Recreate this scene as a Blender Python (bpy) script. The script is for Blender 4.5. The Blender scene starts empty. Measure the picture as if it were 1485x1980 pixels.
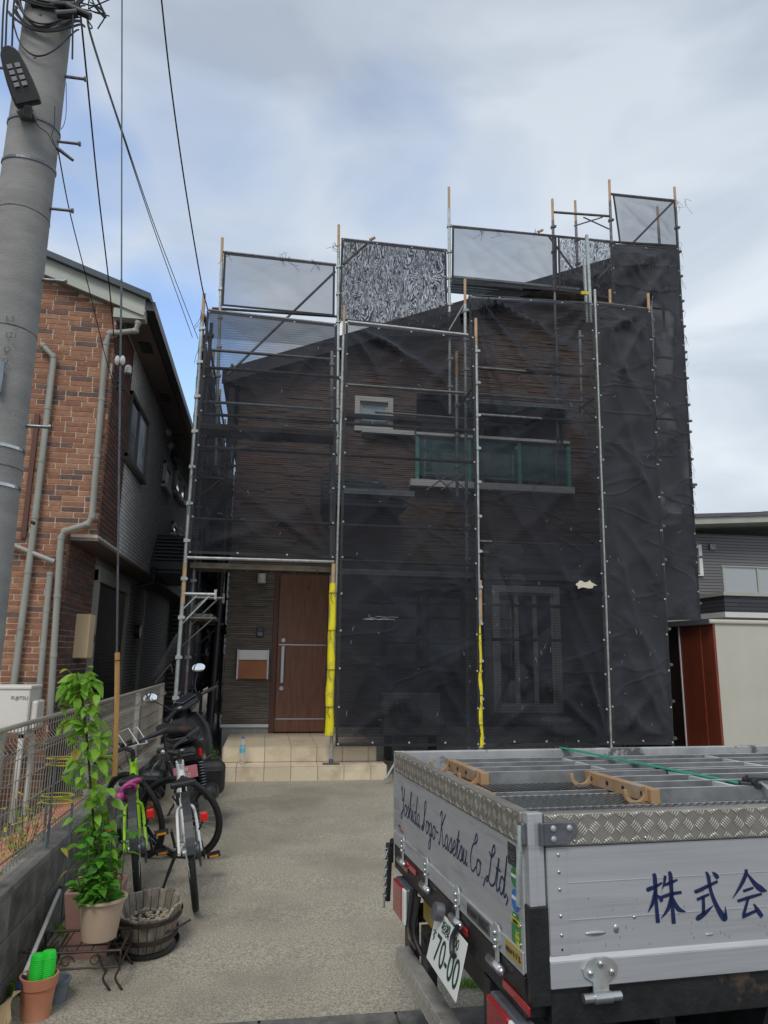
import bpy, math, random
import numpy as np
from mathutils import Vector, Matrix
R = math.radians
sc = bpy.context.scene
# ---------------------------------------------------------------- camera
FPX, CX, CY = 1373.0, 742.5, 990.0
PITCH, ROLL, YAW, EYE = R(11.5), R(.73), R(9.2), 1.56
SKY1 = (2.7, 3.1, .6); EXPO = 0.2
_fw = np.array([math.sin(YAW)*math.cos(PITCH), math.cos(YAW)*math.cos(PITCH), math.sin(PITCH)])
_r0 = np.array([math.cos(YAW), -math.sin(YAW), 0.0]); _u0 = np.cross(_r0, _fw)
_rt = math.cos(ROLL)*_r0 + math.sin(ROLL)*_u0; _up = math.cos(ROLL)*_u0 - math.sin(ROLL)*_r0
CAM = np.array([0, 0, EYE])
cd = bpy.data.cameras.new('camera'); cam = bpy.data.objects.new('camera', cd)
sc.collection.objects.link(cam); sc.camera = cam
cd.sensor_fit = 'VERTICAL'; cd.sensor_height = 24; cd.lens = 24*FPX/1980; cd.clip_start = .05; cd.clip_end = 3000
cam.matrix_world = Matrix(((_rt[0], _up[0], -_fw[0], 0), (_rt[1], _up[1], -_fw[1], 0), (_rt[2], _up[2], -_fw[2], EYE), (0, 0, 0, 1)))
# survey helpers: where a sight line meets a known plane of the place
def _ray(x, y): return _fw + _rt*(x-CX)/FPX - _up*(y-CY)/FPX
def onY(x, y, Y): d = _ray(x, y); return Vector(CAM + d*(Y/d[1]))
def onX(x, y, X): d = _ray(x, y); return Vector(CAM + d*(X/d[0]))
def onZ(x, y, Z=0.): d = _ray(x, y); return Vector(CAM + d*((Z-EYE)/d[2]))
# ---------------------------------------------------------------- world: mostly overcast sky
SUN_EL, SUN_ROT = R(52), R(200)
wd = bpy.data.worlds.new('World'); sc.world = wd; wd.use_nodes = True
nt = wd.node_tree; nt.nodes.clear()
def N(t, ty, **k):
    n = t.nodes.new(ty)
    for a, b in k.items(): setattr(n, a, b)
    return n
L = nt.links.new
out = N(nt, 'ShaderNodeOutputWorld'); bg = N(nt, 'ShaderNodeBackground'); L(bg.outputs[0], out.inputs[0])
sky = N(nt, 'ShaderNodeTexSky', sky_type='NISHITA', sun_disc=False, sun_elevation=SUN_EL, sun_rotation=SUN_ROT, altitude=50, air_density=1.0, dust_density=1.0, ozone_density=1.0)
tc = N(nt, 'ShaderNodeTexCoord')
def wnoise(scale, loc, sc3, det=7, rough=.55, dist=.3):
    mp = N(nt, 'ShaderNodeMapping'); mp.inputs['Location'].default_value = loc; mp.inputs['Scale'].default_value = sc3
    n = N(nt, 'ShaderNodeTexNoise'); n.inputs['Scale'].default_value = scale; n.inputs['Detail'].default_value = det
    n.inputs['Roughness'].default_value = rough; n.inputs['Distortion'].default_value = dist
    L(tc.outputs['Generated'], mp.inputs[0]); L(mp.outputs[0], n.inputs['Vector']); return n
n1 = wnoise(2.3, SKY1, (1, 1, 1.5), 6, .5)
n2 = wnoise(3.2, (5.1, .4, 9.2), (1, 1, 2.4), 4, .5, .5)
def ramp(t, src, pts, link=None):
    r = N(t, 'ShaderNodeValToRGB'); e = r.color_ramp.elements
    while len(e) < len(pts): e.new(.5)
    for i, (p, c) in enumerate(pts): e[i].position = p; e[i].color = (*c, 1) if len(c) == 3 else c
    t.links.new(src, r.inputs[0]); return r
g = lambda v: (v, v, v)
mask = ramp(nt, n1.outputs['Fac'], [(.40, g(0)), (.62, g(1))])
# where the cloud deck opens (thin places low on the left)
blob = None
for (bx, by, c0, k) in ((165, 340, .994, .62), (20, 190, .993, .55), (345, 660, .989, 1.0), (330, 800, .990, 1.0), (400, 350, .985, .25), (750, 290, .992, .35), (900, 430, .992, .15)):
    d_ = Vector(_ray(bx, by)).normalized(); vm = N(nt, 'ShaderNodeVectorMath', operation='DOT_PRODUCT'); vm.inputs[1].default_value = d_
    nv = N(nt, 'ShaderNodeVectorMath', operation='NORMALIZE'); L(tc.outputs['Generated'], nv.inputs[0]); L(nv.outputs[0], vm.inputs[0])
    r_ = N(nt, 'ShaderNodeMapRange', interpolation_type='SMOOTHSTEP'); r_.inputs[1].default_value = c0; r_.inputs[2].default_value = 1.0; r_.inputs[4].default_value = k; L(vm.outputs['Value'], r_.inputs[0])
    if blob is None: blob = r_.outputs[0]
    else: mxx = N(nt, 'ShaderNodeMath', operation='MAXIMUM'); L(blob, mxx.inputs[0]); L(r_.outputs[0], mxx.inputs[1]); blob = mxx.outputs[0]
mb_ = N(nt, 'ShaderNodeMath', operation='MULTIPLY'); L(blob, mb_.inputs[0]); inv = N(nt, 'ShaderNodeMath', operation='MULTIPLY_ADD'); inv.inputs[1].default_value = -1.1; inv.inputs[2].default_value = 1.55; L(mask.outputs[0], inv.inputs[0]); L(inv.outputs[0], mb_.inputs[1])
cov = N(nt, 'ShaderNodeMath', operation='SUBTRACT', use_clamp=True); cov.inputs[0].default_value = 1.0; L(mb_.outputs[0], cov.inputs[1])
cloud = ramp(nt, n2.outputs['Fac'], [(.33, (.50, .56, .64)), (.5, (.60, .665, .74)), (.66, (.73, .785, .84))])
# the cloud deck thickens (greyer) overhead and is brighter towards the horizon
sx = N(nt, 'ShaderNodeSeparateXYZ'); L(tc.outputs['Generated'], sx.inputs[0])
hgt = ramp(nt, sx.outputs['Z'], [(0.0, (1.02, 1.0, .98)), (.35, (.98, .99, 1.0)), (.62, (.80, .82, .86)), (.8, (.70, .71, .75)), (1, (.70, .71, .75))])
ml = N(nt, 'ShaderNodeMix', data_type='RGBA', blend_type='MULTIPLY'); ml.inputs[0].default_value = 1
L(cloud.outputs[0], ml.inputs[6]); L(hgt.outputs[0], ml.inputs[7])
ss = N(nt, 'ShaderNodeMix', data_type='RGBA', blend_type='MULTIPLY'); ss.inputs[0].default_value = 1
ss.inputs[7].default_value = (.25, .25, .25, 1); L(sky.outputs[0], ss.inputs[6])
mx = N(nt, 'ShaderNodeMix', data_type='RGBA'); L(cov.outputs[0], mx.inputs[0]); L(ss.outputs[2], mx.inputs[6]); L(ml.outputs[2], mx.inputs[7])
L(mx.outputs[2], bg.inputs[0]); bg.inputs[1].default_value = 1.0
sd = bpy.data.lights.new('sun', 'SUN'); sd.energy = 1.5; sd.angle = R(20); sd.color = (1, .96, .9)
sun = bpy.data.objects.new('sun', sd); sc.collection.objects.link(sun)
sun.rotation_euler = (R(90)-SUN_EL, 0, -SUN_ROT + R(180))
sc.view_settings.view_transform = 'Standard'; sc.view_settings.look = 'None'; sc.view_settings.exposure = EXPO
sc.view_settings.gamma = 1; sc.view_settings.use_curve_mapping = False
sc.render.engine = 'CYCLES'
try:
    sc.cycles.transparent_max_bounces = 24; sc.cycles.max_bounces = 6
except Exception: pass
rng = random.Random(7)
# ---------------------------------------------------------------- materials
def mat(name, c1, c2=None, scale=6, rough=.6, metal=0, bump=0, bscale=None, det=6, spec=.5, r2=None, c3=None, s3=1.2, k3=.5, lo=.35, hi=.65, stretch=(1, 1, 1), coat=0, trans=0, alpha=1, rand=0, clear3=(.5, .7), emit=None):
    m = bpy.data.materials.new(name); m.use_nodes = True; t = m.node_tree; b = t.nodes['Principled BSDF']; l = t.links.new
    b.inputs['Roughness'].default_value = rough; b.inputs['Metallic'].default_value = metal
    b.inputs['Specular IOR Level'].default_value = spec; b.inputs['Coat Weight'].default_value = coat
    b.inputs['Transmission Weight'].default_value = trans; b.inputs['Alpha'].default_value = alpha
    b.inputs['Base Color'].default_value = (*c1, 1)
    co = t.nodes.new('ShaderNodeTexCoord'); mp = t.nodes.new('ShaderNodeMapping'); mp.inputs['Scale'].default_value = stretch
    l(co.outputs['Object'], mp.inputs[0])
    def noise(s, d=det):
        n = t.nodes.new('ShaderNodeTexNoise'); n.inputs['Scale'].default_value = s; n.inputs['Detail'].default_value = d; n.inputs['Roughness'].default_value = .6
        l(mp.outputs[0], n.inputs['Vector']); return n.outputs['Fac']
    last = None
    if c2:
        r = ramp(t, noise(scale), [(lo, c1), (hi, c2)]); last = r.outputs[0]
    if c3:
        r3 = ramp(t, noise(s3, 5), [(clear3[0], g(0)), (clear3[1], g(k3))])
        mm = t.nodes.new('ShaderNodeMix'); mm.data_type = 'RGBA'; l(r3.outputs[0], mm.inputs[0])
        if last: l(last, mm.inputs[6])
        else: mm.inputs[6].default_value = (*c1, 1)
        mm.inputs[7].default_value = (*c3, 1); last = mm.outputs[2]
    if rand:
        oi = t.nodes.new('ShaderNodeObjectInfo'); hs = t.nodes.new('ShaderNodeHueSaturation')
        mr = t.nodes.new('ShaderNodeMapRange'); mr.inputs[3].default_value = 1-rand; mr.inputs[4].default_value = 1+rand
        l(oi.outputs['Random'], mr.inputs[0]); l(mr.outputs[0], hs.inputs['Value'])
        if last: l(last, hs.inputs['Color'])
        else: hs.inputs['Color'].default_value = (*c1, 1)
        last = hs.outputs[0]
    if last: l(last, b.inputs['Base Color'])
    if r2 is not None:
        rr = ramp(t, noise(scale*1.7), [(.35, g(rough)), (.65, g(r2))]); l(rr.outputs[0], b.inputs['Roughness'])
    if bump:
        bm = t.nodes.new('ShaderNodeBump'); bm.inputs['Strength'].default_value = bump; bm.inputs['Distance'].default_value = .01
        l(noise(bscale or scale*4, 8), bm.inputs['Height']); l(bm.outputs[0], b.inputs['Normal'])
    if emit: b.inputs['Emission Color'].default_value = (*emit[0], 1); b.inputs['Emission Strength'].default_value = emit[1]
    return m
M = {}
M['drive'] = mat('driveway concrete', (.20, .178, .136), (.49, .44, .35), 100, .9, bump=.5, bscale=190, c3=(.19, .17, .13), s3=1.0, k3=.6, det=9, lo=.36, hi=.62, clear3=(.46, .66))
M['road'] = mat('asphalt', (.04, .04, .04), (.09, .09, .088), 120, .9, bump=.6, bscale=200)
M['earth'] = mat('earth', (.12, .10, .075), (.2, .17, .13), 9, .95, bump=.6)
M['kerb'] = mat('kerb concrete', (.09, .085, .078), (.17, .165, .155), 14, .9, bump=.5, bscale=90)
M['block'] = mat('block concrete', (.18, .168, .15), (.30, .285, .255), 7, .93, bump=.8, bscale=60, c3=(.06, .058, .05), s3=3.2, k3=.8, rand=.14)
M['pole'] = mat('pole concrete', (.24, .235, .225), (.31, .305, .29), 4, .85, bump=.35, bscale=60, stretch=(1, 1, 3), c3=(.19, .187, .18), s3=1.6, k3=.5)
M['galv'] = mat('galvanised steel', (.36, .39, .38), (.52, .56, .55), 22, .42, .45, r2=.6, c3=(.30, .26, .2), s3=7, k3=.5)
M['galvdark'] = mat('weathered pipe', (.10, .105, .11), (.20, .20, .205), 14, .5, .6, c3=(.2, .13, .08), s3=5, k3=.6)
M['tan'] = mat('tan pipe paint', (.48, .31, .16), (.56, .38, .22), 12, .7, c3=(.25, .2, .15), s3=8, k3=.6)
M['steel'] = mat('bright steel', (.5, .5, .5), (.62, .62, .62), 20, .3, .9)
M['wire'] = mat('black cable', (.012, .012, .014), rough=.5)
M['bolt'] = mat('step bolt', (.14, .15, .17), (.22, .23, .25), 20, .45, .7)
M['black'] = mat('black plastic', (.014, .014, .015), (.03, .03, .032), 20, .45)
M['blackm'] = mat('black satin', (.010, .010, .011), rough=.28, coat=.2)
M['rubber'] = mat('tyre rubber', (.012, .012, .012), (.022, .022, .022), 30, .8, bump=.3)
M['white'] = mat('white paint', (.74, .74, .72), (.8, .8, .78), 5, .35, coat=.2)
M['green'] = mat('lime paint', (.36, .72, .015), (.42, .8, .03), 5, .3, coat=.5)
M['red'] = mat('red lens', (.75, .015, .012), rough=.2, coat=.6)
M['dred'] = mat('tail lamp red', (.30, .012, .016), (.38, .02, .022), 8, .25, coat=.5)
M['orange'] = mat('amber reflector', (.8, .30, .02), rough=.3)
M['pink'] = mat('pink plate', (.72, .25, .30), rough=.4)
M['magenta'] = mat('magenta vinyl', (.42, .06, .22), rough=.4)
M['alu'] = mat('brushed aluminium', (.50, .51, .52), (.60, .61, .62), 3, .42, .55, r2=.55, bump=.04, bscale=20, stretch=(.25, 1, 9), c3=(.27, .27, .27), s3=3.0, k3=.7)
M['aluW'] = mat('worn painted gate inner', (.34, .35, .36), (.47, .48, .48), 9, .6, .3, c3=(.09, .085, .08), s3=5, k3=.85, clear3=(.54, .58))
M['check'] = mat('checker plate', (.30, .28, .24), (.38, .355, .31), 12, .45, .7, r2=.6)
M['lug'] = mat('checker lug', (.72, .68, .60), (.84, .8, .72), 12, .35, .65)
M['chassis'] = mat('black chassis', (.010, .010, .011), (.022, .022, .023), 12, .42, bump=.25, c3=(.11, .07, .045), s3=9, k3=.6, clear3=(.6, .68))
M['navy'] = mat('navy paint', (.006, .012, .06), (.010, .02, .085), 40, .45)
M['plate'] = mat('number plate white', (.72, .73, .70), (.78, .78, .75), 9, .4)
M['plategreen'] = mat('number plate green', (.010, .05, .025), rough=.5)
M['tile'] = mat('cream step tile', (.64, .54, .385), (.72, .61, .45), 3, .35, r2=.5, bump=.05, bscale=60, rand=.06, c3=(.38, .29, .18), s3=4, k3=.55)
M['grout'] = mat('tile grout', (.10, .085, .065), rough=.9)
M['siding'] = mat('grey brown siding', (.13, .11, .092), (.235, .20, .165), 9, .75, bump=.4, bscale=60, stretch=(.35, 1, 3))
M['sidingup'] = mat('brown siding', (.12, .080, .062), (.225, .155, .122), 9, .75, bump=.4, bscale=60, stretch=(.35, 1, 3))
M['beigestone'] = mat('beige stones', (.30, .25, .18), (.5, .43, .32), 40, .9)
M['footing'] = mat('rendered footing', (.33, .33, .31), (.42, .42, .40), 8, .9, bump=.3)
M['alusill'] = mat('silver sill', (.74, .74, .73), rough=.45, metal=.1)
M['door'] = mat('walnut door', (.16, .07, .043), (.26, .118, .072), 5, .45, bump=.05, stretch=(5, 5, .5), det=10)
M['doorframe'] = mat('walnut frame', (.11, .042, .027), rough=.45)
M['doorsil'] = mat('silver door trim', (.55, .55, .56), rough=.35, metal=.6)
M['terra'] = mat('terracotta', (.52, .20, .105), (.60, .25, .14), 6, .8, bump=.15, bscale=60, c3=(.66, .36, .25), s3=3, k3=.5)
M['mailbrown'] = mat('brown mailbox door', (.36, .12, .045), (.42, .15, .06), 5, .5)
M['offwhite'] = mat('off white enamel', (.66, .66, .62), (.72, .72, .69), 3, .45)
M['beige'] = mat('beige shed panel', (.48, .465, .39), (.53, .515, .44), 1.5, .45, r2=.5)
M['shedred'] = mat('red brown shed door', (.165, .036, .018), (.21, .048, .024), 2, .4, coat=.1)
M['sheddark'] = mat('dark shed frame', (.03, .016, .016), rough=.4)
M['shedtop'] = mat('shed roof edge', (.11, .11, .12), rough=.45)
M['pipe'] = mat('grey downpipe', (.27, .27, .235), (.32, .32, .285), 3, .45, rand=.03)
M['fascia'] = mat('grey green fascia', (.36, .38, .33), (.42, .44, .39), 3, .5)
M['roof'] = mat('blue black roof metal', (.025, .042, .055), (.04, .062, .078), 4, .4)
M['darkwin'] = mat('dark window frame', (.09, .085, .08), rough=.4, metal=.3)
M['soffit'] = mat('brown soffit', (.15, .12, .105), rough=.6)
M['gutter'] = mat('dark gutter', (.03, .03, .034), rough=.35)
M['shutter'] = mat('black shutter', (.012, .013, .016), rough=.35)
M['mortar'] = mat('pale mortar', (.60, .49, .39), (.68, .57, .46), 12, .9, bump=.2)
M['acgrey'] = mat('dimmed unit casing', (.34, .33, .30), (.40, .385, .35), 3, .6)  # casing colour darkened to dim the unit behind the net
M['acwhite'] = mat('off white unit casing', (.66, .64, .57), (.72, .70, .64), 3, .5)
M['pot'] = mat('sand plastic pot', (.48, .35, .25), (.54, .41, .30), 5, .55, c3=(.38, .28, .2), s3=3, k3=.4)
M['pinkp'] = mat('pink planter', (.36, .19, .165), (.42, .24, .2), 5, .6)
M['soil'] = mat('soil', (.02, .014, .01), (.07, .05, .03), 60, .95, bump=1, bscale=80)
M['iron'] = mat('rusty black iron', (.018, .014, .012), (.05, .03, .022), 30, .6)
M['oldwood'] = mat('grey old barrel wood', (.19, .165, .13), (.36, .31, .25), 10, .85, bump=.5, stretch=(4, 4, .6), c3=(.10, .085, .07), s3=4, k3=.6, rand=.12)
M['oldwoodin'] = mat('inside of barrel', (.14, .07, .04), (.22, .13, .08), 12, .85)
M['netgreen'] = mat('bright green plastic', (.02, .62, .04), (.03, .72, .06), 10, .35)
M['bluepot'] = mat('blue grey metal pot', (.12, .15, .19), (.22, .26, .30), 9, .5, .3)
M['bristle'] = mat('broom straw', (.50, .36, .19), (.62, .47, .28), 30, .9, stretch=(8, 8, 1))
M['yellow'] = mat('yellow pad', (.78, .66, .01), (.90, .78, .02), 6, .5, bump=.5, bscale=14, c3=(.42, .36, .10), s3=7, k3=.6, clear3=(.5, .62))
M['oldyellow'] = mat('faded yellow ring', (.55, .42, .03), (.68, .55, .06), 9, .5)
M['fence'] = mat('bronze grey fence', (.34, .31, .26), (.40, .37, .31), 4, .5, .2)
M['wood'] = mat('wooden guard', (.52, .27, .085), (.60, .34, .12), 8, .6, stretch=(4, 4, .6))
M['porcelain'] = mat('white porcelain', (.72, .72, .68), rough=.25, coat=.5)
M['leaf'] = mat('vine leaf', (.15, .31, .03), (.24, .44, .05), 9, .5, rand=.25)
M['basil'] = mat('basil leaf', (.06, .21, .02), (.12, .34, .035), 9, .45, rand=.25)
M['oldleaf'] = mat('yellowed leaf', (.45, .36, .04), (.5, .42, .08), 9, .5, rand=.2)
def leafy(m):
    t = m.node_tree; b = t.nodes['Principled BSDF']; o = t.nodes['Material Output']; tl = t.nodes.new('ShaderNodeBsdfTranslucent'); ms = t.nodes.new('ShaderNodeMixShader'); ms.inputs[0].default_value = .42
    src = b.inputs['Base Color'].links[0].from_socket; hs = t.nodes.new('ShaderNodeHueSaturation'); hs.inputs['Value'].default_value = 1.7; t.links.new(src, hs.inputs['Color']); t.links.new(hs.outputs[0], tl.inputs[0])
    t.links.new(b.outputs[0], ms.inputs[1]); t.links.new(tl.outputs[0], ms.inputs[2]); t.links.new(ms.outputs[0], o.inputs[0])
for k_ in ('leaf', 'basil', 'oldleaf'): leafy(M[k_])
M['stem'] = mat('stem', (.05, .045, .02), (.08, .09, .03), 12, .7)
M['strap'] = mat('green strap', (.006, .22, .13), (.01, .27, .17), 40, .6)
M['planktan'] = mat('worn tan plank end', (.33, .20, .10), (.42, .27, .15), 9, .6, .1, c3=(.34, .32, .29), s3=9, k3=.8)
M['plankgal'] = mat('plank steel', (.38, .40, .40), (.55, .57, .57), 8, .42, .6, c3=(.25, .25, .25), s3=5, k3=.4)
M['sidgrey'] = mat('grey horizontal siding', (.16, .15, .16), (.20, .19, .20), 3, .6)
M['signdark'] = mat('dark sticker', (.03, .03, .032), rough=.4)
M['stgreen'] = mat('green sticker', (.02, .22, .07), rough=.35)
M['stblue'] = mat('blue sticker', (.02, .16, .5), rough=.35)
M['styellow'] = mat('yellow sticker', (.62, .52, .04), rough=.4)
M['stgold'] = mat('gold label', (.42, .30, .07), rough=.4)
M['stwhite'] = mat('white print', (.75, .76, .74), rough=.4)
M['curtain'] = mat('pale curtain', (.5, .5, .48), rough=.9)
M['gravel'] = mat('pink gravel', (.34, .2, .17), (.5, .4, .36), 40, .9, rand=.3)
M['thread'] = mat('white thread', (.6, .6, .58), rough=.7)
M['bottle'] = mat('clear bottle', (.9, .95, .97), rough=.05, trans=.85, alpha=.6)
M['botcap'] = mat('bottle label', (.05, .38, .55), (.3, .6, .75), 25, .3)
M['darkwall'] = mat('dark backing wall', (.05, .05, .05), rough=.9)  # one even near-black tone, used behind siding and windows
def glass(name, c, rough=.03, alpha=1.0, spec=1.0):
    m = mat(name, c, rough=rough, spec=spec, alpha=alpha, coat=1.0); return m
M['glass'] = glass('window glass', (.02, .025, .03))
M['glassblue'] = glass('bright window glass', (.42, .54, .60), .05)  # pale blue base colour stands in for reflected sky
M['skyglass'] = glass('window glass with painted sky reflection', (.70, .76, .80), .05)  # sky reflection of the side panes painted as a pale base colour
M['glassteal'] = glass('teal balcony glass', (.075, .165, .165), .08, .75)
M['frost'] = glass('frosted balcony glass', (.36, .39, .40), .3)
M['ledgrey'] = mat('led module lens', (.30, .31, .32), rough=.2, coat=.6)
M['mirror'] = mat('mirror glass', (.85, .88, .9), rough=.04, metal=1)
M['barkdark'] = mat('bark', (.06, .045, .03), rough=.9)
# bricks: one ramp, picked per object or per joined piece
def brickmat(name, island, dark=False):
    m = bpy.data.materials.new(name); m.use_nodes = True; t = m.node_tree; b = t.nodes['Principled BSDF']; l = t.links.new
    b.inputs['Roughness'].default_value = .85
    src = t.nodes.new('ShaderNodeNewGeometry').outputs['Random Per Island'] if island else t.nodes.new('ShaderNodeObjectInfo').outputs['Random']
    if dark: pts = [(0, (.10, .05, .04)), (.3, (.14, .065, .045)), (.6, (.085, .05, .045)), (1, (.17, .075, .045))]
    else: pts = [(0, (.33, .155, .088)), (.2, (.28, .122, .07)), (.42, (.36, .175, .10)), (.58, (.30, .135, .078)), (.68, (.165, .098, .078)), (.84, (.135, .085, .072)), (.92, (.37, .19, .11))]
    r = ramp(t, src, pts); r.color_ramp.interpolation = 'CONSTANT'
    co = t.nodes.new('ShaderNodeTexCoord'); n = t.nodes.new('ShaderNodeTexNoise'); n.inputs['Scale'].default_value = 22; n.inputs['Detail'].default_value = 8
    gm = t.nodes.new('ShaderNodeNewGeometry'); l(gm.outputs['Position'], n.inputs['Vector'])
    hs = t.nodes.new('ShaderNodeHueSaturation'); mr = t.nodes.new('ShaderNodeMapRange'); mr.inputs[1].default_value = .3; mr.inputs[2].default_value = .7; mr.inputs[3].default_value = .78; mr.inputs[4].default_value = 1.15
    l(n.outputs['Fac'], mr.inputs[0]); l(mr.outputs[0], hs.inputs['Value']); l(r.outputs[0], hs.inputs['Color']); l(hs.outputs[0], b.inputs['Base Color'])
    bm = t.nodes.new('ShaderNodeBump'); bm.inputs['Strength'].default_value = .5; bm.inputs['Distance'].default_value = .01; l(n.outputs['Fac'], bm.inputs['Height']); l(bm.outputs[0], b.inputs['Normal'])
    return m
M['brick'] = brickmat('brick single', False); M['bricks'] = brickmat('brick joined', True); M['brickd'] = brickmat('brown shaded brick joined', True, True)  # brown mix of the side bricks has the side face's shade put in
# fine grey wall tiles on the long side of the neighbour's house
def tilewall(name, ca, cb, mort, bw, bh, off=.5, axis='YZ'):
    m = bpy.data.materials.new(name); m.use_nodes = True; t = m.node_tree; b = t.nodes['Principled BSDF']; l = t.links.new
    b.inputs['Roughness'].default_value = .7
    co = t.nodes.new('ShaderNodeNewGeometry'); s = t.nodes.new('ShaderNodeSeparateXYZ'); c = t.nodes.new('ShaderNodeCombineXYZ')
    l(co.outputs['Position'], s.inputs[0]); l(s.outputs[axis[0]], c.inputs[0]); l(s.outputs[axis[1]], c.inputs[1])
    k = t.nodes.new('ShaderNodeTexBrick'); k.offset = off; k.inputs['Scale'].default_value = 1; k.inputs['Brick Width'].default_value = bw; k.inputs['Row Height'].default_value = bh
    k.inputs['Mortar Size'].default_value = bh*.13; k.inputs['Color1'].default_value = (*ca, 1); k.inputs['Color2'].default_value = (*cb, 1); k.inputs['Mortar'].default_value = (*mort, 1)
    l(c.outputs[0], k.inputs['Vector']); l(k.outputs['Color'], b.inputs['Base Color'])
    bm = t.nodes.new('ShaderNodeBump'); bm.inputs['Strength'].default_value = .6; bm.inputs['Distance'].default_value = .008; bm.invert = True
    l(k.outputs['Fac'], bm.inputs['Height']); l(bm.outputs[0], b.inputs['Normal']); return m
M['finetile'] = tilewall('fine grey wall tile', (.56, .55, .54), (.74, .73, .72), (.22, .21, .20), .10, .05)
M['hsiding'] = tilewall('grey lap siding', (.17, .165, .175), (.21, .205, .215), (.07, .07, .075), 9, .075, .5, 'XZ')
M['hsidingd'] = tilewall('dark lap siding', (.045, .045, .06), (.06, .06, .075), (.02, .02, .025), 2.7, .09, .5, 'XZ')
def netmat(name, op, dark=(.013, .016, .025), moire=0, lines=.06, op2=None, crease=.25):
    m = bpy.data.materials.new(name); m.use_nodes = True; t = m.node_tree; t.nodes.clear(); l = t.links.new
    o = N(t, 'ShaderNodeOutputMaterial'); mixs = N(t, 'ShaderNodeMixShader'); tr = N(t, 'ShaderNodeBsdfTransparent')
    pb = N(t, 'ShaderNodeBsdfPrincipled'); pb.inputs['Roughness'].default_value = .75; pb.inputs['Specular IOR Level'].default_value = .5
    pb.inputs['Sheen Weight'].default_value = .30; pb.inputs['Sheen Tint'].default_value = (.6, .65, .8, 1)
    tl = N(t, 'ShaderNodeBsdfTranslucent'); tl.inputs[0].default_value = (.03, .032, .042, 1); ms = N(t, 'ShaderNodeMixShader'); ms.inputs[0].default_value = .25
    l(pb.outputs[0], ms.inputs[1]); l(tl.outputs[0], ms.inputs[2])
    l(tr.outputs[0], mixs.inputs[1]); l(ms.outputs[0], mixs.inputs[2]); l(mixs.outputs[0], o.inputs[0])
    co = N(t, 'ShaderNodeTexCoord'); n = N(t, 'ShaderNodeTexNoise'); n.inputs['Scale'].default_value = 2.2; n.inputs['Detail'].default_value = 6
    l(co.outputs['Object'], n.inputs['Vector'])
    cr = ramp(t, n.outputs['Fac'], [(.35, tuple(x*.75 for x in dark)), (.7, tuple(x*1.5 for x in dark))]); l(cr.outputs[0], pb.inputs['Base Color'])
    w = N(t, 'ShaderNodeTexWave', bands_direction='Z'); w.inputs['Scale'].default_value = 9; w.inputs['Distortion'].default_value = .5
    l(co.outputs['Object'], w.inputs['Vector'])
    a = N(t, 'ShaderNodeMapRange'); a.inputs[3].default_value = op-lines; a.inputs[4].default_value = op+lines; l(w.outputs['Fac'], a.inputs[0])
    lw = N(t, 'ShaderNodeLayerWeight'); lw.inputs[0].default_value = .5; la = N(t, 'ShaderNodeMath', operation='MULTIPLY_ADD'); la.inputs[1].default_value = .55; l(lw.outputs['Facing'], la.inputs[0]); l(a.outputs[0], la.inputs[2])
    sb2 = N(t, 'ShaderNodeMath', operation='SUBTRACT'); sb2.inputs[1].default_value = .10; l(la.outputs[0], sb2.inputs[0]); src = sb2.outputs[0]
    # thick and thin places in the cloth
    ad = N(t, 'ShaderNodeMath', operation='MULTIPLY_ADD'); ad.inputs[1].default_value = .12; l(n.outputs['Fac'], ad.inputs[0]); l(src, ad.inputs[2]); src = ad.outputs[0]
    # sharp little creases pressed into the cloth: relief and a touch of opacity
    mpc = N(t, 'ShaderNodeMapping'); mpc.inputs['Scale'].default_value = (.8, 1, 2.2); mpc.inputs['Rotation'].default_value = (0, R(12), 0); l(co.outputs['Object'], mpc.inputs[0])
    nc = N(t, 'ShaderNodeTexNoise'); nc.inputs['Scale'].default_value = .8; nc.inputs['Detail'].default_value = 2.2; nc.inputs['Roughness'].default_value = .45; nc.inputs['Distortion'].default_value = .5; l(mpc.outputs[0], nc.inputs['Vector'])
    s1 = N(t, 'ShaderNodeMath', operation='SUBTRACT'); s1.inputs[1].default_value = .5; l(nc.outputs['Fac'], s1.inputs[0]); s2 = N(t, 'ShaderNodeMath', operation='ABSOLUTE'); l(s1.outputs[0], s2.inputs[0])
    s3 = N(t, 'ShaderNodeMapRange'); s3.inputs[1].default_value = 0; s3.inputs[2].default_value = .035; s3.inputs[3].default_value = 1; s3.inputs[4].default_value = 0; l(s2.outputs[0], s3.inputs[0])
    bpn = N(t, 'ShaderNodeBump'); bpn.inputs['Strength'].default_value = crease; bpn.inputs['Distance'].default_value = .05; l(s3.outputs[0], bpn.inputs['Height']); l(bpn.outputs[0], pb.inputs['Normal'])
    s4 = N(t, 'ShaderNodeMath', operation='MULTIPLY_ADD'); s4.inputs[1].default_value = .12*crease; l(s3.outputs[0], s4.inputs[0]); l(src, s4.inputs[2]); src = s4.outputs[0]
    if moire:   # two layers of net lying over each other
        mp = N(t, 'ShaderNodeMapping'); mp.inputs['Scale'].default_value = (2.3, 1, .7); l(co.outputs['Object'], mp.inputs[0])
        n3 = N(t, 'ShaderNodeTexNoise'); n3.inputs['Scale'].default_value = 1.5; n3.inputs['Detail'].default_value = 2.6; n3.inputs['Roughness'].default_value = .5; n3.inputs['Distortion'].default_value = .6; l(mp.outputs[0], n3.inputs['Vector'])
        mu = N(t, 'ShaderNodeMath', operation='MULTIPLY'); mu.inputs[1].default_value = moire; l(n3.outputs['Fac'], mu.inputs[0])
        si = N(t, 'ShaderNodeMath', operation='SINE'); l(mu.outputs[0], si.inputs[0])
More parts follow.
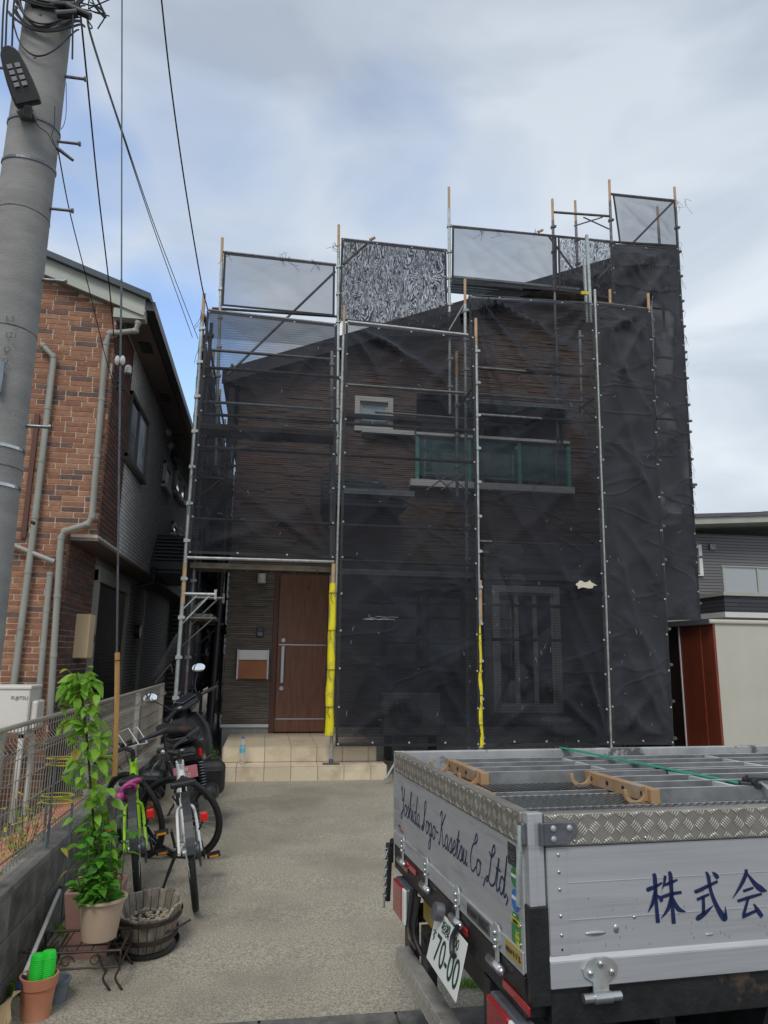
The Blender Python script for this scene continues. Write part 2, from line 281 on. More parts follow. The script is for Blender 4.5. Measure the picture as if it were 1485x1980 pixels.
        mr = N(t, 'ShaderNodeMapRange'); mr.inputs[1].default_value = -.7; mr.inputs[2].default_value = .9; mr.inputs[3].default_value = op+.16; mr.inputs[4].default_value = (op2 if op2 is not None else op-.30); l(si.outputs[0], mr.inputs[0]); n4 = N(t, 'ShaderNodeTexNoise'); n4.inputs['Scale'].default_value = 15; n4.inputs['Detail'].default_value = 3; n4.inputs['Distortion'].default_value = 1.5; l(mp.outputs[0], n4.inputs['Vector'])
        m4 = N(t, 'ShaderNodeMapRange'); m4.inputs[1].default_value = .40; m4.inputs[2].default_value = .62; m4.inputs[3].default_value = .30; m4.inputs[4].default_value = -.12; l(n4.outputs['Fac'], m4.inputs[0])
        a4 = N(t, 'ShaderNodeMath', operation='ADD', use_clamp=True); l(mr.outputs[0], a4.inputs[0]); l(m4.outputs[0], a4.inputs[1]); src = a4.outputs[0]
    l(src, mixs.inputs[0]); m.use_backface_culling = False
    return m
M['net'] = netmat('black scaffold net', .60)
M['netside'] = netmat('dense black net', .84)
M['netlight'] = netmat('grey see-through net', .42, (.05, .056, .07), lines=.03, crease=.25)
M['netmoire'] = netmat('double net', .78, (.04, .042, .05), moire=260)
M['netmoire2'] = netmat('double net thin', .55, (.05, .052, .06), moire=220)
M['netdense'] = netmat('opaque net', .93, (.03, .031, .038), lines=.02)
M['hem'] = mat('net hem', (.02, .021, .025), rough=.7)
# ---------------------------------------------------------------- mesh helpers
def org(o):
    v = Vector((0, 0, 0))
    while o: v = v + o.location; o = o.parent
    return v
class MB:
    def __init__(s): s.v = []; s.f = []; s.mi = []; s.cur = 0
    def add(s, vs, fs):
        n = len(s.v); s.v += [tuple(v) for v in vs]; s.f += [tuple(n+i for i in f) for f in fs]; s.mi += [s.cur]*len(fs); return s
    def hexa(s, p): # 8 points: bottom ring 0-3, top ring 4-7
        return s.add(p, [(3, 2, 1, 0), (4, 5, 6, 7), (0, 1, 5, 4), (1, 2, 6, 5), (2, 3, 7, 6), (3, 0, 4, 7)])
    def box(s, a, b):
        x0, x1 = sorted((a[0], b[0])); y0, y1 = sorted((a[1], b[1])); z0, z1 = sorted((a[2], b[2]))
        return s.hexa([(x0, y0, z0), (x1, y0, z0), (x1, y1, z0), (x0, y1, z0), (x0, y0, z1), (x1, y0, z1), (x1, y1, z1), (x0, y1, z1)])
    def cbox(s, c, d, rot=None):
        h = [k/2 for k in d]; p = [Vector(q) for q in ((-1, -1, -1), (1, -1, -1), (1, 1, -1), (-1, 1, -1), (-1, -1, 1), (1, -1, 1), (1, 1, 1), (-1, 1, 1))]
        p = [Vector((q[0]*h[0], q[1]*h[1], q[2]*h[2])) for q in p]
        if rot is not None: p = [rot @ q for q in p]
        return s.hexa([q + Vector(c) for q in p])
    def bar(s, p, q, w, h, up=(0, 0, 1)):
        p, q = Vector(p), Vector(q); d = (q-p).normalized(); u = Vector(up)
        if abs(d.dot(u)) > .98: u = Vector((0, 1, 0))
        x = d.cross(u).normalized()*w/2; z = x.normalized().cross(d)*h/2
        return s.hexa([p-x-z, p+x-z, q+x-z, q-x-z, p-x+z, p+x+z, q+x+z, q-x+z])
    def tube(s, pts, r, n=8, cap=True):
        pts = [Vector(p) for p in pts]; m = len(pts); rs = r if isinstance(r, (list, tuple)) else [r]*m
        base = len(s.v); vs = []; prev = None
        for i, p in enumerate(pts):
            d = (pts[min(i+1, m-1)]-pts[max(i-1, 0)]).normalized()
            if prev is None:
                a = Vector((0, 0, 1)) if abs(d.z) < .9 else Vector((1, 0, 0)); x = d.cross(a).normalized()
            else:
                x = (prev - d*prev.dot(d)); x = x.normalized() if x.length > 1e-6 else d.orthogonal().normalized()
            prev = x; y = d.cross(x)
            for k in range(n):
                t = 2*math.pi*k/n; vs.append(p + (x*math.cos(t)+y*math.sin(t))*rs[i])
        fs = [(i*n+k, i*n+(k+1) % n, (i+1)*n+(k+1) % n, (i+1)*n+k) for i in range(m-1) for k in range(n)]
        if cap: fs += [tuple(reversed(range(n))), tuple((m-1)*n+k for k in range(n))]
        return s.add(vs, fs)
    def cyl(s, p, q, r, r2=None, n=12): return s.tube([p, q], [r, r if r2 is None else r2], n)
    def lathe(s, c, prof, n=24, ax=(0, 0, 1), sq=(1, 1)):
        c = Vector(c); a = Vector(ax).normalized(); x = a.orthogonal().normalized() if abs(a.z) < .99 else Vector((1, 0, 0)); y = a.cross(x); m = len(prof)
        vs = [c + a*z + x*(math.cos(2*math.pi*k/n)*r*sq[0]) + y*(math.sin(2*math.pi*k/n)*r*sq[1]) for r, z in prof for k in range(n)]
        fs = [(i*n+k, i*n+(k+1) % n, (i+1)*n+(k+1) % n, (i+1)*n+k) for i in range(m-1) for k in range(n)]
        return s.add(vs, fs)
    def sphere(s, c, r, n=10, sq=(1, 1, 1)):
        c = Vector(c); vs = []; m = n//2+1
        for i in range(m+1):
            t = math.pi*i/m
            for k in range(n): ph = 2*math.pi*k/n; vs.append(c + Vector((math.sin(t)*math.cos(ph)*r*sq[0], math.sin(t)*math.sin(ph)*r*sq[1], math.cos(t)*r*sq[2])))
        return s.add(vs, [(i*n+k, (i+1)*n+k, (i+1)*n+(k+1) % n, i*n+(k+1) % n) for i in range(m) for k in range(n)])
    def prism(s, pts, off): # closed polygon pts swept by off
        n = len(pts); off = Vector(off); vs = [Vector(p) for p in pts] + [Vector(p)+off for p in pts]
        return s.add(vs, [tuple(range(n)), tuple(reversed(range(n, 2*n)))] + [(i, i+n, (i+1) % n+n, (i+1) % n) for i in range(n)])
    def torus(s, c, R_, r, ax=(0, 1, 0), n=32, m=8, a0=0, a1=2*math.pi):
        c = Vector(c); a = Vector(ax).normalized(); x = a.orthogonal().normalized(); y = a.cross(x); full = abs(a1-a0-2*math.pi) < 1e-4
        k2 = n if full else n+1; vs = []
        for i in range(k2):
            t = a0+(a1-a0)*i/n; d = x*math.cos(t)+y*math.sin(t)
            for j in range(m): q = 2*math.pi*j/m; vs.append(c + d*(R_+r*math.cos(q)) + a*r*math.sin(q))
        fs = [(i*m+j, ((i+1) % k2)*m+j, ((i+1) % k2)*m+(j+1) % m, i*m+(j+1) % m) for i in range(n) for j in range(m)]
        return s.add(vs, fs)
    def build(s, name, m, parent=None, smooth=False, bevel=0, seg=2, **tags):
        o0 = org(parent)
        me = bpy.data.meshes.new(name); me.from_pydata([tuple(Vector(v)-o0) for v in s.v], [], s.f)
        ms = m if isinstance(m, (list, tuple)) else [m]
        for q in ms: me.materials.append(q)
        if len(ms) > 1: me.polygons.foreach_set('material_index', s.mi)
        if smooth: me.polygons.foreach_set('use_smooth', [True]*len(me.polygons))
        me.update(); o = bpy.data.objects.new(name, me); sc.collection.objects.link(o)
        if parent: o.parent = parent
        if smooth and smooth != 'all':
            try: me.set_sharp_from_angle(angle=R(40))
            except Exception: pass
        if bevel:
            b = o.modifiers.new('bevel', 'BEVEL'); b.width = bevel; b.segments = seg; b.limit_method = 'ANGLE'
        for k, v in tags.items(): o[k] = v
        return o
def thing(name, label, cat, loc=(0, 0, 0), group=None):
    o = bpy.data.objects.new(name, None); sc.collection.objects.link(o); o.location = loc; o.empty_display_size = .1
    o['label'] = label; o['category'] = cat
    if group: o['group'] = group
    return o
def tag(o, label, cat, group=None):
    o['label'] = label; o['category'] = cat
    if group: o['group'] = group
    return o
def ctree(o, parent=None, loc=None, label=None):
    c = o.copy(); sc.collection.objects.link(c)
    if parent: c.parent = parent
    if loc is not None: c.location = loc
    if label: c['label'] = label
    for ch in list(o.children): ctree(ch, c)
    return c
def cat(pts, k=6):   # smooth line through points
    P = [Vector(p) for p in pts]; P = [P[0]*2-P[1]] + P + [P[-1]*2-P[-2]]; r = []
    for i in range(1, len(P)-2):
        for j in range(k):
            t = j/k; a, b, c, d = P[i-1:i+3]
            r.append(.5*((2*b)+(c-a)*t+(2*a-5*b+4*c-d)*t*t+(3*b-a-3*c+d)*t**3))
    r.append(P[-2]); return r
def text(body, size, m, parent, mw, name='lettering', align='LEFT', ext=.0006, xs=1.0):
    cu = bpy.data.curves.new(name, 'FONT'); cu.body = body; cu.size = size; cu.extrude = ext; cu.align_x = align
    cu.materials.append(m); o = bpy.data.objects.new(name, cu); sc.collection.objects.link(o); o.parent = parent
    bpy.context.view_layer.update(); me = bpy.data.meshes.new_from_object(o.evaluated_get(bpy.context.evaluated_depsgraph_get()))
    bpy.data.objects.remove(o); bpy.data.curves.remove(cu); o = bpy.data.objects.new(name, me); sc.collection.objects.link(o); o.parent = parent
    o.matrix_local = mw @ Matrix.Diagonal((xs, 1, 1, 1)); return o
def gz(y): return 0 if y < 3.6 else .018*(y-3.6)
M['beigebox'] = mat('pale timber box', (.66, .50, .30), (.70, .55, .34), 4, .5)
# ================================================================ SETTING
def struct(o): o['kind'] = 'structure'; return o
# driveway sheet (slightly rising to the house), street, far ground
m = MB(); m.add([(-400, -300, -.012), (400, -300, -.012), (400, 600, -.012), (-400, 600, -.012)], [(0, 1, 2, 3)]); struct(m.build('terrain', M['earth']))
m = MB(); m.add([(-40, -12, 0), (40, -12, 0), (40, 3.18, -.004), (-40, 3.18, -.004)], [(0, 1, 2, 3)]); struct(m.build('street', M['road']))
m = MB(); ys = [3.50, 5, 7, 9, 11, 14]
vs = [(x, y, gz(y)+.004) for y in ys for x in (-1.09, 2.45)]
m.add(vs, [(2*i, 2*i+1, 2*i+3, 2*i+2) for i in range(len(ys)-1)]); struct(m.build('driveway', M['drive']))
# kerb stones along the gutter: each its own piece
kb = bpy.data.objects.new('kerb', None); sc.collection.objects.link(kb); kb['kind'] = 'structure'
for i in range(9):
    x0 = -1.75+i*.6; m = MB(); m.cur = 0
    m.hexa([(x0, 3.20, -.05), (x0+.592, 3.20, -.05), (x0+.592, 3.495, -.05), (x0, 3.495, -.05), (x0, 3.24, .012), (x0+.592, 3.24, .012), (x0+.592, 3.495, .009), (x0, 3.495, .009)])
    m.build('kerb_stone', M['kerb'], kb, bevel=.008)
m = MB(); vs = [(x, y, gz(y)+.0) for y in (3.62, 14, 30) for x in (2.45, 14)]; m.add(vs, [(0, 1, 3, 2), (2, 3, 5, 4)]); struct(m.build('house_plot', M['earth']))
m = MB(); vs = [(x, y, gz(y)-.0) for y in (2.0, 14, 30) for x in (-14, -1.25)]; m.add(vs, [(0, 1, 3, 2), (2, 3, 5, 4)]); struct(m.build('neighbour_plot', M['earth']))
# neighbour's salmon paving path behind the fence
pv = bpy.data.objects.new('garden_path', None); sc.collection.objects.link(pv); pv['kind'] = 'structure'
for i in range(7):
    m = MB(); y0 = 3.7+i*.62; m.box((-1.98, y0, gz(y0)+.0), (-1.52, y0+.6, gz(y0)+.06)); m.build('paving_stone', M['terra'], pv, bevel=.01)
# pink pebbles beside the steps (too many to count)
m = MB()
for i in range(420):
    x = 1.62+rng.random()*.55; y = 6.9+rng.random()*2.3; r = .014+rng.random()*.016
    m.sphere((x+.25*(9.2-y)*0, y, gz(y)+.012), r, 6, (1, .8+rng.random()*.4, .6))
o = m.build('pebbles', M['gravel'], smooth='all'); o['kind'] = 'stuff'
# ---- tufts of moss and weeds in the gutter
def weeds(name, c, n, w, h, mt):
    m = MB()
    for i in range(n):
        x = c[0]+rng.gauss(0, w); y = c[1]+rng.gauss(0, w*.5); a = rng.random()*6.3; l = h*(.4+rng.random()*.8); d = Vector((math.cos(a), math.sin(a), 0)); p = Vector((x, y, c[2])); s = d.orthogonal().normalized()*.0035
        m.add([p-s, p+s, p+d*l*.3+Vector((0, 0, l*.7)), ], [(0, 1, 2)]); m.add([p+Vector((0,0,l*.3))-s*1.4, p+Vector((0,0,l*.3))+s*1.4, p+d*l*.75+Vector((0, 0, l*.75))], [(0, 1, 2)])
    o = m.build(name, mt, smooth=False); o['kind'] = 'stuff'; return o
weeds('weeds', onZ(910, 1905, .01), 150, .05, .035, M['leaf'])
weeds('weeds', (-1.0, 4.6, .01), 160, .07, .06, M['leaf']); weeds('weeds', (-1.02, 3.9, .005), 200, .06, .07, M['leaf'])
weeds('weeds', (1.75, 8.9, .1), 90, .08, .12, M['leaf'])
# ================================================================ BLOCK WALL AND FENCE
wall = thing('block_wall', 'low grey concrete block wall along the left of the driveway, under the mesh fence', 'wall', (-1.17, 2.0, 0))
m = MB(); m.box((-1.225, 2.0, -.3), (-1.115, 9.15, .465)); m.build('mortar_core', M['kerb'], wall)
bm_ = {}
for r_ in range(4):
    z0 = -.29+r_*.19
    for i in range(-1, 19):
        y0 = 2.0+i*.4+(.2 if r_ % 2 else 0)
        if y0 < 1.95 or y0 > 8.9: continue
        key = 0
        if key not in bm_:
            q = MB(); q.box((-.07, .004, .004), (.065, .396, .188)); b0 = q.build('concrete_block', M['block'], wall, bevel=.004); bm_[key] = b0; b = b0
        else: b = bm_[0].copy(); sc.collection.objects.link(b); b.parent = wall
        b.location = (-1.17+rng.uniform(-.0015, .0015), y0, z0)
for i in range(12):
    q = MB(); y0 = 2.0+i*.6; q.box((-1.245, y0+.002, .472), (-1.095, y0+.598, .51)); q.build('coping_stone', M['block'], wall, bevel=.006)
fen = thing('mesh_fence', 'bronze grey welded mesh fence standing on the concrete block wall', 'fence', (-1.17, 2.0, .56))
def fence_wires(y0, y1):
    m = MB(); zt = 1.195; n = int((y1-y0)/.05)
    for i in range(n+1):
        y = y0+(y1-y0)*i/n; x = -1.17
        m.tube([(x, y, .53), (x, y, .585), (x+.03, y, .615), (x, y, .645), (x, y, 1.06), (x+.035, y, 1.10), (x, y, 1.14), (x, y, zt)], .0024, 4, False)
    for z, dx in ((.55, 0), (.615, .03), (.68, 0), (.81, 0), (.94, 0), (1.04, 0), (1.10, .035), (1.17, 0)):
        m.tube([(-1.173+dx, y0, z), (-1.173+dx, y1, z)], .003, 5)
    o = m.build('wire_mesh', M['fence'], fen); o['kind'] = 'stuff'; return o
posts = [2.5, 3.66, 5.55, 7.4, 9.05]
for a, b in zip(posts[:-1], posts[1:]): fence_wires(a+.03, b-.03)
for y in posts:
    m = MB(); m.cyl((-1.19, y, .51), (-1.19, y, 1.185), .026, n=14); m.sphere((-1.19, y, 1.185), .027, 10, (1, 1, .6)); m.build('fence_post', M['fence'], fen, smooth=True)
for a, b in zip(posts[:-1], posts[1:]):
    m = MB(); m.tube([(-1.175, a, 1.205), (-1.175, b, 1.205)], .013, 8); m.build('top_rail', M['fence'], fen, smooth=True)
# ================================================================ UTILITY POLE
PX, PYY = -1.50, 4.0
def pr(z): return .168-.0062*z
up = thing('utility_pole', 'tall grey concrete utility pole leaning out of the picture at upper left', 'utility pole', (PX, PYY, 0))
m = MB(); m.lathe((PX, PYY, 0), [(pr(z), z) for z in (0, 1, 2, 3, 3.82, 4.0, 5, 6, 7, 8, 9, 10)], 40); m.build('shaft', M['pole'], up, smooth='all')
for z in (4.02, 3.30, 2.52):
    m = MB(); m.lathe((PX, PYY, z), [(pr(z)+.0005, 0), (pr(z)+.0022, .002), (pr(z)+.0022, .005), (pr(z)+.0005, .008)], 36); m.build('cast_seam', M['kerb'], up, smooth=True)
bands = []
for z, tl in ((2.63, 0), (2.42, 0), (4.62, .02), (4.36, .03)):
    m = MB(); pts = [(PX+(pr(z)+.004)*math.cos(t*math.pi/18), PYY+(pr(z)+.004)*math.sin(t*math.pi/18), z+tl*math.sin(t*math.pi/18)) for t in range(37)]
    for a, b in zip(pts[:-1], pts[1:]): m.bar(a, b, .004, .016)
    if z < 3: m.cbox((PX-.03, PYY-pr(z)-.012, z), (.05, .016, .03)); m.cyl((PX-.09, PYY-pr(z)-.014, z), (PX+.03, PYY-pr(z)-.016, z), .004)
    m.build('steel_band', M['steel' if z < 3 else 'bolt'], up)
for px, py in ((166, 150), (155, 275), (141, 404), (128, 541), (98, 822)):
    p = onY(px, py, 4.0); m = MB(); a = (PX+pr(p.z)*.95, 4.0, p.z-.012); m.cyl(a, (p.x, 4.0, p.z-.012), .0095, n=10); m.cyl((p.x-.008, 4.0, p.z-.012), (p.x+.004, 4.0, p.z-.012), .015, n=8); m.build('step_bolt', M['bolt'], up)
p = onY(3, 131, 4.0); m = MB(); m.cyl((p.x-.1, 4, p.z), (PX-pr(p.z)*.9, 4, p.z), .0095); m.build('step_bolt', M['bolt'], up)
for px, py in ((77, 26), (67, 109), (62, 1010)):
    p = onY(px, py, 4-.14); m = MB(); m.cyl(p, p+Vector((0, .03, 0)), .009); m.build('bolt_hole', M['wire'], up)
m = MB(); m.cbox(onY(-4, 728, 3.83), (.05, .006, .17)); m.build('number_plate', M['bluepot'], up)
for s_, px, py in (('1.5', 8, 620), ('121', 8, 652), ('Q', 6, 680), ('D', 3, 703)):
    p = onY(px, py, 4-pr(3.1)-.004); text(s_, .045, M['kerb'], up, Matrix.Translation(p-up.location) @ Matrix.Rotation(R(90), 4, 'X'))
# tangle of cables round the pole head
m = MB()
for k in range(9):
    z = 5.36+.03*k; rr = pr(z)+.02+rng.random()*.035; dp = .14+.3*rng.random()
    pts = []
    for t in range(0, 17):
        a = math.pi+math.pi*t/16+rng.uniform(-.01, .01); pts.append((PX+rr*1.15*math.cos(a), PYY+rr*math.sin(a), z-dp*math.sin(math.pi*t/16)**1.3*(.6+.4*math.cos((t-10)/5))))
    m.tube(cat(pts, 2), .005+.002*(k % 3), 6)
m.build('cable_loop', M['wire'], up, smooth=True)
m = MB()
for k in range(16):
    a = rng.random()*6.28; rr = pr(5.5)+.05+rng.random()*.12; c = Vector((PX+rr*math.cos(a)*1.2, PYY+rr*math.sin(a)*.6-.05, 5.52+rng.random()*.12)); q = [c+Vector((rng.uniform(-.1, .1), rng.uniform(-.05, .05), rng.uniform(-.14, .14))) for _ in range(5)]
    m.tube(cat(q, 4), .004+rng.random()*.004, 6)
for x in (-.19, -.17, -.135, .20): m.tube(cat([(PX+x, 3.86, 5.9), (PX+x-.01, 3.85, 5.4), (PX+x+.02, 3.84, 5.0)], 5), .0055, 6)
m.build('cable_tangle', M['wire'], up, smooth=True)
m = MB()
for a_, b_, r_ in (((130, 12), (175, 32), .022), ((60, 8), (145, 10), .018), ((110, 30), (150, 26), .025)): m.cyl(onY(*a_, 3.86), onY(*b_, 3.86), r_)
m.build('cable_clamp', M['black'], up)
m = MB(); q = [onY(a, b, 3.84) for a, b in ((60, 225), (75, 245), (92, 258), (104, 280), (112, 285))]; m.tube(cat(q, 4), .0028, 5); q = [onY(a, b, 3.84) for a, b in ((106, 205), (105, 245), (100, 262), (108, 285))]; m.tube(cat(q, 4), .0028, 5)
q = [onY(a, b, 3.84) for a, b in ((128, 160), (128, 215), (124, 240), (118, 250))]; m.tube(cat(q, 4), .002, 5)
m.cyl(onY(110, 286, 3.84), onY(141, 310, 3.84), .011, .008); m.build('junction_sleeve', M['black'], up, smooth=True)
# street light on its bracket
sl = thing('street_light', 'slim black LED street light tilted up on its bracket on the utility pole', 'street lamp', onY(45, 218, 3.8))
A, B = onY(12, 88, 3.62), onY(54, 200, 3.72); ax = (B-A).normalized(); sd_ = onY(68, 120, 3.62)-onY(20, 128, 3.62); sd_ = (sd_-ax*sd_.dot(ax)).normalized(); nn = ax.cross(sd_)
if nn.y > 0: nn = -nn
Ln = (B-A).length
def lp(t, s_, d): return A+ax*(t*Ln)+sd_*(s_)+nn*d
prof = [(-.02, .012), (.03, .036), (.12, .050), (.35, .062), (.6, .070), (.85, .073), (1.0, .070)]
m = MB(); rim = [lp(t, -w_, 0) for t, w_ in prof]+[lp(t, w_, 0) for t, w_ in reversed(prof)]; m.prism(rim, -nn*.055); m.build('housing', M['black'], sl, bevel=.012)
m = MB(); inn = [lp(t*.94+.03, -w_*.84, .004) for t, w_ in prof]+[lp(t*.94+.03, w_*.84, .004) for t, w_ in reversed(prof)]; m.prism(inn, -nn*.003); m.build('lens_cover', M['signdark'], sl)
for k in range(4):
    for sg in (-1, 1):
        m = MB(); c = lp(.36+.105*k, sg*.021, .008); m.hexa([c+ax*u_*.011+sd_*v_*.014+nn*w_ for w_ in (0, .006) for u_, v_ in ((-1, -1), (1, -1), (1, 1), (-1, 1))]); m.build('led_module', M['ledgrey'], sl)
m = MB(); m.bar(lp(.98, 0, -.02), onY(53, 224, 3.80), .045, .03); m.cbox(onY(52, 222, 3.83), (.09, .07, .03)); m.build('bracket', M['bolt'], sl, bevel=.004)
# overhead wires: each its own thing
def wire(name, label, pts, r, c='wire', mt=None, group=None, sag=None, mbx=None):
    m = MB(); base = Vector(pts[0]); m.tube(cat(pts, 10), r, 6); o = m.build(name, mt or M['wire']); tag(o, label, c, group); return o
wire('overhead_wire', 'black service wire running down from the pole to the insulators at the brick house corner', [onY(150, -30, 3.9), onY(170, 170, 4.5), onY(190, 370, 5.6), onY(212, 560, 6.9), onY(223, 684, 7.55)], .006)
wire('overhead_wire', 'thin wire starting below the junction sleeve and running to the brick house corner', [onY(112, 290, 3.9), onY(135, 410, 4.8), onY(170, 550, 5.9), onY(200, 675, 7.0), onY(219, 742, 7.6)], .004)
for dx, nm in ((0, 'left'), (3, 'right')):
    pass
wire('overhead_wire', 'first of two thin parallel wires falling behind the left scaffold, the left one', [onY(168, 25, 3.9), onY(180, 85, 4.4), onY(235, 255, 6.5), onY(300, 450, 9.5), onY(372, 652, 13)], .0065)
wire('overhead_wire', 'second of two thin parallel wires falling behind the left scaffold, the right one', [onY(168, 25, 3.92), onY(181, 85, 4.4), onY(237, 255, 6.5), onY(304, 450, 9.5), onY(383, 655, 13)], .0065)
wire('overhead_wire', 'thick black cable dropping steeply from the top edge to the left scaffold corner', [onY(308, -40, 6.0), onY(330, 160, 6.6), onY(358, 360, 7.6), onY(388, 540, 8.7), onY(402, 600, 9.3)], .0085)
gw = thing('guy_wire', 'steel guy wire with a wooden guard at its foot, behind the mesh fence', 'guy wire', onY(222, 1262, 5.6).copy())
m = MB(); m.tube([onY(236, -40, 4.6), onY(235, 545, 5.05), ], .0055, 6); m.tube([onY(235, 540, 5.05), onY(233, 690, 5.2), onY(226, 1262, 5.6)], .008, 6); m.build('cable', M['bolt'], gw, smooth=True)
m = MB(); m.tube([onY(227, 1262, 5.6), onY(226, 1360, 5.65), onY(222, 1500, 5.7)], .018, 10); m.build('wooden_guard', M['wood'], gw, smooth=True)
m = MB(); m.torus(onY(226.5, 1277, 5.6), .023, .004, (0, 0, 1), 16, 6); m.build('guard_tie', M['wire'], gw)
ins = thing('service_insulators', 'white porcelain wire insulators hanging in front of the brick house corner', 'insulator', onY(232, 700, 5.2))
for dx in (-5, 5):
    m = MB(); c = onY(232+dx, 697, 5.2); m.sphere(c, .026, 14, (.75, 1, 1.45)); m.build('porcelain_drum', M['porcelain'], ins, smooth='all')
m = MB(); c = onY(248, 712, 5.3); m.sphere(c, .026, 12); m.cyl(c-Vector((0, 0, .04)), c, .026); m.build('cable_cap', M['galv'], ins, smooth=True)
m = MB()
for a, b in (((232, 708), (228, 745)), ((234, 708), (238, 752)), ((246, 722), (234, 745)), ((222, 690), (224, 740)), ((217, 720), (230, 752)), ((226, 748), (240, 754)), ((250, 722), (236, 742))):
    q = [onY(*a, 5.25), onY((a[0]+b[0])/2+rng.uniform(-4, 4), (a[1]+b[1])/2, 5.3), onY(*b, 5.3)]; m.tube(cat(q, 4), .004, 5)
for a in ((226, 738), (238, 753), (225, 750), (232, 746)): m.sphere(onY(*a, 5.28), .014, 8)
m.build('wire_connectors', M['wire'], ins)
# ================================================================ BRICK HOUSE (left)
BY, BX, BXL = 7.8, -1.80, -2.08     # front wall plane, upper corner, lower corner
bh = thing('brick_house', 'orange and brown brick two storey house with long grey tiled side wall and dark roof', 'house', (BXL, BY, 0))
ZB = 2.75                            # underside of the upper storey
def roofz(x): return 5.60+(BX-x)*.36
m = MB(); m.add([(-5.5, BY, -.1), (BXL, BY, -.1), (BXL, BY, ZB), (BX, BY, ZB), (BX, BY, roofz(BX)-.17), (-5.5, BY, roofz(-5.5)-.17)], [(0, 1, 2, 3, 4, 5)])
m.build('front_wall', M['mortar'], bh)
m = MB(); m.add([(BX, BY, ZB), (BX, 17, ZB), (BX, 17, 5.45), (BX, BY, 5.45)], [(0, 1, 2, 3)]); m.build('side_wall', M['finetile'], bh)
m = MB(); m.add([(BXL, BY, -.1), (BXL, 9.0, -.1), (BXL, 9.0, ZB), (BXL, BY, ZB), ], [(0, 1, 2, 3)]); m.add([(BXL-.05, 9.0, -.1), (BXL-.05, 17, -.1), (BXL-.05, 17, ZB), (BXL-.05, 9.0, ZB)], [(0, 1, 2, 3)]); m.build('lower_side_wall', M['finetile'], bh)
m = MB(); m.box((-5.4, 16.9, 0), (BX-.01, 17, 5.4)); m.build('back_wall', M['finetile'], bh)
m = MB(); m.box((BX-.32, BY-.004, ZB-.035), (BX+.012, 17, ZB)); m.build('overhang_soffit', M['soffit'], bh)
# bricks
PXm, PZm = .232, .0585
protos = {}
rows = []
z = -.08; r_ = 0
while z < 6.4:
    off = [0, .45, .2, .7, .33, .58][(r_*5+r_ // 3) % 6]*PXm; x = -4.3-off; seq = 0
    while True:
        w = PXm if (seq*7+r_*3) % 5 else PXm*.55
        x1 = x+w; edge = BX if z > ZB else BXL
        if x >= edge-.03: break
        x1 = min(x1, edge)
        if z+PZm < roofz((x+x1)/2)-.20 and x > -4.2: rows.append((x, x1, z))
        x = x1; seq += 1
    z += PZm; r_ += 1
def vis(b): return -2.95 < b[0] and b[2] > .55
cands = sorted([b for b in rows if vis(b)], key=lambda b: abs(b[2]-2.4)-(.25 if b[1]-b[0] > .2 else -.6))[:292]
cs = set(cands); joined = MB()
for b in rows:
    w = b[1]-b[0]-.012; jz = 0
    if b in cs:
        k = round(w, 2)
        if k not in protos:
            q = MB(); q.hexa([(0, 0, 0), (k, 0, 0), (k, .02, 0), (0, .02, 0), (0, .001, PZm-.012), (k, -.001, PZm-.012), (k, .02, PZm-.012), (0, .02, PZm-.012)]); o = q.build('brick', M['brick'], bh); o.parent = bh; protos[k] = o
        else: o = protos[k].copy(); sc.collection.objects.link(o)
        # mesh was shifted by the house origin when built; undo that in the location
        o.location = Vector((b[0]+.004, BY-.007+rng.uniform(-.002, .002), b[2]))
    else: joined.box((b[0]+.004, BY-.007+rng.uniform(-.002, .002), b[2]), (b[0]+.004+w, BY+.01, b[2]+PZm-.012))
joined.build('bricks', M['bricks'], bh)['kind'] = 'stuff'
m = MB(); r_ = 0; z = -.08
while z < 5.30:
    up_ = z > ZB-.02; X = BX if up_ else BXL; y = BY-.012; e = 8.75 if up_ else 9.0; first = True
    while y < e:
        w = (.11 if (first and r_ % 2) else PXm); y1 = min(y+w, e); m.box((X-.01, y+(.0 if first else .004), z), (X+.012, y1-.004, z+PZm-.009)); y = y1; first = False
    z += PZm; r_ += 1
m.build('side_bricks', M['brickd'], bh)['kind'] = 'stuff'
# gable board, roof, eaves, gutter
def gx(x, dz): return (x, roofz(x)+dz)
for nm, dz0, dz1, y0, mt in (('gable_board', -.24, -.03, BY-.10, 'fascia'), ('gable_batten', -.24, -.17, BY-.135, 'fascia')):
    m = MB(); a, b = -5.5, BX+.30
    m.hexa([(a, y0, roofz(a)+dz0), (b, y0, roofz(b)+dz0), (b, BY+.02, roofz(b)+dz0), (a, BY+.02, roofz(a)+dz0), (a, y0, roofz(a)+dz1), (b, y0, roofz(b)+dz1), (b, BY+.02, roofz(b)+dz1), (a, BY+.02, roofz(a)+dz1)]); m.build(nm, M[mt], bh)
m = MB(); m.box((BX-.03, BY-.11, 5.22), (BX+.31, BY+.02, 5.33)); m.build('eave_return', M['fascia'], bh)
rf = MB(); a, b = -5.6, BX+.36; y0, y1 = BY-.17, 17.2
rf.hexa([(a, y0, roofz(a)-.03), (b, y0, roofz(b)-.03), (b, y1, roofz(b)-.03), (a, y1, roofz(a)-.03), (a, y0, roofz(a)+.04), (b, y0, roofz(b)+.04), (b, y1, roofz(b)+.04), (a, y1, roofz(a)+.04)]); rf.build('roof', M['roof'], bh)
m = MB(); m.box((BX+.0, BY+.02, 5.345), (BX+.30, 17, 5.38)); sfo = m.build('soffit', M['soffit'], bh)
for y in (8.6, 10.4, 12.4, 14.4):
    v = MB(); v.box((BX+.08, y, 5.335), (BX+.22, y+.32, 5.346)); v.build('soffit_vent', M['wire'], sfo)
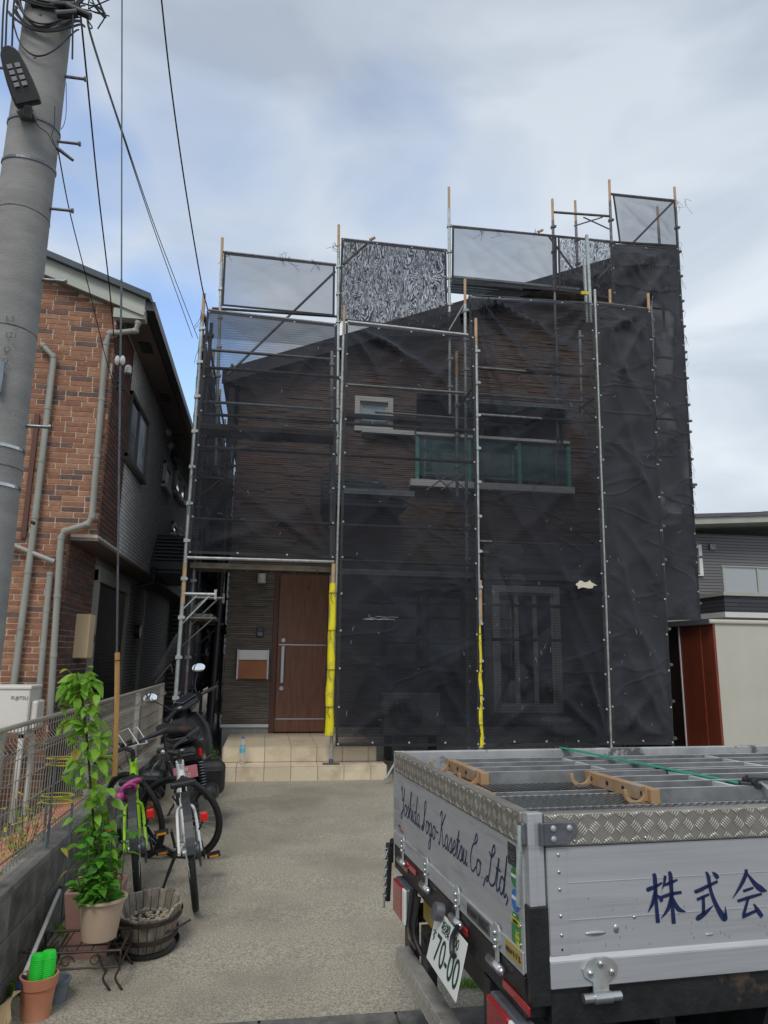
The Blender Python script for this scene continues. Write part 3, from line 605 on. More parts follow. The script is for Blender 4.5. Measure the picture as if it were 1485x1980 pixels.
gb = MB(); gb.box((BX+.30, BY-.10, 5.33), (BX+.40, 17.1, 5.345)); gb.box((BX+.395, BY-.10, 5.33), (BX+.405, 17.1, 5.44)); gb.box((BX+.30, BY-.10, 5.33), (BX+.31, 17.1, 5.44)); gb.box((BX+.30, BY-.105, 5.33), (BX+.405, BY-.095, 5.44)); gb.build('gutter', M['gutter'], bh)
# downpipes on the front
def dpipe(pts, r=.033):
    m = MB(); q = [onY(x, y, BY-.07) for x, y in pts]; m.tube(q, r, 14)
    o = m.build('downpipe', M['pipe'], bh, smooth=True)
    for a, b in zip(q[:-1], q[1:]):
        for t_ in ((.02, .98) if (b-a).length < 1 else (.0, .33, .66, .99)):
            c = a.lerp(b, t_); d = (b-a).normalized()*.018; MB().cyl(c-d, c+d, r*1.12, n=14).build('pipe_collar', M['pipe'], o, smooth=True)
    return o
dpipe([(267, 624), (262, 640), (212, 645), (205, 665), (178, 1000), (170, 1013), (125, 1027), (118, 1040), (96, 1390)])
dpipe([(82, 668), (104, 690), (68, 1000), (26, 1330)], .034)
dpipe([(97, 1108), (90, 1180), (70, 1400)], .031)
dpipe([(20, 1052), (104, 1086)], .026)
# roofed side porch
pr_ = MB(); q = [(-1.95, 11.6), (-1.15, 11.6)]
pr_.hexa([(BX, 11.3, 2.95), (-1.02, 11.3, 2.95), (-1.02, 13.5, 2.95), (BX, 13.5, 2.95), (BX, 11.8, 3.45), (-1.1, 11.8, 3.45), (-1.1, 13.0, 3.45), (BX, 13.0, 3.45)])
po = pr_.build('porch_roof', M['roof'], bh)
for k in range(7):
    z_ = 2.99+k*.065; y_ = 11.3+(z_-2.95); v = MB(); v.box((BX+.02, y_-.035, z_-.006), (-1.06, y_+.02, z_+.012)); v.build('roof_rib', M['shedtop'], po)
m = MB(); m.box((BX, 11.24, 2.83), (-1.0, 11.32, 2.95)); m.box((BX, 11.32, 2.78), (-1.02, 13.5, 2.86)); m.build('porch_fascia', M['gutter'], bh)
m = MB(); m.tube([(-1.72, 11.2, 2.85), (-1.72, 11.2, 2.62), (-1.95, 11.2, 2.55)], .035, 8); m.build('porch_downpipe', M['gutter'], bh, smooth=True)
# big two-light window and smaller ones on the side wall (plane X = BX)
def sidewin(c4, fr, split=True, nm='window', gl='glass', out=.03):
    P = [onX(x, y, BX) for x, y in c4]; y0 = min(p.y for p in P); y1 = max(p.y for p in P); z0 = min(p.z for p in P); z1 = max(p.z for p in P); return y0, y1, z0, z1
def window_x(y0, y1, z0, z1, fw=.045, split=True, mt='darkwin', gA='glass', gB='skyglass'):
    m = MB(); a = BX+.005; b = BX+.05
    for s_ in ((y0, y0+fw, z0, z1), (y1-fw, y1, z0, z1), (y0, y1, z0, z0+fw), (y0, y1, z1-fw, z1)):
        m.box((a, s_[0], s_[2]), (b+.001*len(m.v)/8, s_[1], s_[3]))
    if split: m.box((a, (y0+y1)/2-.02, z0), (b-.008, (y0+y1)/2+.02, z1))
    w = m.build('window', M[mt], bh)
    mid = (y0+y1)/2 if split else y1
    q = MB(); q.box((a+.012, y0+fw, z0+fw), (a+.02, mid, z1-fw)); q.build('pane', M[gA], w)
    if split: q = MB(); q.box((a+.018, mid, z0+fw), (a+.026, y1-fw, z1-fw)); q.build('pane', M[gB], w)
    q = MB(); q.box((BX-.01, y0-.03, z0-.045), (BX+.075, y1+.03, z0)); q.build('sill', M[mt], w)
    return w
a, b = onX(250, 750, BX), onX(284, 800, BX); c = onX(240, 885, BX)
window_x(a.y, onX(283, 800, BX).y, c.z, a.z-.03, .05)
for (x0, yt, x1, yb) in ((316, 890, 325, 950), (338, 905, 345, 962), (348, 922, 354, 975), (331, 1007, 338, 1040), (341, 1016, 347, 1040), (332, 862, 338, 893)):
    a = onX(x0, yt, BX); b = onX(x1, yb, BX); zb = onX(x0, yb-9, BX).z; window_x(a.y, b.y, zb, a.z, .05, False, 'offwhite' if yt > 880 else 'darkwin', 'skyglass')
for px, py in ((317, 835), (322, 862)):
    c = onX(px, py, BX); m = MB(); m.sphere(c+Vector((.06, 0, 0)), .07, 12, (1, 1, 1)); m.build('vent_cowl', M['galv'], bh, smooth='all')
# recessed ground floor: silver jamb, shutter, porch fittings
m = MB(); a = onX(163, 1300, BXL+.03); m.box((BXL-.02, 9.02, .7), (BXL+.06, 9.12, 2.55)); m.box((BXL-.02, 9.02, 2.42), (BXL+.05, 11.1, 2.6)); m.build('shutter_frame', M['pipe'], bh)
sh = MB(); sh.box((BXL-.03, 9.12, .7), (BXL+.0, 11.0, 2.42)); so = sh.build('shutter', M['shutter'], bh)
for k in range(42):
    v = MB(); z_ = .72+k*.04; v.hexa([(BXL, 9.13, z_), (BXL+.004, 9.13, z_), (BXL+.004, 10.98, z_), (BXL, 10.98, z_), (BXL, 9.13, z_+.034), (BXL+.016, 9.13, z_+.03), (BXL+.016, 10.98, z_+.03), (BXL, 10.98, z_+.034)]); v.build('slat', M['shutter'], so)
for y_ in (11.15, 12.6): m = MB(); m.box((BXL-.02, y_, .3), (BXL+.03, y_+.08, 2.6)); m.build('door_jamb', M['pipe'], bh)
m = MB(); m.cyl((BXL+.02, 12.0, 1.9), (BXL+.1, 12.0, 1.9), .11, n=16); m.build('round_vent', M['gutter'], bh)
m = MB(); a = onX(140, 1215, BXL+.1); m.box((BXL, 8.35, 1.50), (BXL+.16, 8.60, 1.98)); o = m.build('meter_box', M['beigebox'], bh, bevel=.01)
m = MB(); m.box((BXL, 8.62, 1.52), (BXL+.1, 8.78, 1.88)); m.cyl((BXL+.1, 8.7, 1.72), (BXL+.14, 8.7, 1.72), .055, n=14); m.build('electric_meter', M['gutter'], bh)
# reveal of a dark red window beside the pole
m = MB(); p0, p1 = onY(62, 800, BY-.02), onY(50, 1040, BY-.02); m.box((p1.x-.05, BY-.03, p1.z), (p1.x, BY-.014, p0.z)); m.build('corner_board', M['doorframe'], bh)
# ---- AC outdoor unit on a stand
ac = thing('air_conditioner_unit', 'off white air conditioner outdoor unit on a stand in front of the brick house', 'air conditioner', (-2.62, 7.1, .1))
P0, P1 = onY(-40, 1330, 7.05), onY(50, 1418, 7.05)
def acunit(root, x0, x1, y0, y1, z0, z1, logo=None, cm='acwhite'):
    m = MB(); m.box((x0, y0, z0), (x1, y1, z1)); m.build('casing', M[cm], root, bevel=.015)
    m = MB(); m.box((x0-.01, y0-.012, z1-.01), (x1+.01, y1+.01, z1+.02)); m.build('lid', M[cm], root, bevel=.006)
    cx_ = x0+(x1-x0)*.38; cz = (z0+z1)/2; rr = min((z1-z0)*.42, (x1-x0)*.34)
    m = MB(); m.cyl((cx_, y0-.006, cz), (cx_, y0-.003, cz), rr, n=32); f = m.build('fan_opening', M['black'], root)
    m = MB()
    for k in range(6):
        a = k*math.pi/3; d = Vector((math.cos(a), 0, math.sin(a))); e = Vector((-math.sin(a), 0, math.cos(a))); c = Vector((cx_, y0-.008, cz)); m.add([c, c+d*rr*.9-e*rr*.25, c+d*rr*.9+e*rr*.25], [(0, 1, 2)])
    m.build('fan_blades', M['bolt'], f)
    m = MB(); n_ = 18
    for k in range(n_): zz = cz-rr+2*rr*(k+.5)/n_; m.box((cx_-rr-.02, y0-.022, zz-.003), (cx_+rr+.02, y0-.017, zz+.003))
    for k in range(5): xx = cx_-rr+2*rr*k/4; m.box((xx-.003, y0-.027, cz-rr), (xx+.003, y0-.0225, cz+rr))
    m.build('grille', M[cm], f)['kind'] = 'stuff'
    m = MB(); m.box((x1, y0+.05, z0+.02), (x1+.06, y0+.28, z0+.28)); m.build('valve_cover', M[cm], root, bevel=.02)
    if logo: text(logo, .042, M['bolt'], root, Matrix.Translation(Vector((x1-.085, y0-.004, z1-.10))-root.location) @ Matrix.Rotation(R(90), 4, 'X'), align='CENTER')
acunit(ac, P1.x-.78, P1.x, 7.05, 7.36, P1.z, P0.z, 'FUJITSU')
m = MB()
for x in (P0.x, P1.x-.05): m.box((x, 7.02, .1), (x+.04, 7.06, P1.z-.002)); m.box((x, 7.34, .1), (x+.04, 7.38, P1.z-.002)); m.box((x, 7.02, P1.z-.04), (x+.04, 7.38, P1.z-.003))
m.build('stand', M['offwhite'], ac)
wt = thing('water_heater', 'tall white water heater cabinet standing behind the mesh fence', 'water heater', (-2.5, 6.4, .05))
m = MB(); m.box((-2.75, 6.3, .12), (-2.25, 6.75, .92)); m.build('cabinet', M['offwhite'], wt, bevel=.01)
m = MB(); m.box((-2.72, 6.28, .05), (-2.28, 6.3, .115)); m.box((-2.252, 6.29, .14), (-2.244, 6.32, .9)); m.build('foot_plate', M['gutter'], wt)
# yellow ring supports and dry plants in the neighbour's garden
for i, (px, py, Y, w) in enumerate(((118, 1478, 4.55, .16), (110, 1550, 4.5, .17))):
    c = onY(px, py, Y); t = thing('plant_support_ring', ('yellow ring plant support, the upper of two behind the fence', 'yellow ring plant support, the lower of two behind the fence')[i], 'plant support', c, 'yellow plant supports')
    for dz in (0, .035): 
        m = MB(); m.torus(c+Vector((0, 0, dz)), w/2, .0045, (.06-dz, .05, 1), 24, 6); m.build('ring', M['oldyellow'], t, smooth='all')
    for k in range(3):
        a = k*2.1+.4; m = MB(); p = c+Vector((math.cos(a)*w/2, math.sin(a)*w/2, 0)); m.cyl((p.x, p.y, .1), (p.x, p.y, c.z+.05), .005, n=6); m.build('stake', M['bluepot'], t)
def shrub(name, label, c, n, w, h, mts, leaf=.03):
    t = thing(name, label, 'plant', c)
    m = MB(); tips = []
    for i in range(max(5, n//12)):
        a = rng.random()*6.3; b = Vector(c); e = b+Vector((math.cos(a)*w*rng.random(), math.sin(a)*w*rng.random(), h*(.5+.5*rng.random()))); m.tube(cat([b, b.lerp(e, .5)+Vector((rng.uniform(-.02, .02), rng.uniform(-.02, .02), .02)), e], 3), .0025, 4); tips.append((b, e))
    m.build('stems', M['stem'], t)
    for q, mt in enumerate(mts):
        m = MB()
        for i in range(n//len(mts)):
            b, e = rng.choice(tips); p = b.lerp(e, .25+.75*rng.random())+Vector((rng.gauss(0, .015), rng.gauss(0, .015), rng.gauss(0, .015))); leafgeo(m, p, leaf*(.6+.8*rng.random()))
        o = m.build('leaves', M[mt], t); o['kind'] = 'stuff'
    return t
def leafgeo(m, p, s, w=.55):
    d = Vector((rng.gauss(0, 1), rng.gauss(0, 1), rng.gauss(-.1, .6))).normalized(); x = d.cross(Vector((rng.gauss(0, .4), rng.gauss(0, .4), 1))).normalized(); n = d.cross(x)
    m.add([p, p+d*s*.35+x*s*w*.5+n*s*.04, p+d*s, p+d*s*.35-x*s*w*.5+n*s*.04, p+d*s*.5-n*s*.05], [(0, 1, 4), (1, 2, 4), (2, 3, 4), (3, 0, 4)])
shrub('garden_plant', 'thin leafy weeds tangled through the lower left corner of the mesh fence', (-1.32, 3.75, .2), 160, .2, .5, ['leaf', 'oldleaf'], .03)
shrub('garden_plant', 'sparse yellowing plant growing inside the yellow ring supports behind the fence', (-1.55, 4.6, .15), 150, .13, .75, ['leaf', 'oldleaf'], .045)
shrub('garden_plant', 'yellow green leafy plant behind the fence between the ring supports and the guy wire', (-1.5, 5.3, .1), 180, .22, .6, ['oldleaf', 'leaf'], .05)
# ================================================================ HOUSE BEING WORKED ON
HY = 10.87; HXL, HXR = -.56, 6.15
def hroof(x): return (6.353+.40*(x-.439)) if x < 5.9 else (6.353+.40*(5.9-.439)-.5*(x-5.9))
ZS1, ZS2 = .27, .45
gy = 8.95
hs = thing('house', 'dark grey brown sided two storey house wrapped in black scaffold netting', 'house', (HXL, HY, .1))
# front wall with openings cut as a grid of panels: list of openings (x0,x1,z0,z1)
pw = lambda x, y: onY(x, y, HY)
dj0, dj1 = .10, .97
DO = (dj0, dj1, ZS2, 2.87)
w1a, w1b = pw(686, 766), pw(759, 838)
W1 = (w1a.x, w1b.x, w1b.z, w1a.z)
gla, glb = pw(805, 790), pw(1098, 948)
BAL = (gla.x, glb.x, glb.z, pw(805, 762).z)
g1a, g1b = pw(950, 1132), pw(1088, 1378)
WG = (g1a.x, g1b.x, g1b.z, g1a.z)
g2a, g2b = pw(738, 1130), pw(905, 1390); WR = (g2a.x, g2b.x, g2b.z, g2a.z)  # added dark window, darkens the ground floor behind the net
opens = [DO, W1, BAL, WG, WR]
xs = sorted({HXL, HXR, 5.9, *[o[0] for o in opens], *[o[1] for o in opens]}); 
base = MB()
for a, b in zip(xs[:-1], xs[1:]):
    zs_ = [.5]+sorted(z for o in opens if o[0] < (a+b)/2 < o[1] for z in (o[2], o[3])); n = 0
    zz = [.05]; 
    for o in sorted([o for o in opens if o[0] < (a+b)/2 < o[1]], key=lambda o: o[2]): zz += [o[2], o[3]]
    segs = [(zz[i], zz[i+1]) for i in range(0, len(zz)-1, 2)]; last = zz[-1] if len(zz) % 2 else None
    for z0, z1 in segs: base.add([(a, HY, z0), (b, HY, z0), (b, HY, z1), (a, HY, z1)], [(0, 1, 2, 3)])
    base.add([(a, HY, zz[-1]), (b, HY, zz[-1]), (b, HY, hroof(b)-.1), (a, HY, hroof(a)-.1)], [(0, 1, 2, 3)])
base.add([(HXL, HY, .05), (HXL, HY, hroof(HXL)-.1), (HXL, 18, hroof(HXL)-.1), (HXL, 18, .05)], [(0, 1, 2, 3)])
base.add([(HXR, HY, .05), (HXR, HY, hroof(HXR)-.1), (HXR, 18, hroof(HXR)-.1), (HXR, 18, .05)], [(0, 1, 2, 3)])
base.add([(HXL, 18, .05), (HXR, 18, .05), (HXR, 18, 6), (HXL, 18, 6)], [(0, 1, 2, 3)])
base.build('wall', M['darkwall'], hs)
# ribbed siding courses, real strips with staggered joints
sb = MB(); sbu = MB(); z = .56; r_ = 0
while z < 8.6:
    x = HXL-.015-rng.random()*.4; hh = .030+rng.random()*.006
    while x < HXR:
        w = .22+rng.random()*.5; a, b = max(x, HXL-.012), min(x+w, HXR); x += w
        if b-a < .02: continue
        if z+hh > min(hroof(a), hroof(b))-.11: continue
        pieces = [(a, b)]
        for o in opens:
            if o[2]-.02 < z+hh/2 < o[3]+.02:
                np_ = []
                for p, q in pieces:
                    if q <= o[0] or p >= o[1]: np_.append((p, q))
                    else:
                        if p < o[0]: np_.append((p, o[0]))
                        if q > o[1]: np_.append((o[1], q))
                pieces = np_
        d = rng.choice([.010, .014, .019, .024])
        for p, q in pieces:
            if q-p > .01: (sb if z < 3.35 else sbu).box((p+.001, HY-d, z), (q-.001, HY+.002, z+hh-.006))
    z += hh; r_ += 1
sb.build('siding_courses', M['siding'], hs)['kind'] = 'stuff'; sbu.build('upper_siding_courses', M['sidingup'], hs)['kind'] = 'stuff'
sb = MB()
for k in range(150): z = .56+k*.036; sb.box((HXL-.014-.006*(k % 3), HY+.0, z), (HXL+.002, 15.5, z+.03))
sb.build('side_siding_courses', M['siding'], hs)['kind'] = 'stuff'
m = MB(); m.box((HXL-.03, HY-.045, .535), (dj0-.004, HY+.02, .575)); m.build('silver_sill_strip', M['alusill'], hs)
m = MB(); m.box((HXL, HY-.01, .1), (dj0-.004, HY+.2, .533)); m.box((dj1+.004, HY-.01, .1), (HXR, HY+.2, .533)); m.build('footing', M['footing'], hs)
# roof with eave board
m = MB(); a, b = HXL-.28, 5.9
for p, q in ((a, 5.9), (5.9, HXR+.3)):
    m.hexa([(p, HY-.27, hroof(p)-.10), (q, HY-.27, hroof(q)-.10), (q, 18.2, hroof(q)-.10), (p, 18.2, hroof(p)-.10), (p, HY-.27, hroof(p)+.03), (q, HY-.27, hroof(q)+.03), (q, 18.2, hroof(q)+.03), (p, 18.2, hroof(p)+.03)])
m.build('roof', M['roof'], hs)
m = MB(); m.hexa([(a, HY-.29, hroof(a)-.2), (b, HY-.29, hroof(b)-.2), (b, HY-.273, hroof(b)-.2), (a, HY-.273, hroof(a)-.2), (a, HY-.29, hroof(a)+.035), (b, HY-.29, hroof(b)+.035), (b, HY-.273, hroof(b)+.035), (a, HY-.273, hroof(a)+.035)]); m.build('barge_board', M['gutter'], hs)
# ---- door
dr = MB(); x0, x1 = dj0, dj1
m = MB(); m.box((x0, HY-.03, ZS2), (x0+.075, HY+.1, 2.87)); m.box((x0+.075, HY-.028, 2.81), (x1-.05, HY+.1, 2.87)); m.build('door_frame', M['doorframe'], hs, bevel=.004)
m = MB(); m.box((x1-.05, HY-.075, ZS2), (x1+.01, HY+.1, 2.87)); m.build('silver_jamb', M['doorsil'], hs, bevel=.004)
m = MB(); m.box((x0+.08, HY+.0, ZS2+.015), (x1-.055, HY+.05, 2.805)); d = m.build('door', M['door'], hs, bevel=.003)
for py in (1109, 1247, 1390):
    z_ = pw(580, py).z; m = MB(); m.box((x0+.10, HY-.010, z_-.008), (x1-.06, HY+.002, z_+.008)); m.build('trim_line', M['doorsil'], d)
ha, hb = pw(547, 1249), pw(545, 1320)
m = MB(); m.box((ha.x-.02, HY-.075, hb.z), (ha.x+.025, HY-.05, ha.z)); m.box((ha.x-.01, HY-.05, hb.z+.05), (ha.x+.01, HY, hb.z+.08)); m.box((ha.x-.01, HY-.05, ha.z-.08), (ha.x+.01, HY, ha.z-.05)); m.build('handle', M['doorsil'], d, bevel=.004)
for px, py in ((548, 1238), (544, 1331)): c = pw(px, py); m = MB(); m.cyl((c.x, HY-.015, c.z), (c.x, HY, c.z), .03, n=18); m.cyl((c.x, HY-.02, c.z), (c.x, HY-.015, c.z), .014, n=12); m.build('lock', M['doorsil'], d, smooth=True)
c = pw(597, 1137); m = MB(); m.cyl((c.x, HY-.006, c.z), (c.x, HY, c.z), .012); m.build('peephole', M['black'], d)
# small fixtures on the wall by the door (things that hang on it)
a, b = pw(460, 1256), pw(518, 1313)
mb_ = thing('mailbox', 'wall mailbox with white flap and brown front beside the front door', 'mailbox', ((a.x+b.x)/2, HY-.06, b.z))
m = MB(); m.box((a.x, HY-.13, b.z), (a.x+.022, HY-.022, a.z)); m.box((b.x-.022, HY-.13, b.z), (b.x, HY-.022, a.z)); m.build('side_plate', M['doorsil'], mb_)
zm = pw(490, 1276).z; m = MB(); m.box((a.x+.022, HY-.15, zm), (b.x-.022, HY-.022, a.z-.004)); m.build('flap', M['white'], mb_, bevel=.008)
m = MB(); m.box((a.x+.022, HY-.125, b.z+.006), (b.x-.022, HY-.024, zm-.004)); m.build('box_front', M['mailbrown'], mb_, bevel=.004)
a, b = pw(496, 1213), pw(510, 1232); t = thing('intercom', 'small dark intercom panel on the siding above the mailbox', 'intercom', ((a.x+b.x)/2, HY-.03, b.z))
m = MB(); m.box((a.x, HY-.05, b.z), (b.x, HY-.022, a.z)); m.build('casing', M['black'], t, bevel=.005)
m = MB(); m.box((a.x+.022, HY-.053, b.z+.02), (b.x-.022, HY-.0495, b.z+.07)); m.build('speaker', M['bolt'], t); m = MB(); m.box((a.x+.022, HY-.053, b.z+.085), (b.x-.022, HY-.0495, a.z-.02)); m.build('lens', M['blackm'], t)
a, b = pw(499, 1099), pw(514, 1129); t = thing('wall_lamp', 'white cylindrical porch lamp on the siding left of the front door', 'wall lamp', ((a.x+b.x)/2, HY-.07, b.z))
m = MB(); m.cyl(((a.x+b.x)/2, HY-.09, b.z), ((a.x+b.x)/2, HY-.09, a.z), (b.x-a.x)/2, n=20); m.build('shade', M['offwhite'], t, smooth=True, bevel=.004)
m = MB(); m.box((a.x+.03, HY-.06, b.z+.03), (b.x-.03, HY-.02, a.z-.03)); m.build('mount', M['bolt'], t)
a, b = pw(470, 1172), pw(517, 1176); t = thing('name_sign', 'thin black metal name sign with small letters above the intercom', 'name plate', ((a.x+b.x)/2, HY-.03, b.z))
m = MB(); m.tube([(a.x, HY-.045, (a.z+b.z)/2+.01), (b.x, HY-.045, (a.z+b.z)/2)], .007, 6); m.build('bar', M['wire'], t)
text('SUNUY', .075, M['bolt'], t, Matrix.Translation(Vector((a.x+.12, HY-.05, a.z))-t.location) @ Matrix.Rotation(R(90), 4, 'X'), ext=.003)
# ---- windows
def window_y(x0, x1, z0, z1, fw, fm, panes, sill=True, mt='glass', rec=.03, parent=None, y=None, label=None):
    y = HY if y is None else y; m = MB(); f0, f1 = y-.045, y+.06
    m.box((x0, f0, z0), (x0+fw, f1, z1)); m.box((x1-fw, f0, z0), (x1, f1, z1)); m.box((x0+fw, f0, z1-fw), (x1-fw, f1, z1)); m.box((x0+fw, f0, z0), (x1-fw, f1, z0+fw))
    w = m.build('window', M[fm], parent or hs, bevel=.003); iw = (x1-x0-2*fw)
    for i in range(panes):
        a = x0+fw+iw*i/panes; b = x0+fw+iw*(i+1)/panes; k = .035
        q = MB(); q.box((a+k, y+rec, z0+fw+k), (b-k, y+rec+.006, z1-fw-k)); q.build('pane', M[mt], w)
        q = MB(); q.box((a+.001, y+rec-.02, z0+fw), (a+k, y+rec+.02, z1-fw)); q.box((b-k, y+rec-.02, z0+fw), (b-.001, y+rec+.02, z1-fw)); q.box((a+k, y+rec-.02, z0+fw), (b-k, y+rec+.02, z0+fw+k)); q.box((a+k, y+rec-.02, z1-fw-k), (b-k, y+rec+.02, z1-fw)); q.build('sash', M[fm], w)
    return w
window_y(*W1, .085, 'offwhite', 1, mt='glassblue'); 
window_y(*WG, .10, 'offwhite', 3, mt='glass'); window_y(*WR, .06, 'darkwin', 2, mt='glass')
m = MB(); m.box((HXL+.05, HY+.09, .5), (dj0-.05, HY+.1, 2)); 
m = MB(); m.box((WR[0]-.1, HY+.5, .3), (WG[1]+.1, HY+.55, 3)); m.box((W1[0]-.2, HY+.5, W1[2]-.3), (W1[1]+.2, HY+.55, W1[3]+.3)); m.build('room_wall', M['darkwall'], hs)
# balcony recess with glass front
bx0, bx1, bz0, bz1 = BAL
m = MB(); yb = HY+1.25
m.add([(bx0, HY, bz0), (bx1, HY, bz0), (bx1, yb, bz0), (bx0, yb, bz0), (bx0, HY, bz1), (bx1, HY, bz1), (bx1, yb, bz1), (bx0, yb, bz1)], [(0, 1, 2, 3), (4, 7, 6, 5), (0, 3, 7, 4), (1, 5, 6, 2), (3, 2, 6, 7)]); m.build('balcony_recess', M['siding'], hs)
window_y(bx0+.35, bx0+1.5, bz0+.15, bz1-.1, .07, 'offwhite', 2, y=yb-.07, mt='glassblue')
bl = thing('glass_balcony', 'teal glass balcony railing on the upper floor seen through the netting', 'balcony', (bx0, HY-.1, bz0))
zt = pw(950, 853).z
for i in range(3):
    a = bx0+(bx1-bx0)*i/3; b = bx0+(bx1-bx0)*(i+1)/3; m = MB(); m.box((a+.035, HY-.075, bz0+.1), (b-.035, HY-.063, zt-.03)); m.build('glass_panel', M['glassteal'], bl)
M['tealpost'] = mat('teal post edge', (.12, .34, .30), rough=.3)
for i in range(4):
    a = bx0+(bx1-bx0)*i/3; m = MB(); m.box((a-.03, HY-.095, bz0+.02), (a+.03, HY-.05, zt-.001)); m.build('post', M['tealpost'], bl)
m = MB(); m.box((bx0-.02, HY-.12, zt), (bx1+.02, HY-.02, zt+.045)); m.build('handrail', M['alusill'], bl)
m = MB(); m.box((bx0-.12, HY-.16, bz0-.09), (bx1+.05, HY+.02, bz0+.02)); m.build('floor_edge', M['alusill'], bl)
m = MB(); a, b = pw(698, 833), pw(798, 845); m.box((a.x, HY-.14, a.z-.06), (b.x, HY-.0245, a.z+.01)); m.build('parapet_cap', M['alusill'], hs)
m = MB(); m.box((pw(660, 740).x, HY-.10, 5.31), (4.1, HY-.026, 5.37)); m.build('cornice_strip', M['gutter'], hs)
# small tiled roof above the porch
a = pw(655, 935); b = pw(770, 1000)
m = MB(); m.hexa([(.75, HY-.75, b.z), (b.x, HY-.75, b.z), (b.x, HY-.026, b.z), (.75, HY-.026, b.z), (.75, HY-.1, a.z+.08), (b.x-.35, HY-.1, a.z+.08), (b.x-.35, HY-.027, a.z+.08), (.75, HY-.027, a.z+.08)]); cn = m.build('canopy_roof', M['roof'], hs)
for k in range(7):
    t_ = k/7; z_ = b.z+(a.z+.08-b.z)*t_; y_ = HY-.75+.65*t_; v = MB(); v.box((.76, y_-.02, z_-.004), (b.x-.35*t_, y_+.03, z_+.02)); v.build('tile_course', M['shedtop'], cn)
# downspout at the house's left corner
m = MB(); m.tube([(HXL-.16, HY-.3, .1), (HXL-.11, HY-.22, 2.9), (HXL-.11, HY-.22, 5.6)], .04, 8); m.build('corner_downpipe', M['gutter'], hs, smooth=True)
# AC unit behind the net
c0, c1 = onY(743, 1343, 10.3), onY(853, 1378, 10.3)
ac2 = thing('air_conditioner_unit', 'air conditioner outdoor unit standing against the house, dimly seen behind the second net bay', 'air conditioner', (c0.x, 10.3, .12))
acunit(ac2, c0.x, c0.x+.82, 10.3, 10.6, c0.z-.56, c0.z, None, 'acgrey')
for x_ in (.05, .7): m = MB(); m.box((c0.x+x_, 10.32, .1), (c0.x+x_+.07, 10.58, c0.z-.56)); m.build('foot', M['gutter'], ac2)
st = thing('stool', 'small round stool or stand behind the lower part of the third net bay', 'stool', onY(1075, 1400, 9.9))
c = onY(1075, 1392, 9.9); m = MB(); m.lathe((c.x, 9.9, c.z), [(0.001, .03), (.2, .03), (.23, .0), (.2, -.03), (.001, -.03)], 24); m.build('seat', M['offwhite'], st, smooth=True)
for k in range(3): a_ = k*2.1; m = MB(); m.cyl((c.x+.12*math.cos(a_), 9.9+.12*math.sin(a_), c.z-.03), (c.x+.16*math.cos(a_), 9.9+.16*math.sin(a_), .1), .015); m.build('leg', M['galv'], st)
# ================================================================ ENTRANCE STEPS
es = thing('entrance_steps', 'two cream tiled steps leading up to the front door', 'steps', (.5, gy, gz(gy)))
SX0, SX1 = -.47, 1.52; UX1 = 1.44
m = MB(); m.box((SX0+.01, gy+.012, .0), (SX1-.01, 9.4, ZS1-.012)); m.box((SX0+.03, 9.28, .0), (UX1-.01, HY-.012, ZS2-.012)); m.build('core', M['grout'], es)
def tilebox(a, b):
    q = MB(); q.box(a, b); q.build('tile', M['tile'], es, bevel=.004)
fx = [SX0]+[onY(px, 1500, gy).x for px in (456, 510, 562, 614, 665, 717)]+[SX1]
for a, b in zip(fx[:-1], fx[1:]):
    tilebox((a+.002, gy, gz(gy)-.02), (b-.002, gy+.012, ZS1-.013)); tilebox((a+.002, gy-.002, ZS1-.012), (b-.002, 9.262, ZS1))
ux = [SX0+.02]+[onY(px, 1450, 9.27).x for px in (512, 563, 613, 663, 712)]+[UX1]
for a, b in zip(ux[:-1], ux[1:]):
    tilebox((a+.002, 9.27, ZS1+.001), (b-.002, 9.282, ZS2-.013)); tilebox((a+.002, 9.268, ZS2-.012), (b-.002, HY-.035, ZS2))
for y0, y1 in ((8.97, 9.27),): 
    tilebox((SX0-.01, y0, .06), (SX0, y1, ZS1-.013)); tilebox((SX1, y0, .06), (SX1+.01, y1, ZS1-.013))
for k in range(4): y0 = 9.29+k*.38; tilebox((SX0+.01, y0, .08), (SX0+.02, y0+.376, ZS2-.013)); tilebox((UX1, y0, .08), (UX1+.01, y0+.376, ZS2-.013))
bt = onZ(468, 1476, ZS1); bt.y = 9.1; bt = Vector((onY(468, 1470, 9.1).x, 9.1, ZS1))
bo = thing('water_bottle', 'clear plastic water bottle with blue label standing on the lower step', 'bottle', bt)
m = MB(); m.lathe(bt, [(.001, .001), (.030, 0), (.034, .01), (.034, .06), (.031, .065), (.034, .07), (.034, .2), (.030, .24), (.014, .285), (.013, .30), (.001, .30)], 20); m.build('body', M['bottle'], bo, smooth='all')
m = MB(); m.lathe(bt, [(.0348, .13), (.0352, .132), (.0352, .212), (.0348, .214)], 20); m.build('label', M['botcap'], bo, smooth=True)
m = MB(); m.cyl(bt+Vector((0, 0, .298)), bt+Vector((0, 0, .322)), .015, n=16); m.build('cap', M['stblue'], bo)
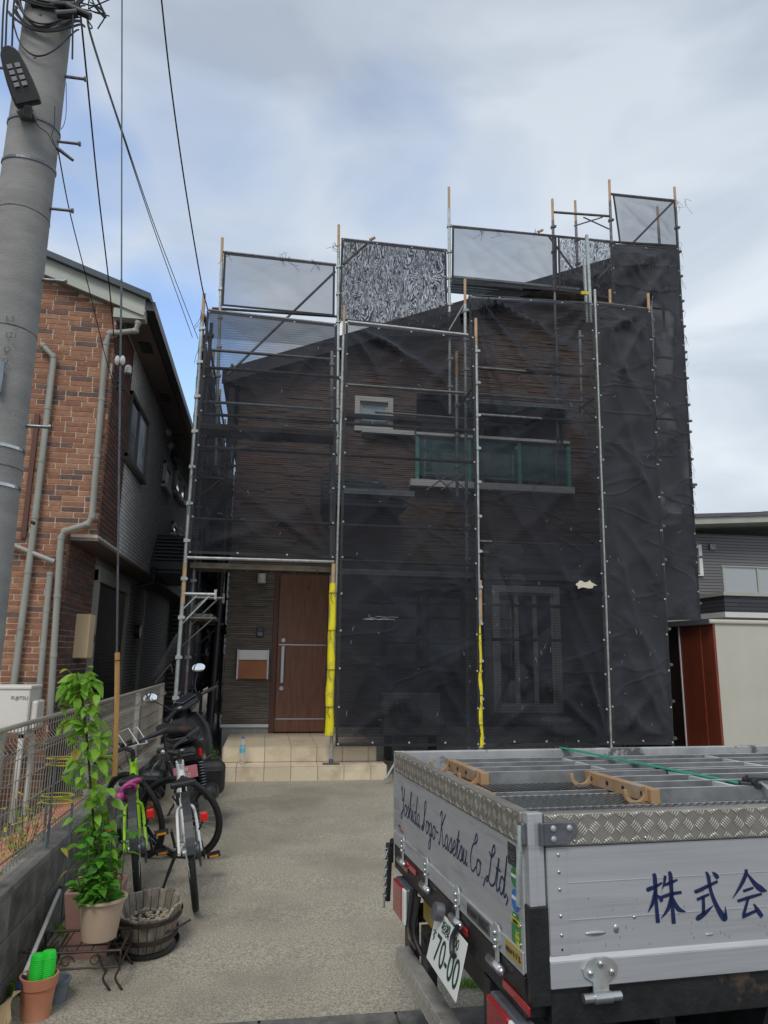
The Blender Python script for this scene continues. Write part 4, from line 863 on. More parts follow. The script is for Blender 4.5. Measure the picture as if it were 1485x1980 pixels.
def potthing(nm, label, c, r, h, mt, tp=.78, soil=True, rimh=0, catg='flower pot', rim=.006):
    t = thing(nm, label, catg, c); c = Vector(c); m = MB()
    pr_ = [(.001, .002), (r*tp, .0), (r*(tp+1)/2 if not rimh else r*.93, h-rimh if rimh else h*.5)]
    if rimh: pr_ += [(r, h-rimh+.002), (r*1.02, h)]
    else: pr_ += [(r*.99, h-.012), (r+rim, h-.010), (r+rim, h)]
    pr_ += [(r*.92, h), (r*.88, h-.05), (r*.8, h*.4)]
    m.lathe(c, pr_, 36); m.build('pot_body', M[mt], t, smooth=True)
    if soil: m = MB(); m.lathe(c, [(.001, h*.86+.01), (r*.5, h*.86+.006), (r*.89, h*.86)], 24); m.build('soil', M['soil'], t, smooth='all')
    return t
p = onZ(436, 1495, .1); 
potthing('flower_pot', 'small orange clay pot with a bushy herb at the left end of the entrance steps', (-.56, 8.75, .093), .10, .17, 'terra')
shrub('herb_plant', 'dark green wispy herb growing in the small clay pot beside the steps', (-.56, 8.75, .24), 260, .09, .30, ['basil', 'leaf'], .03)
potthing('flower_pot', 'small empty clay pot half hidden behind the scooter by the fence', (-.98, 7.2, .065), .075, .14, 'terra')
# ================================================================ STORAGE SHED (right)
SY = 9.0; sxl = onY(1377, 1197, SY).x; sz1 = onY(1377, 1199, SY).z
sh = thing('storage_shed', 'beige metal storage shed with red brown doors right of the scaffold', 'shed', (sxl, SY, .1))
m = MB(); m.box((sxl+.02, SY, .1), (sxl+2.2, SY+.03, sz1-.02)); m.build('end_panel', M['beige'], sh, bevel=.004)
m = MB(); m.box((sxl+.02, SY+.032, .1), (sxl+2.2, SY+1.6, sz1-.03)); m.build('body', M['beige'], sh)
m = MB(); m.box((sxl-.002, SY+.0, .14), (sxl+.018, SY+.10, sz1-.03)); m.box((sxl-.004, SY-.003, .12), (sxl+.03, SY+.0, sz1-.03)); m.build('corner_post', M['shedred'], sh)
m = MB(); m.box((sxl+.0, SY+.105, .14), (sxl+.016, SY+.28, sz1-.05)); dd = m.build('perforated_panel', M['shedred'], sh)
m = MB()
for i in range(46):
    for j in range(4): m.cbox((sxl-.001, SY+.135+.04*j, .25+i*.04), (.003, .006, .006))
m.build('punched_holes', M['sheddark'], dd)['kind'] = 'stuff'
m = MB(); m.box((sxl-.012, SY+.285, .14), (sxl+.014, SY+.80, sz1-.06)); dd = m.build('door', M['shedred'], sh, bevel=.004)
m = MB(); m.box((sxl-.024, SY+.795, .14), (sxl-.006, SY+.815, sz1-.06)); m.build('door_edge', M['alusill'], dd)
m = MB(); m.box((sxl+.018, SY+.82, .14), (sxl+.03, SY+1.58, sz1-.06)); m.build('inner_door', M['sheddark'], sh)
m = MB(); zr = sz1
m.hexa([(sxl-.06, SY-.03, zr-.05), (sxl+2.25, SY-.03, zr-.05), (sxl+2.25, SY+1.7, zr+.0), (sxl-.06, SY+1.7, zr+.0), (sxl-.06, SY-.03, zr+.01), (sxl+2.25, SY-.03, zr+.01), (sxl+2.25, SY+1.7, zr+.06), (sxl-.06, SY+1.7, zr+.06)]); m.build('roof', M['beige'], sh, bevel=.02)
m = MB(); m.box((sxl-.075, SY-.03, zr-.06), (sxl-.062, SY+1.7, zr+.02)); m.build('roof_edge', M['shedtop'], sh, bevel=.004)
m = MB()
for dx in (.95, 1.5): m.cbox((sxl+dx, SY-.002, zr-.17), (.02, .006, .02))
m.build('screw', M['sheddark'], sh)
# ================================================================ FAR HOUSE (right background)
FY = 16.0; fa = onY(1335, 1012, FY); fh = thing('grey_house', 'grey lap sided house with frosted balcony in the right background', 'house', (fa.x, FY, .2))
fx0 = fa.x-.9; fx1 = fx0+7
m = MB(); m.box((fx0, FY, .2), (fx1, FY+7, fa.z-.25)); m.build('wall', M['hsiding'], fh)
m = MB(); m.hexa([(fx0-.5, FY-.6, fa.z-.22), (fx1+.5, FY-.6, fa.z+.35), (fx1+.5, FY+7.5, fa.z+.35), (fx0-.5, FY+7.5, fa.z-.22), (fx0-.5, FY-.6, fa.z-.04), (fx1+.5, FY-.6, fa.z+.53), (fx1+.5, FY+7.5, fa.z+.53), (fx0-.5, FY+7.5, fa.z-.04)]); m.build('roof', M['fascia'], fh)
m = MB(); m.hexa([(fx0-.52, FY-.64, fa.z-.06), (fx1+.5, FY-.64, fa.z+.51), (fx1+.5, FY+7.5, fa.z+.53), (fx0-.5, FY+7.5, fa.z-.02), (fx0-.52, FY-.64, fa.z+.03), (fx1+.5, FY-.64, fa.z+.60), (fx1+.5, FY+7.5, fa.z+.60), (fx0-.5, FY+7.5, fa.z+.03)]); m.build('roof_covering', M['shedtop'], fh)
a, b = onY(1340, 1053, FY), onY(1359, 1114, FY); window_y(a.x-.3, b.x, b.z, a.z, .09, 'white', 1, y=FY, mt='glassblue', parent=fh)
c = onY(1376, 1058, FY); m = MB(); m.box((c.x-.08, FY-.06, c.z-.07), (c.x+.08, FY-.002, c.z+.07)); m.build('vent_hood', M['bolt'], fh)
a, b = onY(1395, 1095, FY-1), onY(1520, 1142, FY-1); zf = onY(1395, 1147, FY-1).z
m = MB(); m.box((a.x, FY-1, onY(1395, 1183, FY-1).z), (a.x+4.4, FY-.002, zf-.05)); m.build('balcony_parapet', M['hsidingd'], fh)
m = MB(); m.box((a.x-.03, FY-1.04, zf-.05), (a.x+4.45, FY-.002, zf+.03)); m.box((a.x-.03, FY-1.04, a.z-.01), (a.x+4.45, FY-.99, a.z+.02)); m.build('balcony_rail', M['fascia'], fh)
for k in range(5): m = MB(); x0 = a.x+.02+k*.88; m.box((x0+.03, FY-1.01, zf+.03), (x0+.85, FY-1.0, a.z-.02)); m.build('balcony_glass', M['frost'], fh); m = MB(); m.box((x0-.02, FY-1.03, zf+.03), (x0+.028, FY-.99, a.z-.02)); m.build('balcony_post', M['fascia'], fh)
m = MB(); m.box((a.x-.02, FY-1.02, onY(1395, 1183, FY-1).z-.12), (a.x+4.4, FY-.002, onY(1395, 1183, FY-1).z)); m.build('balcony_skirt', M['offwhite'], fh)
wire('overhead_wire', 'thin cable crossing the sky above the far grey house at right', [onY(1380, 1001, 14), onY(1430, 994, 14), onY(1520, 985, 14)], .006)
# ================================================================ SCAFFOLD
Y0, Y1, Y2 = 9.05, 9.65, 10.4
sf = thing('scaffold', 'steel pipe scaffold standing all round the house in front of its walls', 'scaffold', (2.8, Y0, .1))
def coupler(m, x, y, z): m.cbox((x, y, z), (.066, .066, .045)); m.cbox((x+.03, y-.025, z), (.035, .035, .03))
def pole(x, y, z0, z1, mt='galv', tip=True, x2=None, r=.0243, cps=True, mt2=None):
    x2 = x if x2 is None else x2; f = lambda z: x+(x2-x)*(z-z0)/(z1-z0)
    m = MB(); zt_ = z1-.42 if tip else z1; m.cyl((f(z0), y, z0), (f(zt_), y, zt_), r, n=14); o = m.build('pole', M[mt], sf, smooth=True)
    if cps:
        q = MB(); z = z0+.45
        while z < zt_: coupler(q, f(z), y, z); z += .475
        q.build('wedge_socket', M[mt], o)['kind'] = 'stuff'
    if tip: q = MB(); q.cyl((f(zt_), y, zt_), (f(z1), y, z1), r*.9, n=12); q.build('joint_pin', M['tan'], o, smooth=True)
    return o
def at_(x, y, Y): return onY(x, y, Y)
def ppole(top, bot, Y, z0=None, **k):
    a, b = at_(*top, Y), at_(*bot, Y)
    zz = b.z if z0 is None else z0; xb = b.x+(a.x-b.x)*(zz-b.z)/(a.z-b.z)
    return pole(xb, Y, zz, a.z, x2=a.x, **k)
ppole((395, 568), (340, 1340), Y0, .12)
ppole((409, 625), (358, 1340), 9.25, .12, tip=False, mt='galvdark')
ppole((666, 592), (640, 1470), Y0+.03, .30, cps=False, r=.02)
ppole((920, 616), (928, 1443), Y0, .12)
ppole((1150, 560), (1182, 1440), Y0-.03, .1, tip=False, r=.019, cps=False)
ppole((1253, 568), (1300, 1440), Y0, .1, mt='galvdark')
# behind the nets
ppole((899, 540), (905, 1400), Y1, .1)
ppole((883, 680), (884, 960), 9.8, None, mt='galv')
ppole((1179, 560), (1205, 1400), Y1, .1, mt='galvdark')
ppole((642, 680), (640, 1080), Y1, None, tip=False)
ppole((1075, 640), (1090, 930), 9.9, None, tip=False, mt='galvdark'); ppole((1121, 640), (1126, 815), 9.8, None, tip=False)
for (t_, b_), kk in zip((((430, 460), (416, 900)), ((655, 435), (652, 900)), ((868, 362), (870, 800)), ((1068, 385), (1080, 900)), ((1178, 348), (1200, 1000)), ((1304, 362), (1350, 1180))), range(6)):
    ppole(t_, b_, Y2, None if kk < 4 else .1, mt='galvdark' if kk > 2 else 'galv')
ppole((1112, 388), (1130, 900), Y2+.6, None, mt='galvdark'); ppole((1271, 400), (1285, 640), Y2+.5, None, mt='galvdark', cps=False)
for (q0, q1) in (((358, 1088), (353, 1168)), ((928, 1122), (929, 1208)), ((645, 1090), (644, 1128))):
    m = MB(); m.cyl(onY(*q0, Y0), onY(*q1, Y0), .0262, n=12); m.build('painted_joint', M['tan'], sf, smooth=True)
def rail(p, q, mt='galv', r=.0215, nm='ledger', Y=Y0, Yq=None):
    a = at_(*p, Y); b = at_(*q, Y if Yq is None else Yq); m = MB(); m.cyl(a, b, r, n=10); return m.build(nm, M[mt], sf, smooth=True)
def hr(xa, xb, z, Y, mt='galvdark', r=.0215): m = MB(); m.cyl((xa, Y, z), (xb, Y, z), r, n=10); m.build('ledger', M[mt], sf, smooth=True)
rail((362, 1078), (646, 1086)); rail((402, 600), (650, 628), 'galvdark', Y=Y0+.03); rail((672, 622), (905, 648), Y=Y0-.02); rail((430, 487), (650, 512), 'galvdark', Y=Y2); rail((410, 596), (652, 612), 'galvdark', Y=Y2)
rail((660, 462), (864, 484), 'galvdark', Y=Y2); rail((660, 618), (868, 640), 'galvdark', Y=Y2); rail((872, 437), (1190, 468), 'galvdark', Y=Y2); rail((873, 548), (1010, 560), 'galvdark', Y=Y2)
rail((1180, 375), (1306, 388), 'galvdark', Y=Y2); rail((1188, 468), (1310, 478), 'galvdark', Y=Y2); rail((1068, 410), (1178, 418), 'galvdark', Y=Y2)
rail((905, 576), (1128, 586), Y=Y1); rail((1150, 585), (1255, 598), 'galvdark', Y=Y0); rail((1128, 420), (1178, 443), 'galvdark', Y=Y2, r=.012); rail((1110, 437), (1165, 420), 'galvdark', Y=Y2, r=.012, nm='bracket_strut')
for z in (3.25, 4.2, 4.65, 5.3): hr(-1.0, .84, z, Y0+.10)
for z in (1.8, 2.25, 2.78, 3.25, 4.2, 4.65): hr(.9, 2.74, z, Y0+.10)
for z in (1.8, 2.25, 2.95, 3.1, 4.9, 5.6): hr(2.8, 4.5, z, Y0+.10)
for z in (1.8, 3.1, 4.2, 4.9, 5.6): hr(4.55, 5.4, z, Y0+.10)
for z in (2.2, 3.2, 4.4, 5.5, 6.6, 7.5): hr(5.4, 6.9, z, Y2)
hr(.95, 2.8, 5.40, Y1, 'galv'); hr(2.8, 4.6, 5.4, Y1, 'galv'); hr(-1, .85, 5.0, Y1, 'galv'); hr(-1., .85, 5.9, Y1+.3)
rail((725, 797), (935, 812), 'galv', r=.016, Y=9.9)
# braces
for p, q, Y in (((440, 725), (648, 525), Y2), ((655, 520), (720, 462), Y2), ((1155, 540), (1300, 392), Y2), ((868, 640), (900, 585), 9.9), ((1060, 455), (1180, 620), Y2), ((1150, 660), (1210, 740), 9.5)):
    rail(p, q, 'galvdark', nm='brace', Y=Y, r=.019)
for p in ((720, 462), (1045, 447)): c = onY(*p, Y2); m = MB(); m.cyl(c-Vector((.04, 0, .02)), c+Vector((.04, 0, .03)), .024); m.build('brace_end', M['tan'], sf)
# walkway planks on brackets, seen from below and through the nets
def walk(x0, x1, z, y=Y0+.12, d=.42, mt='plankgal'):
    m = MB(); m.box((x0, y, z), (x1, y+d, z+.035)); o = m.build('walk_plank', M[mt], sf)
    q = MB()
    for yy in (y+.005, y+d-.03): q.box((x0, yy, z-.035), (x1, yy+.025, z-.0005))
    n = int((x1-x0)/.3)
    for i in range(n): xx = x0+.1+i*.3; q.box((xx, y+.03, z-.03), (xx+.03, y+d-.031, z-.0008))
    q.build('plank_frame', M[mt], o); return o
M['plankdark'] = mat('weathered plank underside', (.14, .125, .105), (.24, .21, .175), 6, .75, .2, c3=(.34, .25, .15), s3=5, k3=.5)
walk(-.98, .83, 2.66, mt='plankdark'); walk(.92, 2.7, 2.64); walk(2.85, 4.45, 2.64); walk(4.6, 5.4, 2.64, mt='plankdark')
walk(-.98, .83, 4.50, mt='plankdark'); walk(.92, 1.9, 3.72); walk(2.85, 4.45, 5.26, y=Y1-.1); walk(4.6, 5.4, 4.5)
for i in range(6): m = MB(); x0, x1 = at_(875, 556, Y2+.1).x, at_(1120, 575, Y2+.1).x; m.box((x0, Y2+.05+i*.09, 7.74), (x1, Y2+.12+i*.09, 7.775)); m.build('walk_plank', M['plankgal'], sf)
def bracket(x, z, Y, s=1, L_=.45, mt='galv', ydir=0):
    m = MB(); d = Vector((s, 0, 0)) if not ydir else Vector((0, ydir, 0)); a = Vector((x, Y, z)); m.cyl(a, a+d*L_, .02, n=10); m.cyl(a+d*L_*.85-Vector((0, 0, .0)), a-Vector((0, 0, .36)), .011, n=8); m.cyl(a+d*L_*.45, a+d*.0-Vector((0, 0, .18)), .009, n=8); m.cbox(a+d*L_, (.03, .03, .12)); m.build('bracket', M[mt], sf)
a = at_(357, 1148, Y0); bracket(a.x, a.z, Y0, 1, .37); bracket(a.x+.06, a.z-.03, 9.25, 1, .4, 'galvdark')
for x, z in ((.87, 2.62), (2.76, 2.62), (4.5, 2.62), (2.75, 3.72), (4.52, 5.25), (2.7, 5.25)): bracket(x, z, Y0+.02, 1, .5, 'galvdark', 1)
for (px, py) in ((822, 915), (850, 915)): a = at_(px, py, 9.7); m = MB(); m.cyl(a, a+Vector((.42, 0, -.02)), .014); m.cyl(a+Vector((.1, 0, 0)), a+Vector((.42, 0, -.25)), .010); m.cyl(a+Vector((.35, 0, 0)), a+Vector((.02, 0, -.25)), .010); m.build('bracket', M['galv'], sf)
# long left flank: standards and ledgers receding beside the house
for k in range(5):
    y = 10.9+k*1.7; pole(-1.02, y, .15, 6.3, 'galvdark'); pole(-.72, y, .15, 6.1, 'galvdark', tip=False)
for z in (1.1, 2.0, 2.8, 3.7, 4.6, 5.5, 6.0):
    m = MB(); m.cyl((-1.0, Y0, z), (-1.0, 17.8, z), .02); m.build('ledger', M['galvdark'], sf, smooth=True)
for k in range(5):
    for z in (2.0, 3.8): m = MB(); m.cyl((-1.02, 9.2+k*1.7, z), (-.62, 9.2+k*1.7, z), .018); m.cyl((-.66, 9.2+k*1.7, z), (-1.02, 9.2+k*1.7, z-.35), .01); m.build('bracket', M['galvdark'], sf)
m = MB(); m.box((-.98, 9.3, 3.82), (-.68, 17.5, 3.86)); m.build('walk_plank', M['plankdark'], sf)
m = MB(); m.box((-.98, 9.3, 2.02), (-.68, 17.5, 2.06)); m.build('walk_plank', M['plankdark'], sf)
# jack base of the pole that stands on the steps
c = at_(640, 1476, Y0); m = MB(); m.cbox((c.x, Y0, ZS1+.004), (.20, .15, .008)); m.cbox((c.x, Y0-.07, ZS1+.012), (.20, .012, .02)); m.cyl((c.x, Y0, ZS1), (c.x, Y0, ZS1+.06), .028, n=12); m.build('jack_base', M['galvdark'], sf)
for x in (2.75, 4.5, 5.36, -1.06): m = MB(); m.cbox((x, Y0, gz(Y0)+.01), (.14, .14, .012)); m.build('jack_base', M['galvdark'], sf)
m = MB(); m.cyl(at_(775, 1455, 8.9), at_(745, 1507, 8.6), .012); m.build('toe_strut', M['galv'], sf)
# upright steel plank tied at the ridge
ul = thing('upright_plank', 'pale steel plank standing upright between the two upper right net bays', 'scaffold plank', at_(1140, 590, 9.4))
a, b = at_(1128, 515, 9.4), at_(1142, 590, 9.4); t1 = at_(1147, 456, 9.4); 
m = MB(); m.box((b.x-.03, 9.38, b.z-.3), (b.x+.012, 9.42, t1.z)); m.build('stile', M['galv'], ul)
m = MB(); m.box((a.x, 9.38, b.z-.3), (a.x+.03, 9.42, at_(1128, 500, 9.4).z)); m.build('stile', M['galv'], ul)
for k in range(4):
    z_ = b.z-.1+k*.19; m = MB(); m.bar((a.x+.02, 9.40, z_), (b.x-.01, 9.40, z_+(.14 if k % 2 else -.12)), .012, .012); m.build('cross_strut', M['galvdark'], ul)
m = MB(); m.cbox(at_(1131, 567, 9.3), (.12, .03, .05)); m.build('paper_tag', M['styellow'], ul)
# yellow foam guards on two poles
for top, bot, lb in (((644, 1128), (636, 1422), 'yellow foam guard tied to the scaffold pole beside the front door'), ((926, 1210), (929, 1445), 'yellow foam guard on the scaffold pole between the two wide net bays')):
    a, b = at_(*top, Y0-.01), at_(*bot, Y0-.01); t = thing('pole_guard', lb, 'pole guard', b.copy(), 'yellow foam pole guards')
    n_ = 14; pts = [b.lerp(a, i/n_)+Vector((.006*math.sin(i*1.3), -.0, 0)) for i in range(n_+1)]
    w0 = 1 if 'door' in lb else .72
    m = MB(); m.tube(pts, [(.054-.012*i/n_+.004*math.sin(i*2.1))*w0 for i in range(n_+1)], 14); m.build('foam_sleeve', M['yellow'], t, smooth=True)
    for k in ((.08, .14), (.32, .4), (.58, .6), (.83, .82))[0:4]:
        c = b.lerp(a, k[0]+.1); q = MB(); q.torus(c, .058*w0, .0035, (0, .1, 1), 20, 5); q.tube(cat([c+Vector((-.02, -.06, 0)), c+Vector((-.03, -.07, -.06)), c+Vector((.0, -.065, -.12))], 4), .003, 5); q.build('tie_string', M['wire'], t)
# ================================================================ NETS
def net(name, label, corners, mt, seed=0, folds=1.0, hem=True, eye=True, nx=56, nz=84, sag=.0, flap=0, amp=.03, bow=.0, rad=(1, 1, 1, 1)):
    """corners TL, TR, BR, BL as world points"""
    TL, TR, BR, BL = [Vector(c) for c in corners]; r = random.Random(seed)
    nrm = (TR-TL).cross(BL-TL).normalized()
    if nrm.y > 0: nrm = -nrm
    W = (TR-TL).length; H = (BL-TL).length
    ks = [(r.uniform(9, 15), r.uniform(0, 6)) for _ in range(4)]; diag = [(r.uniform(-1, 1), r.uniform(.3, 1), r.uniform(5, 11), r.uniform(0, 6)) for _ in range(4)]
    rl = [k/5 for k in range(6)]
    def disp(u, v):
        d = 0
        for ci, (cu, cv) in enumerate(((0, 0), (1, 0), (1, 1), (0, 1))):
            du, dv = (u-cu)*W, (v-cv)*H; rr = math.hypot(du, dv)+.05; th = math.atan2(dv, du); k, ph = ks[ci]
            s = 1-abs(math.sin(th*k/2+ph)); d += rad[ci]*s*s*math.exp(-rr*.75)*min(1, rr*3)*1.1
        for a, b, k, ph in diag:
            s = 1-abs(math.sin((a*u*W+b*v*H)*k*.35+ph+.5*math.sin(3*u+ph))); d += .28*s**4
        d += .35*math.sin(u*W*2.1+ph)*math.sin(v*H*1.7+ph)
        e = min(u, 1-u)*W; f = min(v, 1-v)*H
        e2 = min(1, e*4)*min(1, f*4)
        d = max(d, -.15)*e2*2.0 + .18*abs(math.sin(u*math.pi*W/.45))*math.exp(-f*9) + .25*abs(math.sin(v*math.pi*H/.475))*math.exp(-e*7)
        return d*amp*folds
    m = MB(); vs = []
    for j in range(nz+1):
        for i in range(nx+1):
            u, v = i/nx, j/nz
            p = (TL.lerp(TR, u)).lerp(BL.lerp(BR, u), v)
            vs.append(p+nrm*(disp(u, v)+bow*math.sin(math.pi*u)*math.sin(math.pi*v)) + Vector((0, 0, -sag*math.sin(math.pi*u)*(1-v))))
    m.add(vs, [(j*(nx+1)+i, (j+1)*(nx+1)+i, (j+1)*(nx+1)+i+1, j*(nx+1)+i+1) for j in range(nz) for i in range(nx)])
    t = thing(name, label, 'safety net', BL.lerp(BR, .5), 'nets hung on the scaffold')
    m.build('mesh_sheet', M[mt], t, smooth='all')
    P = lambda u, v: TL.lerp(TR, u).lerp(BL.lerp(BR, u), v)+nrm*(disp(u, v)+.003)
    if hem:
        q = MB(); n = 40; hw = .035
        for (f0, f1) in ((lambda s: (s, 0), lambda s: (s, hw/H)), (lambda s: (s, 1), lambda s: (s, 1-hw/H)), (lambda s: (0, s), lambda s: (hw/W, s)), (lambda s: (1, s), lambda s: (1-hw/W, s))):
            a = []
            for k in range(n+1): a += [P(*f0(k/n))+Vector((0, 0, -sag*math.sin(math.pi*f0(k/n)[0])*(1-f0(k/n)[1]))), P(*f1(k/n))+Vector((0, 0, -sag*math.sin(math.pi*f1(k/n)[0])*(1-f1(k/n)[1])))]
            q.add(a, [(2*k, 2*k+1, 2*k+3, 2*k+2) for k in range(n)])
        q.build('hem', M['hem'], t)
    if eye:
        q = MB(); k = 0; n_ = max(2, int(H/.45))
        for k in range(n_+1):
            for u in (.018, .982): q.torus(P(u, min(.995, max(.005, k/n_)))+nrm*.006, .0085, .0032, tuple(nrm), 10, 5)
        n_ = max(2, int(W/.45))
        for k in range(1, n_):
            for v in (.008, .992): q.torus(P(k/n_, v)+nrm*.006-Vector((0, 0, sag*math.sin(math.pi*k/n_)*(1-v))), .0085, .0032, tuple(nrm), 10, 5)
        q.build('eyelets', M['stwhite'], t)['kind'] = 'stuff'
    # stray threads, lint and small snags
    q = MB()
    for k in range(int(16*folds+6)):
        u, v = r.random()*.94+.03, r.random()*.94+.03; p = P(u, v)+nrm*.008; a = r.gauss(math.pi/2 if r.random() < .6 else 0.1, .35); l_ = r.uniform(.01, .07); d = (TR-TL).normalized()*math.cos(a)+Vector((0, 0, 1))*math.sin(a)
        q.tube([p, p+d*l_*.5+nrm*.004, p+d*l_+(TR-TL).normalized()*r.uniform(-.008, .008)], .0013, 3)
    q.build('loose_threads', M['thread'], t)['kind'] = 'stuff'
    t['_P'] = 0
    return t, P, nrm
A = lambda x, y, Y: onY(x, y, Y)
N1, P1, n1_ = net('safety_net', 'black net over the leftmost bay, ending above the front door', [A(400, 601, 9.02), A(652, 629, 9.02), A(648, 1080, 9.02), A(362, 1070, 9.02)], 'net', 3, 1, amp=.035, rad=(.5, .6, 1.4, 1.2))
net('safety_net', 'short doubled strip of black net along the top of the leftmost bay', [A(402, 603, 9.10), A(650, 630, 9.10), A(648, 672, 9.10), A(412, 655, 9.10)], 'netlight', 4, .5, hem=False, eye=False, nx=30, nz=8)
net('safety_net', 'wide black net from below the moire panel down to the cream steps', [A(668, 624, 9.02), A(918, 650, 9.02), A(929, 1443, 9.02), A(648, 1443, 9.02)], 'net', 11, 1.1, amp=.05, nz=120, rad=(1.6, .6, .6, 1.2))
net('safety_net', 'wide creased black net right of the yellow pole guard, over the ground floor windows', [A(906, 569, 9.5), A(1148, 586, 9.0), A(1179, 1440, 9.0), A(932, 1443, 9.04)], 'net', 23, 1.3, amp=.065, nz=120, rad=(2.2, .7, .8, .8))
net('safety_net', 'narrow dark net at the right front corner of the scaffold', [A(1153, 586, 9.0), A(1256, 600, 9.0), A(1302, 1440, 9.0), A(1184, 1440, 9.0)], 'netdense', 31, 1.0, amp=.05, nx=34, nz=110, rad=(.8, 1.2, .6, 1))
net('safety_net', 'dark net turning back round the right front corner', [A(1257, 600, 9.0), A(1262, 560, 10.3), Vector((5.5, 10.3, .25)), A(1302, 1440, 9.0)], 'netdense', 33, .8, nx=24, nz=90)
net('safety_net', 'opaque tall net on the far right edge of the scaffold', [A(1182, 472, 10.36), A(1311, 478, 10.36), Vector((A(1350, 1190, 10.36).x, 10.36, .3)), Vector((5.45, 10.36, .3))], 'netdense', 37, 1.1, amp=.06, nx=40, nz=110, rad=(.6, 1, 1, .6))
net('safety_net', 'see through grey net topmost at the right corner above the roof ridge', [A(1184, 376, 10.36), A(1305, 389, 10.36), A(1311, 477, 10.36), A(1197, 470, 10.36)], 'netlight', 41, .5, nx=30, nz=24, eye=False)
net('safety_net', 'pale see through net above the leftmost bay against the sky', [A(433, 489, 10.36), A(648, 512, 10.36), A(647, 612, 10.36), A(428, 592, 10.36)], 'netlight', 43, .3, nx=30, nz=20, eye=False)
net('safety_net', 'doubled net with a rippled moire pattern against the sky', [A(660, 463, 10.36), A(863, 485, 10.36), A(866, 640, 10.36), A(655, 620, 10.36)], 'netmoire', 47, .5, nx=34, nz=26)
net('safety_net', 'large pale grey net against the sky right of the rippled panel', [A(874, 438, 10.36), A(1076, 455, 10.36), A(1078, 562, 10.36), A(873, 549, 10.36)], 'netlight', 53, .5, nx=34, nz=24, eye=False)
net('safety_net', 'small rippled net panel left of the ridge pole', [A(1078, 455, 10.36), A(1190, 469, 10.36), A(1195, 580, 10.36), A(1080, 562, 10.36)], 'netmoire2', 59, .5, nx=30, nz=24, eye=False)
net('safety_net', 'black net folded over the gable under the rippled panel', [A(752, 632, 10.33), A(888, 598, 10.33), A(893, 650, 10.33), A(752, 650, 10.33)], 'netside', 61, .8, hem=False, eye=False, nx=30, nz=14)
net('safety_net', 'long side net receding beside the brick house', [Vector((-1.06, 17.6, 6.0)), Vector((-1.06, 9.1, 6.02)), Vector((-1.06, 9.1, .95)), Vector((-1.06, 17.6, .95))], 'net', 67, 1.2, nx=70, nz=50, eye=False, amp=.05)
net('safety_net', 'dark net added to block bright sky at the far end of the passage', [Vector((-1.15, 17.75, 6.0)), Vector((-.5, 17.75, 6.0)), Vector((-.5, 17.75, .2)), Vector((-1.15, 17.75, .2))], 'netdense', 71, .8, hem=False, eye=False, nx=12, nz=40)  # added net, blocks the bright background in the gap
net('safety_net', 'thin net layer added to darken the lower half of the net by the steps', [A(662, 1096, 9.07), A(922, 1100, 9.07), A(926, 1425, 9.07), A(655, 1425, 9.07)], 'netlight', 81, .5, hem=False, eye=False, nx=24, nz=30)  # added layer, dims what shows through below
net('safety_net', 'thin net layer added to darken the net in front of the ground floor windows', [A(935, 1050, 9.08), A(1166, 1056, 9.08), A(1176, 1425, 9.08), A(938, 1425, 9.08)], 'netlight', 83, .5, hem=False, eye=False, nx=24, nz=30)  # also added, dims the windows behind
# white torn patch and scuffs on the third net
pt = thing('torn_patch', 'ragged cream patch stuck on the dark net near the right', 'patch', A(1132, 1131, 8.93))
m = MB(); pts = []
for i in range(22): a_ = i/22*6.283; rx = .13*(1+.35*rng.uniform(-1, 1)); rz = .05*(1+.5*rng.uniform(-1, 1)); c = A(1132, 1131, 8.93); pts.append(c+Vector((rx*math.cos(a_), 0, rz*math.sin(a_))))
m.prism(pts, (0, .006, 0)); m.build('patch_sheet', mat('cream patch', (.62, .56, .40), (.75, .70, .56), 30, .8), pt)
m = MB()
for k in range(9): c = A(705+rng.uniform(-6, 40), 1195+rng.uniform(-4, 4), 8.93); m.tube([c, c+Vector((rng.uniform(.08, .2), 0, rng.uniform(-.02, .012)))], .0018, 3)
o = m.build('scuff_mark', M['thread']); tag(o, 'group of pale scratches on the second net left of the yellow guard', 'scratches')
# frayed cords at the far right edge and tied at the top rails
m = MB()
for k in range(40):
    t_ = rng.random(); c = A(1306+40*t_**.9, 380+800*t_, 10.34); m.tube(cat([c, c+Vector((rng.uniform(.02, .07), 0, rng.uniform(-.05, .02))), c+Vector((rng.uniform(.01, .10), 0, rng.uniform(-.2, -.08)))], 4), .0025, 4)
for p in ((430, 495), (545, 492), (560, 495), (610, 508), (645, 475), (648, 470), (930, 448), (960, 446), (1035, 445), (1310, 392), (1325, 388)):
    for q_ in range(3): c = A(*p, 10.3); m.tube(cat([c, c+Vector((rng.uniform(-.08, .08), 0, rng.uniform(-.12, .06))), c+Vector((rng.uniform(-.16, .16), 0, rng.uniform(-.25, .03)))], 4), .0028, 4)
for p in ((388, 600), (388, 670), (385, 700), (390, 605), (372, 900), (372, 960)):
    c = A(*p, 9.0); m.tube(cat([c, c+Vector((rng.uniform(-.1, .02), 0, -.1)), c+Vector((rng.uniform(-.12, .02), 0, -.24))], 4), .0028, 4)
o = m.build('tie_cords', M['wire']); tag(o, 'loose ends of black tying cord fraying off the scaffold nets', 'cords'); o['kind'] = 'stuff'
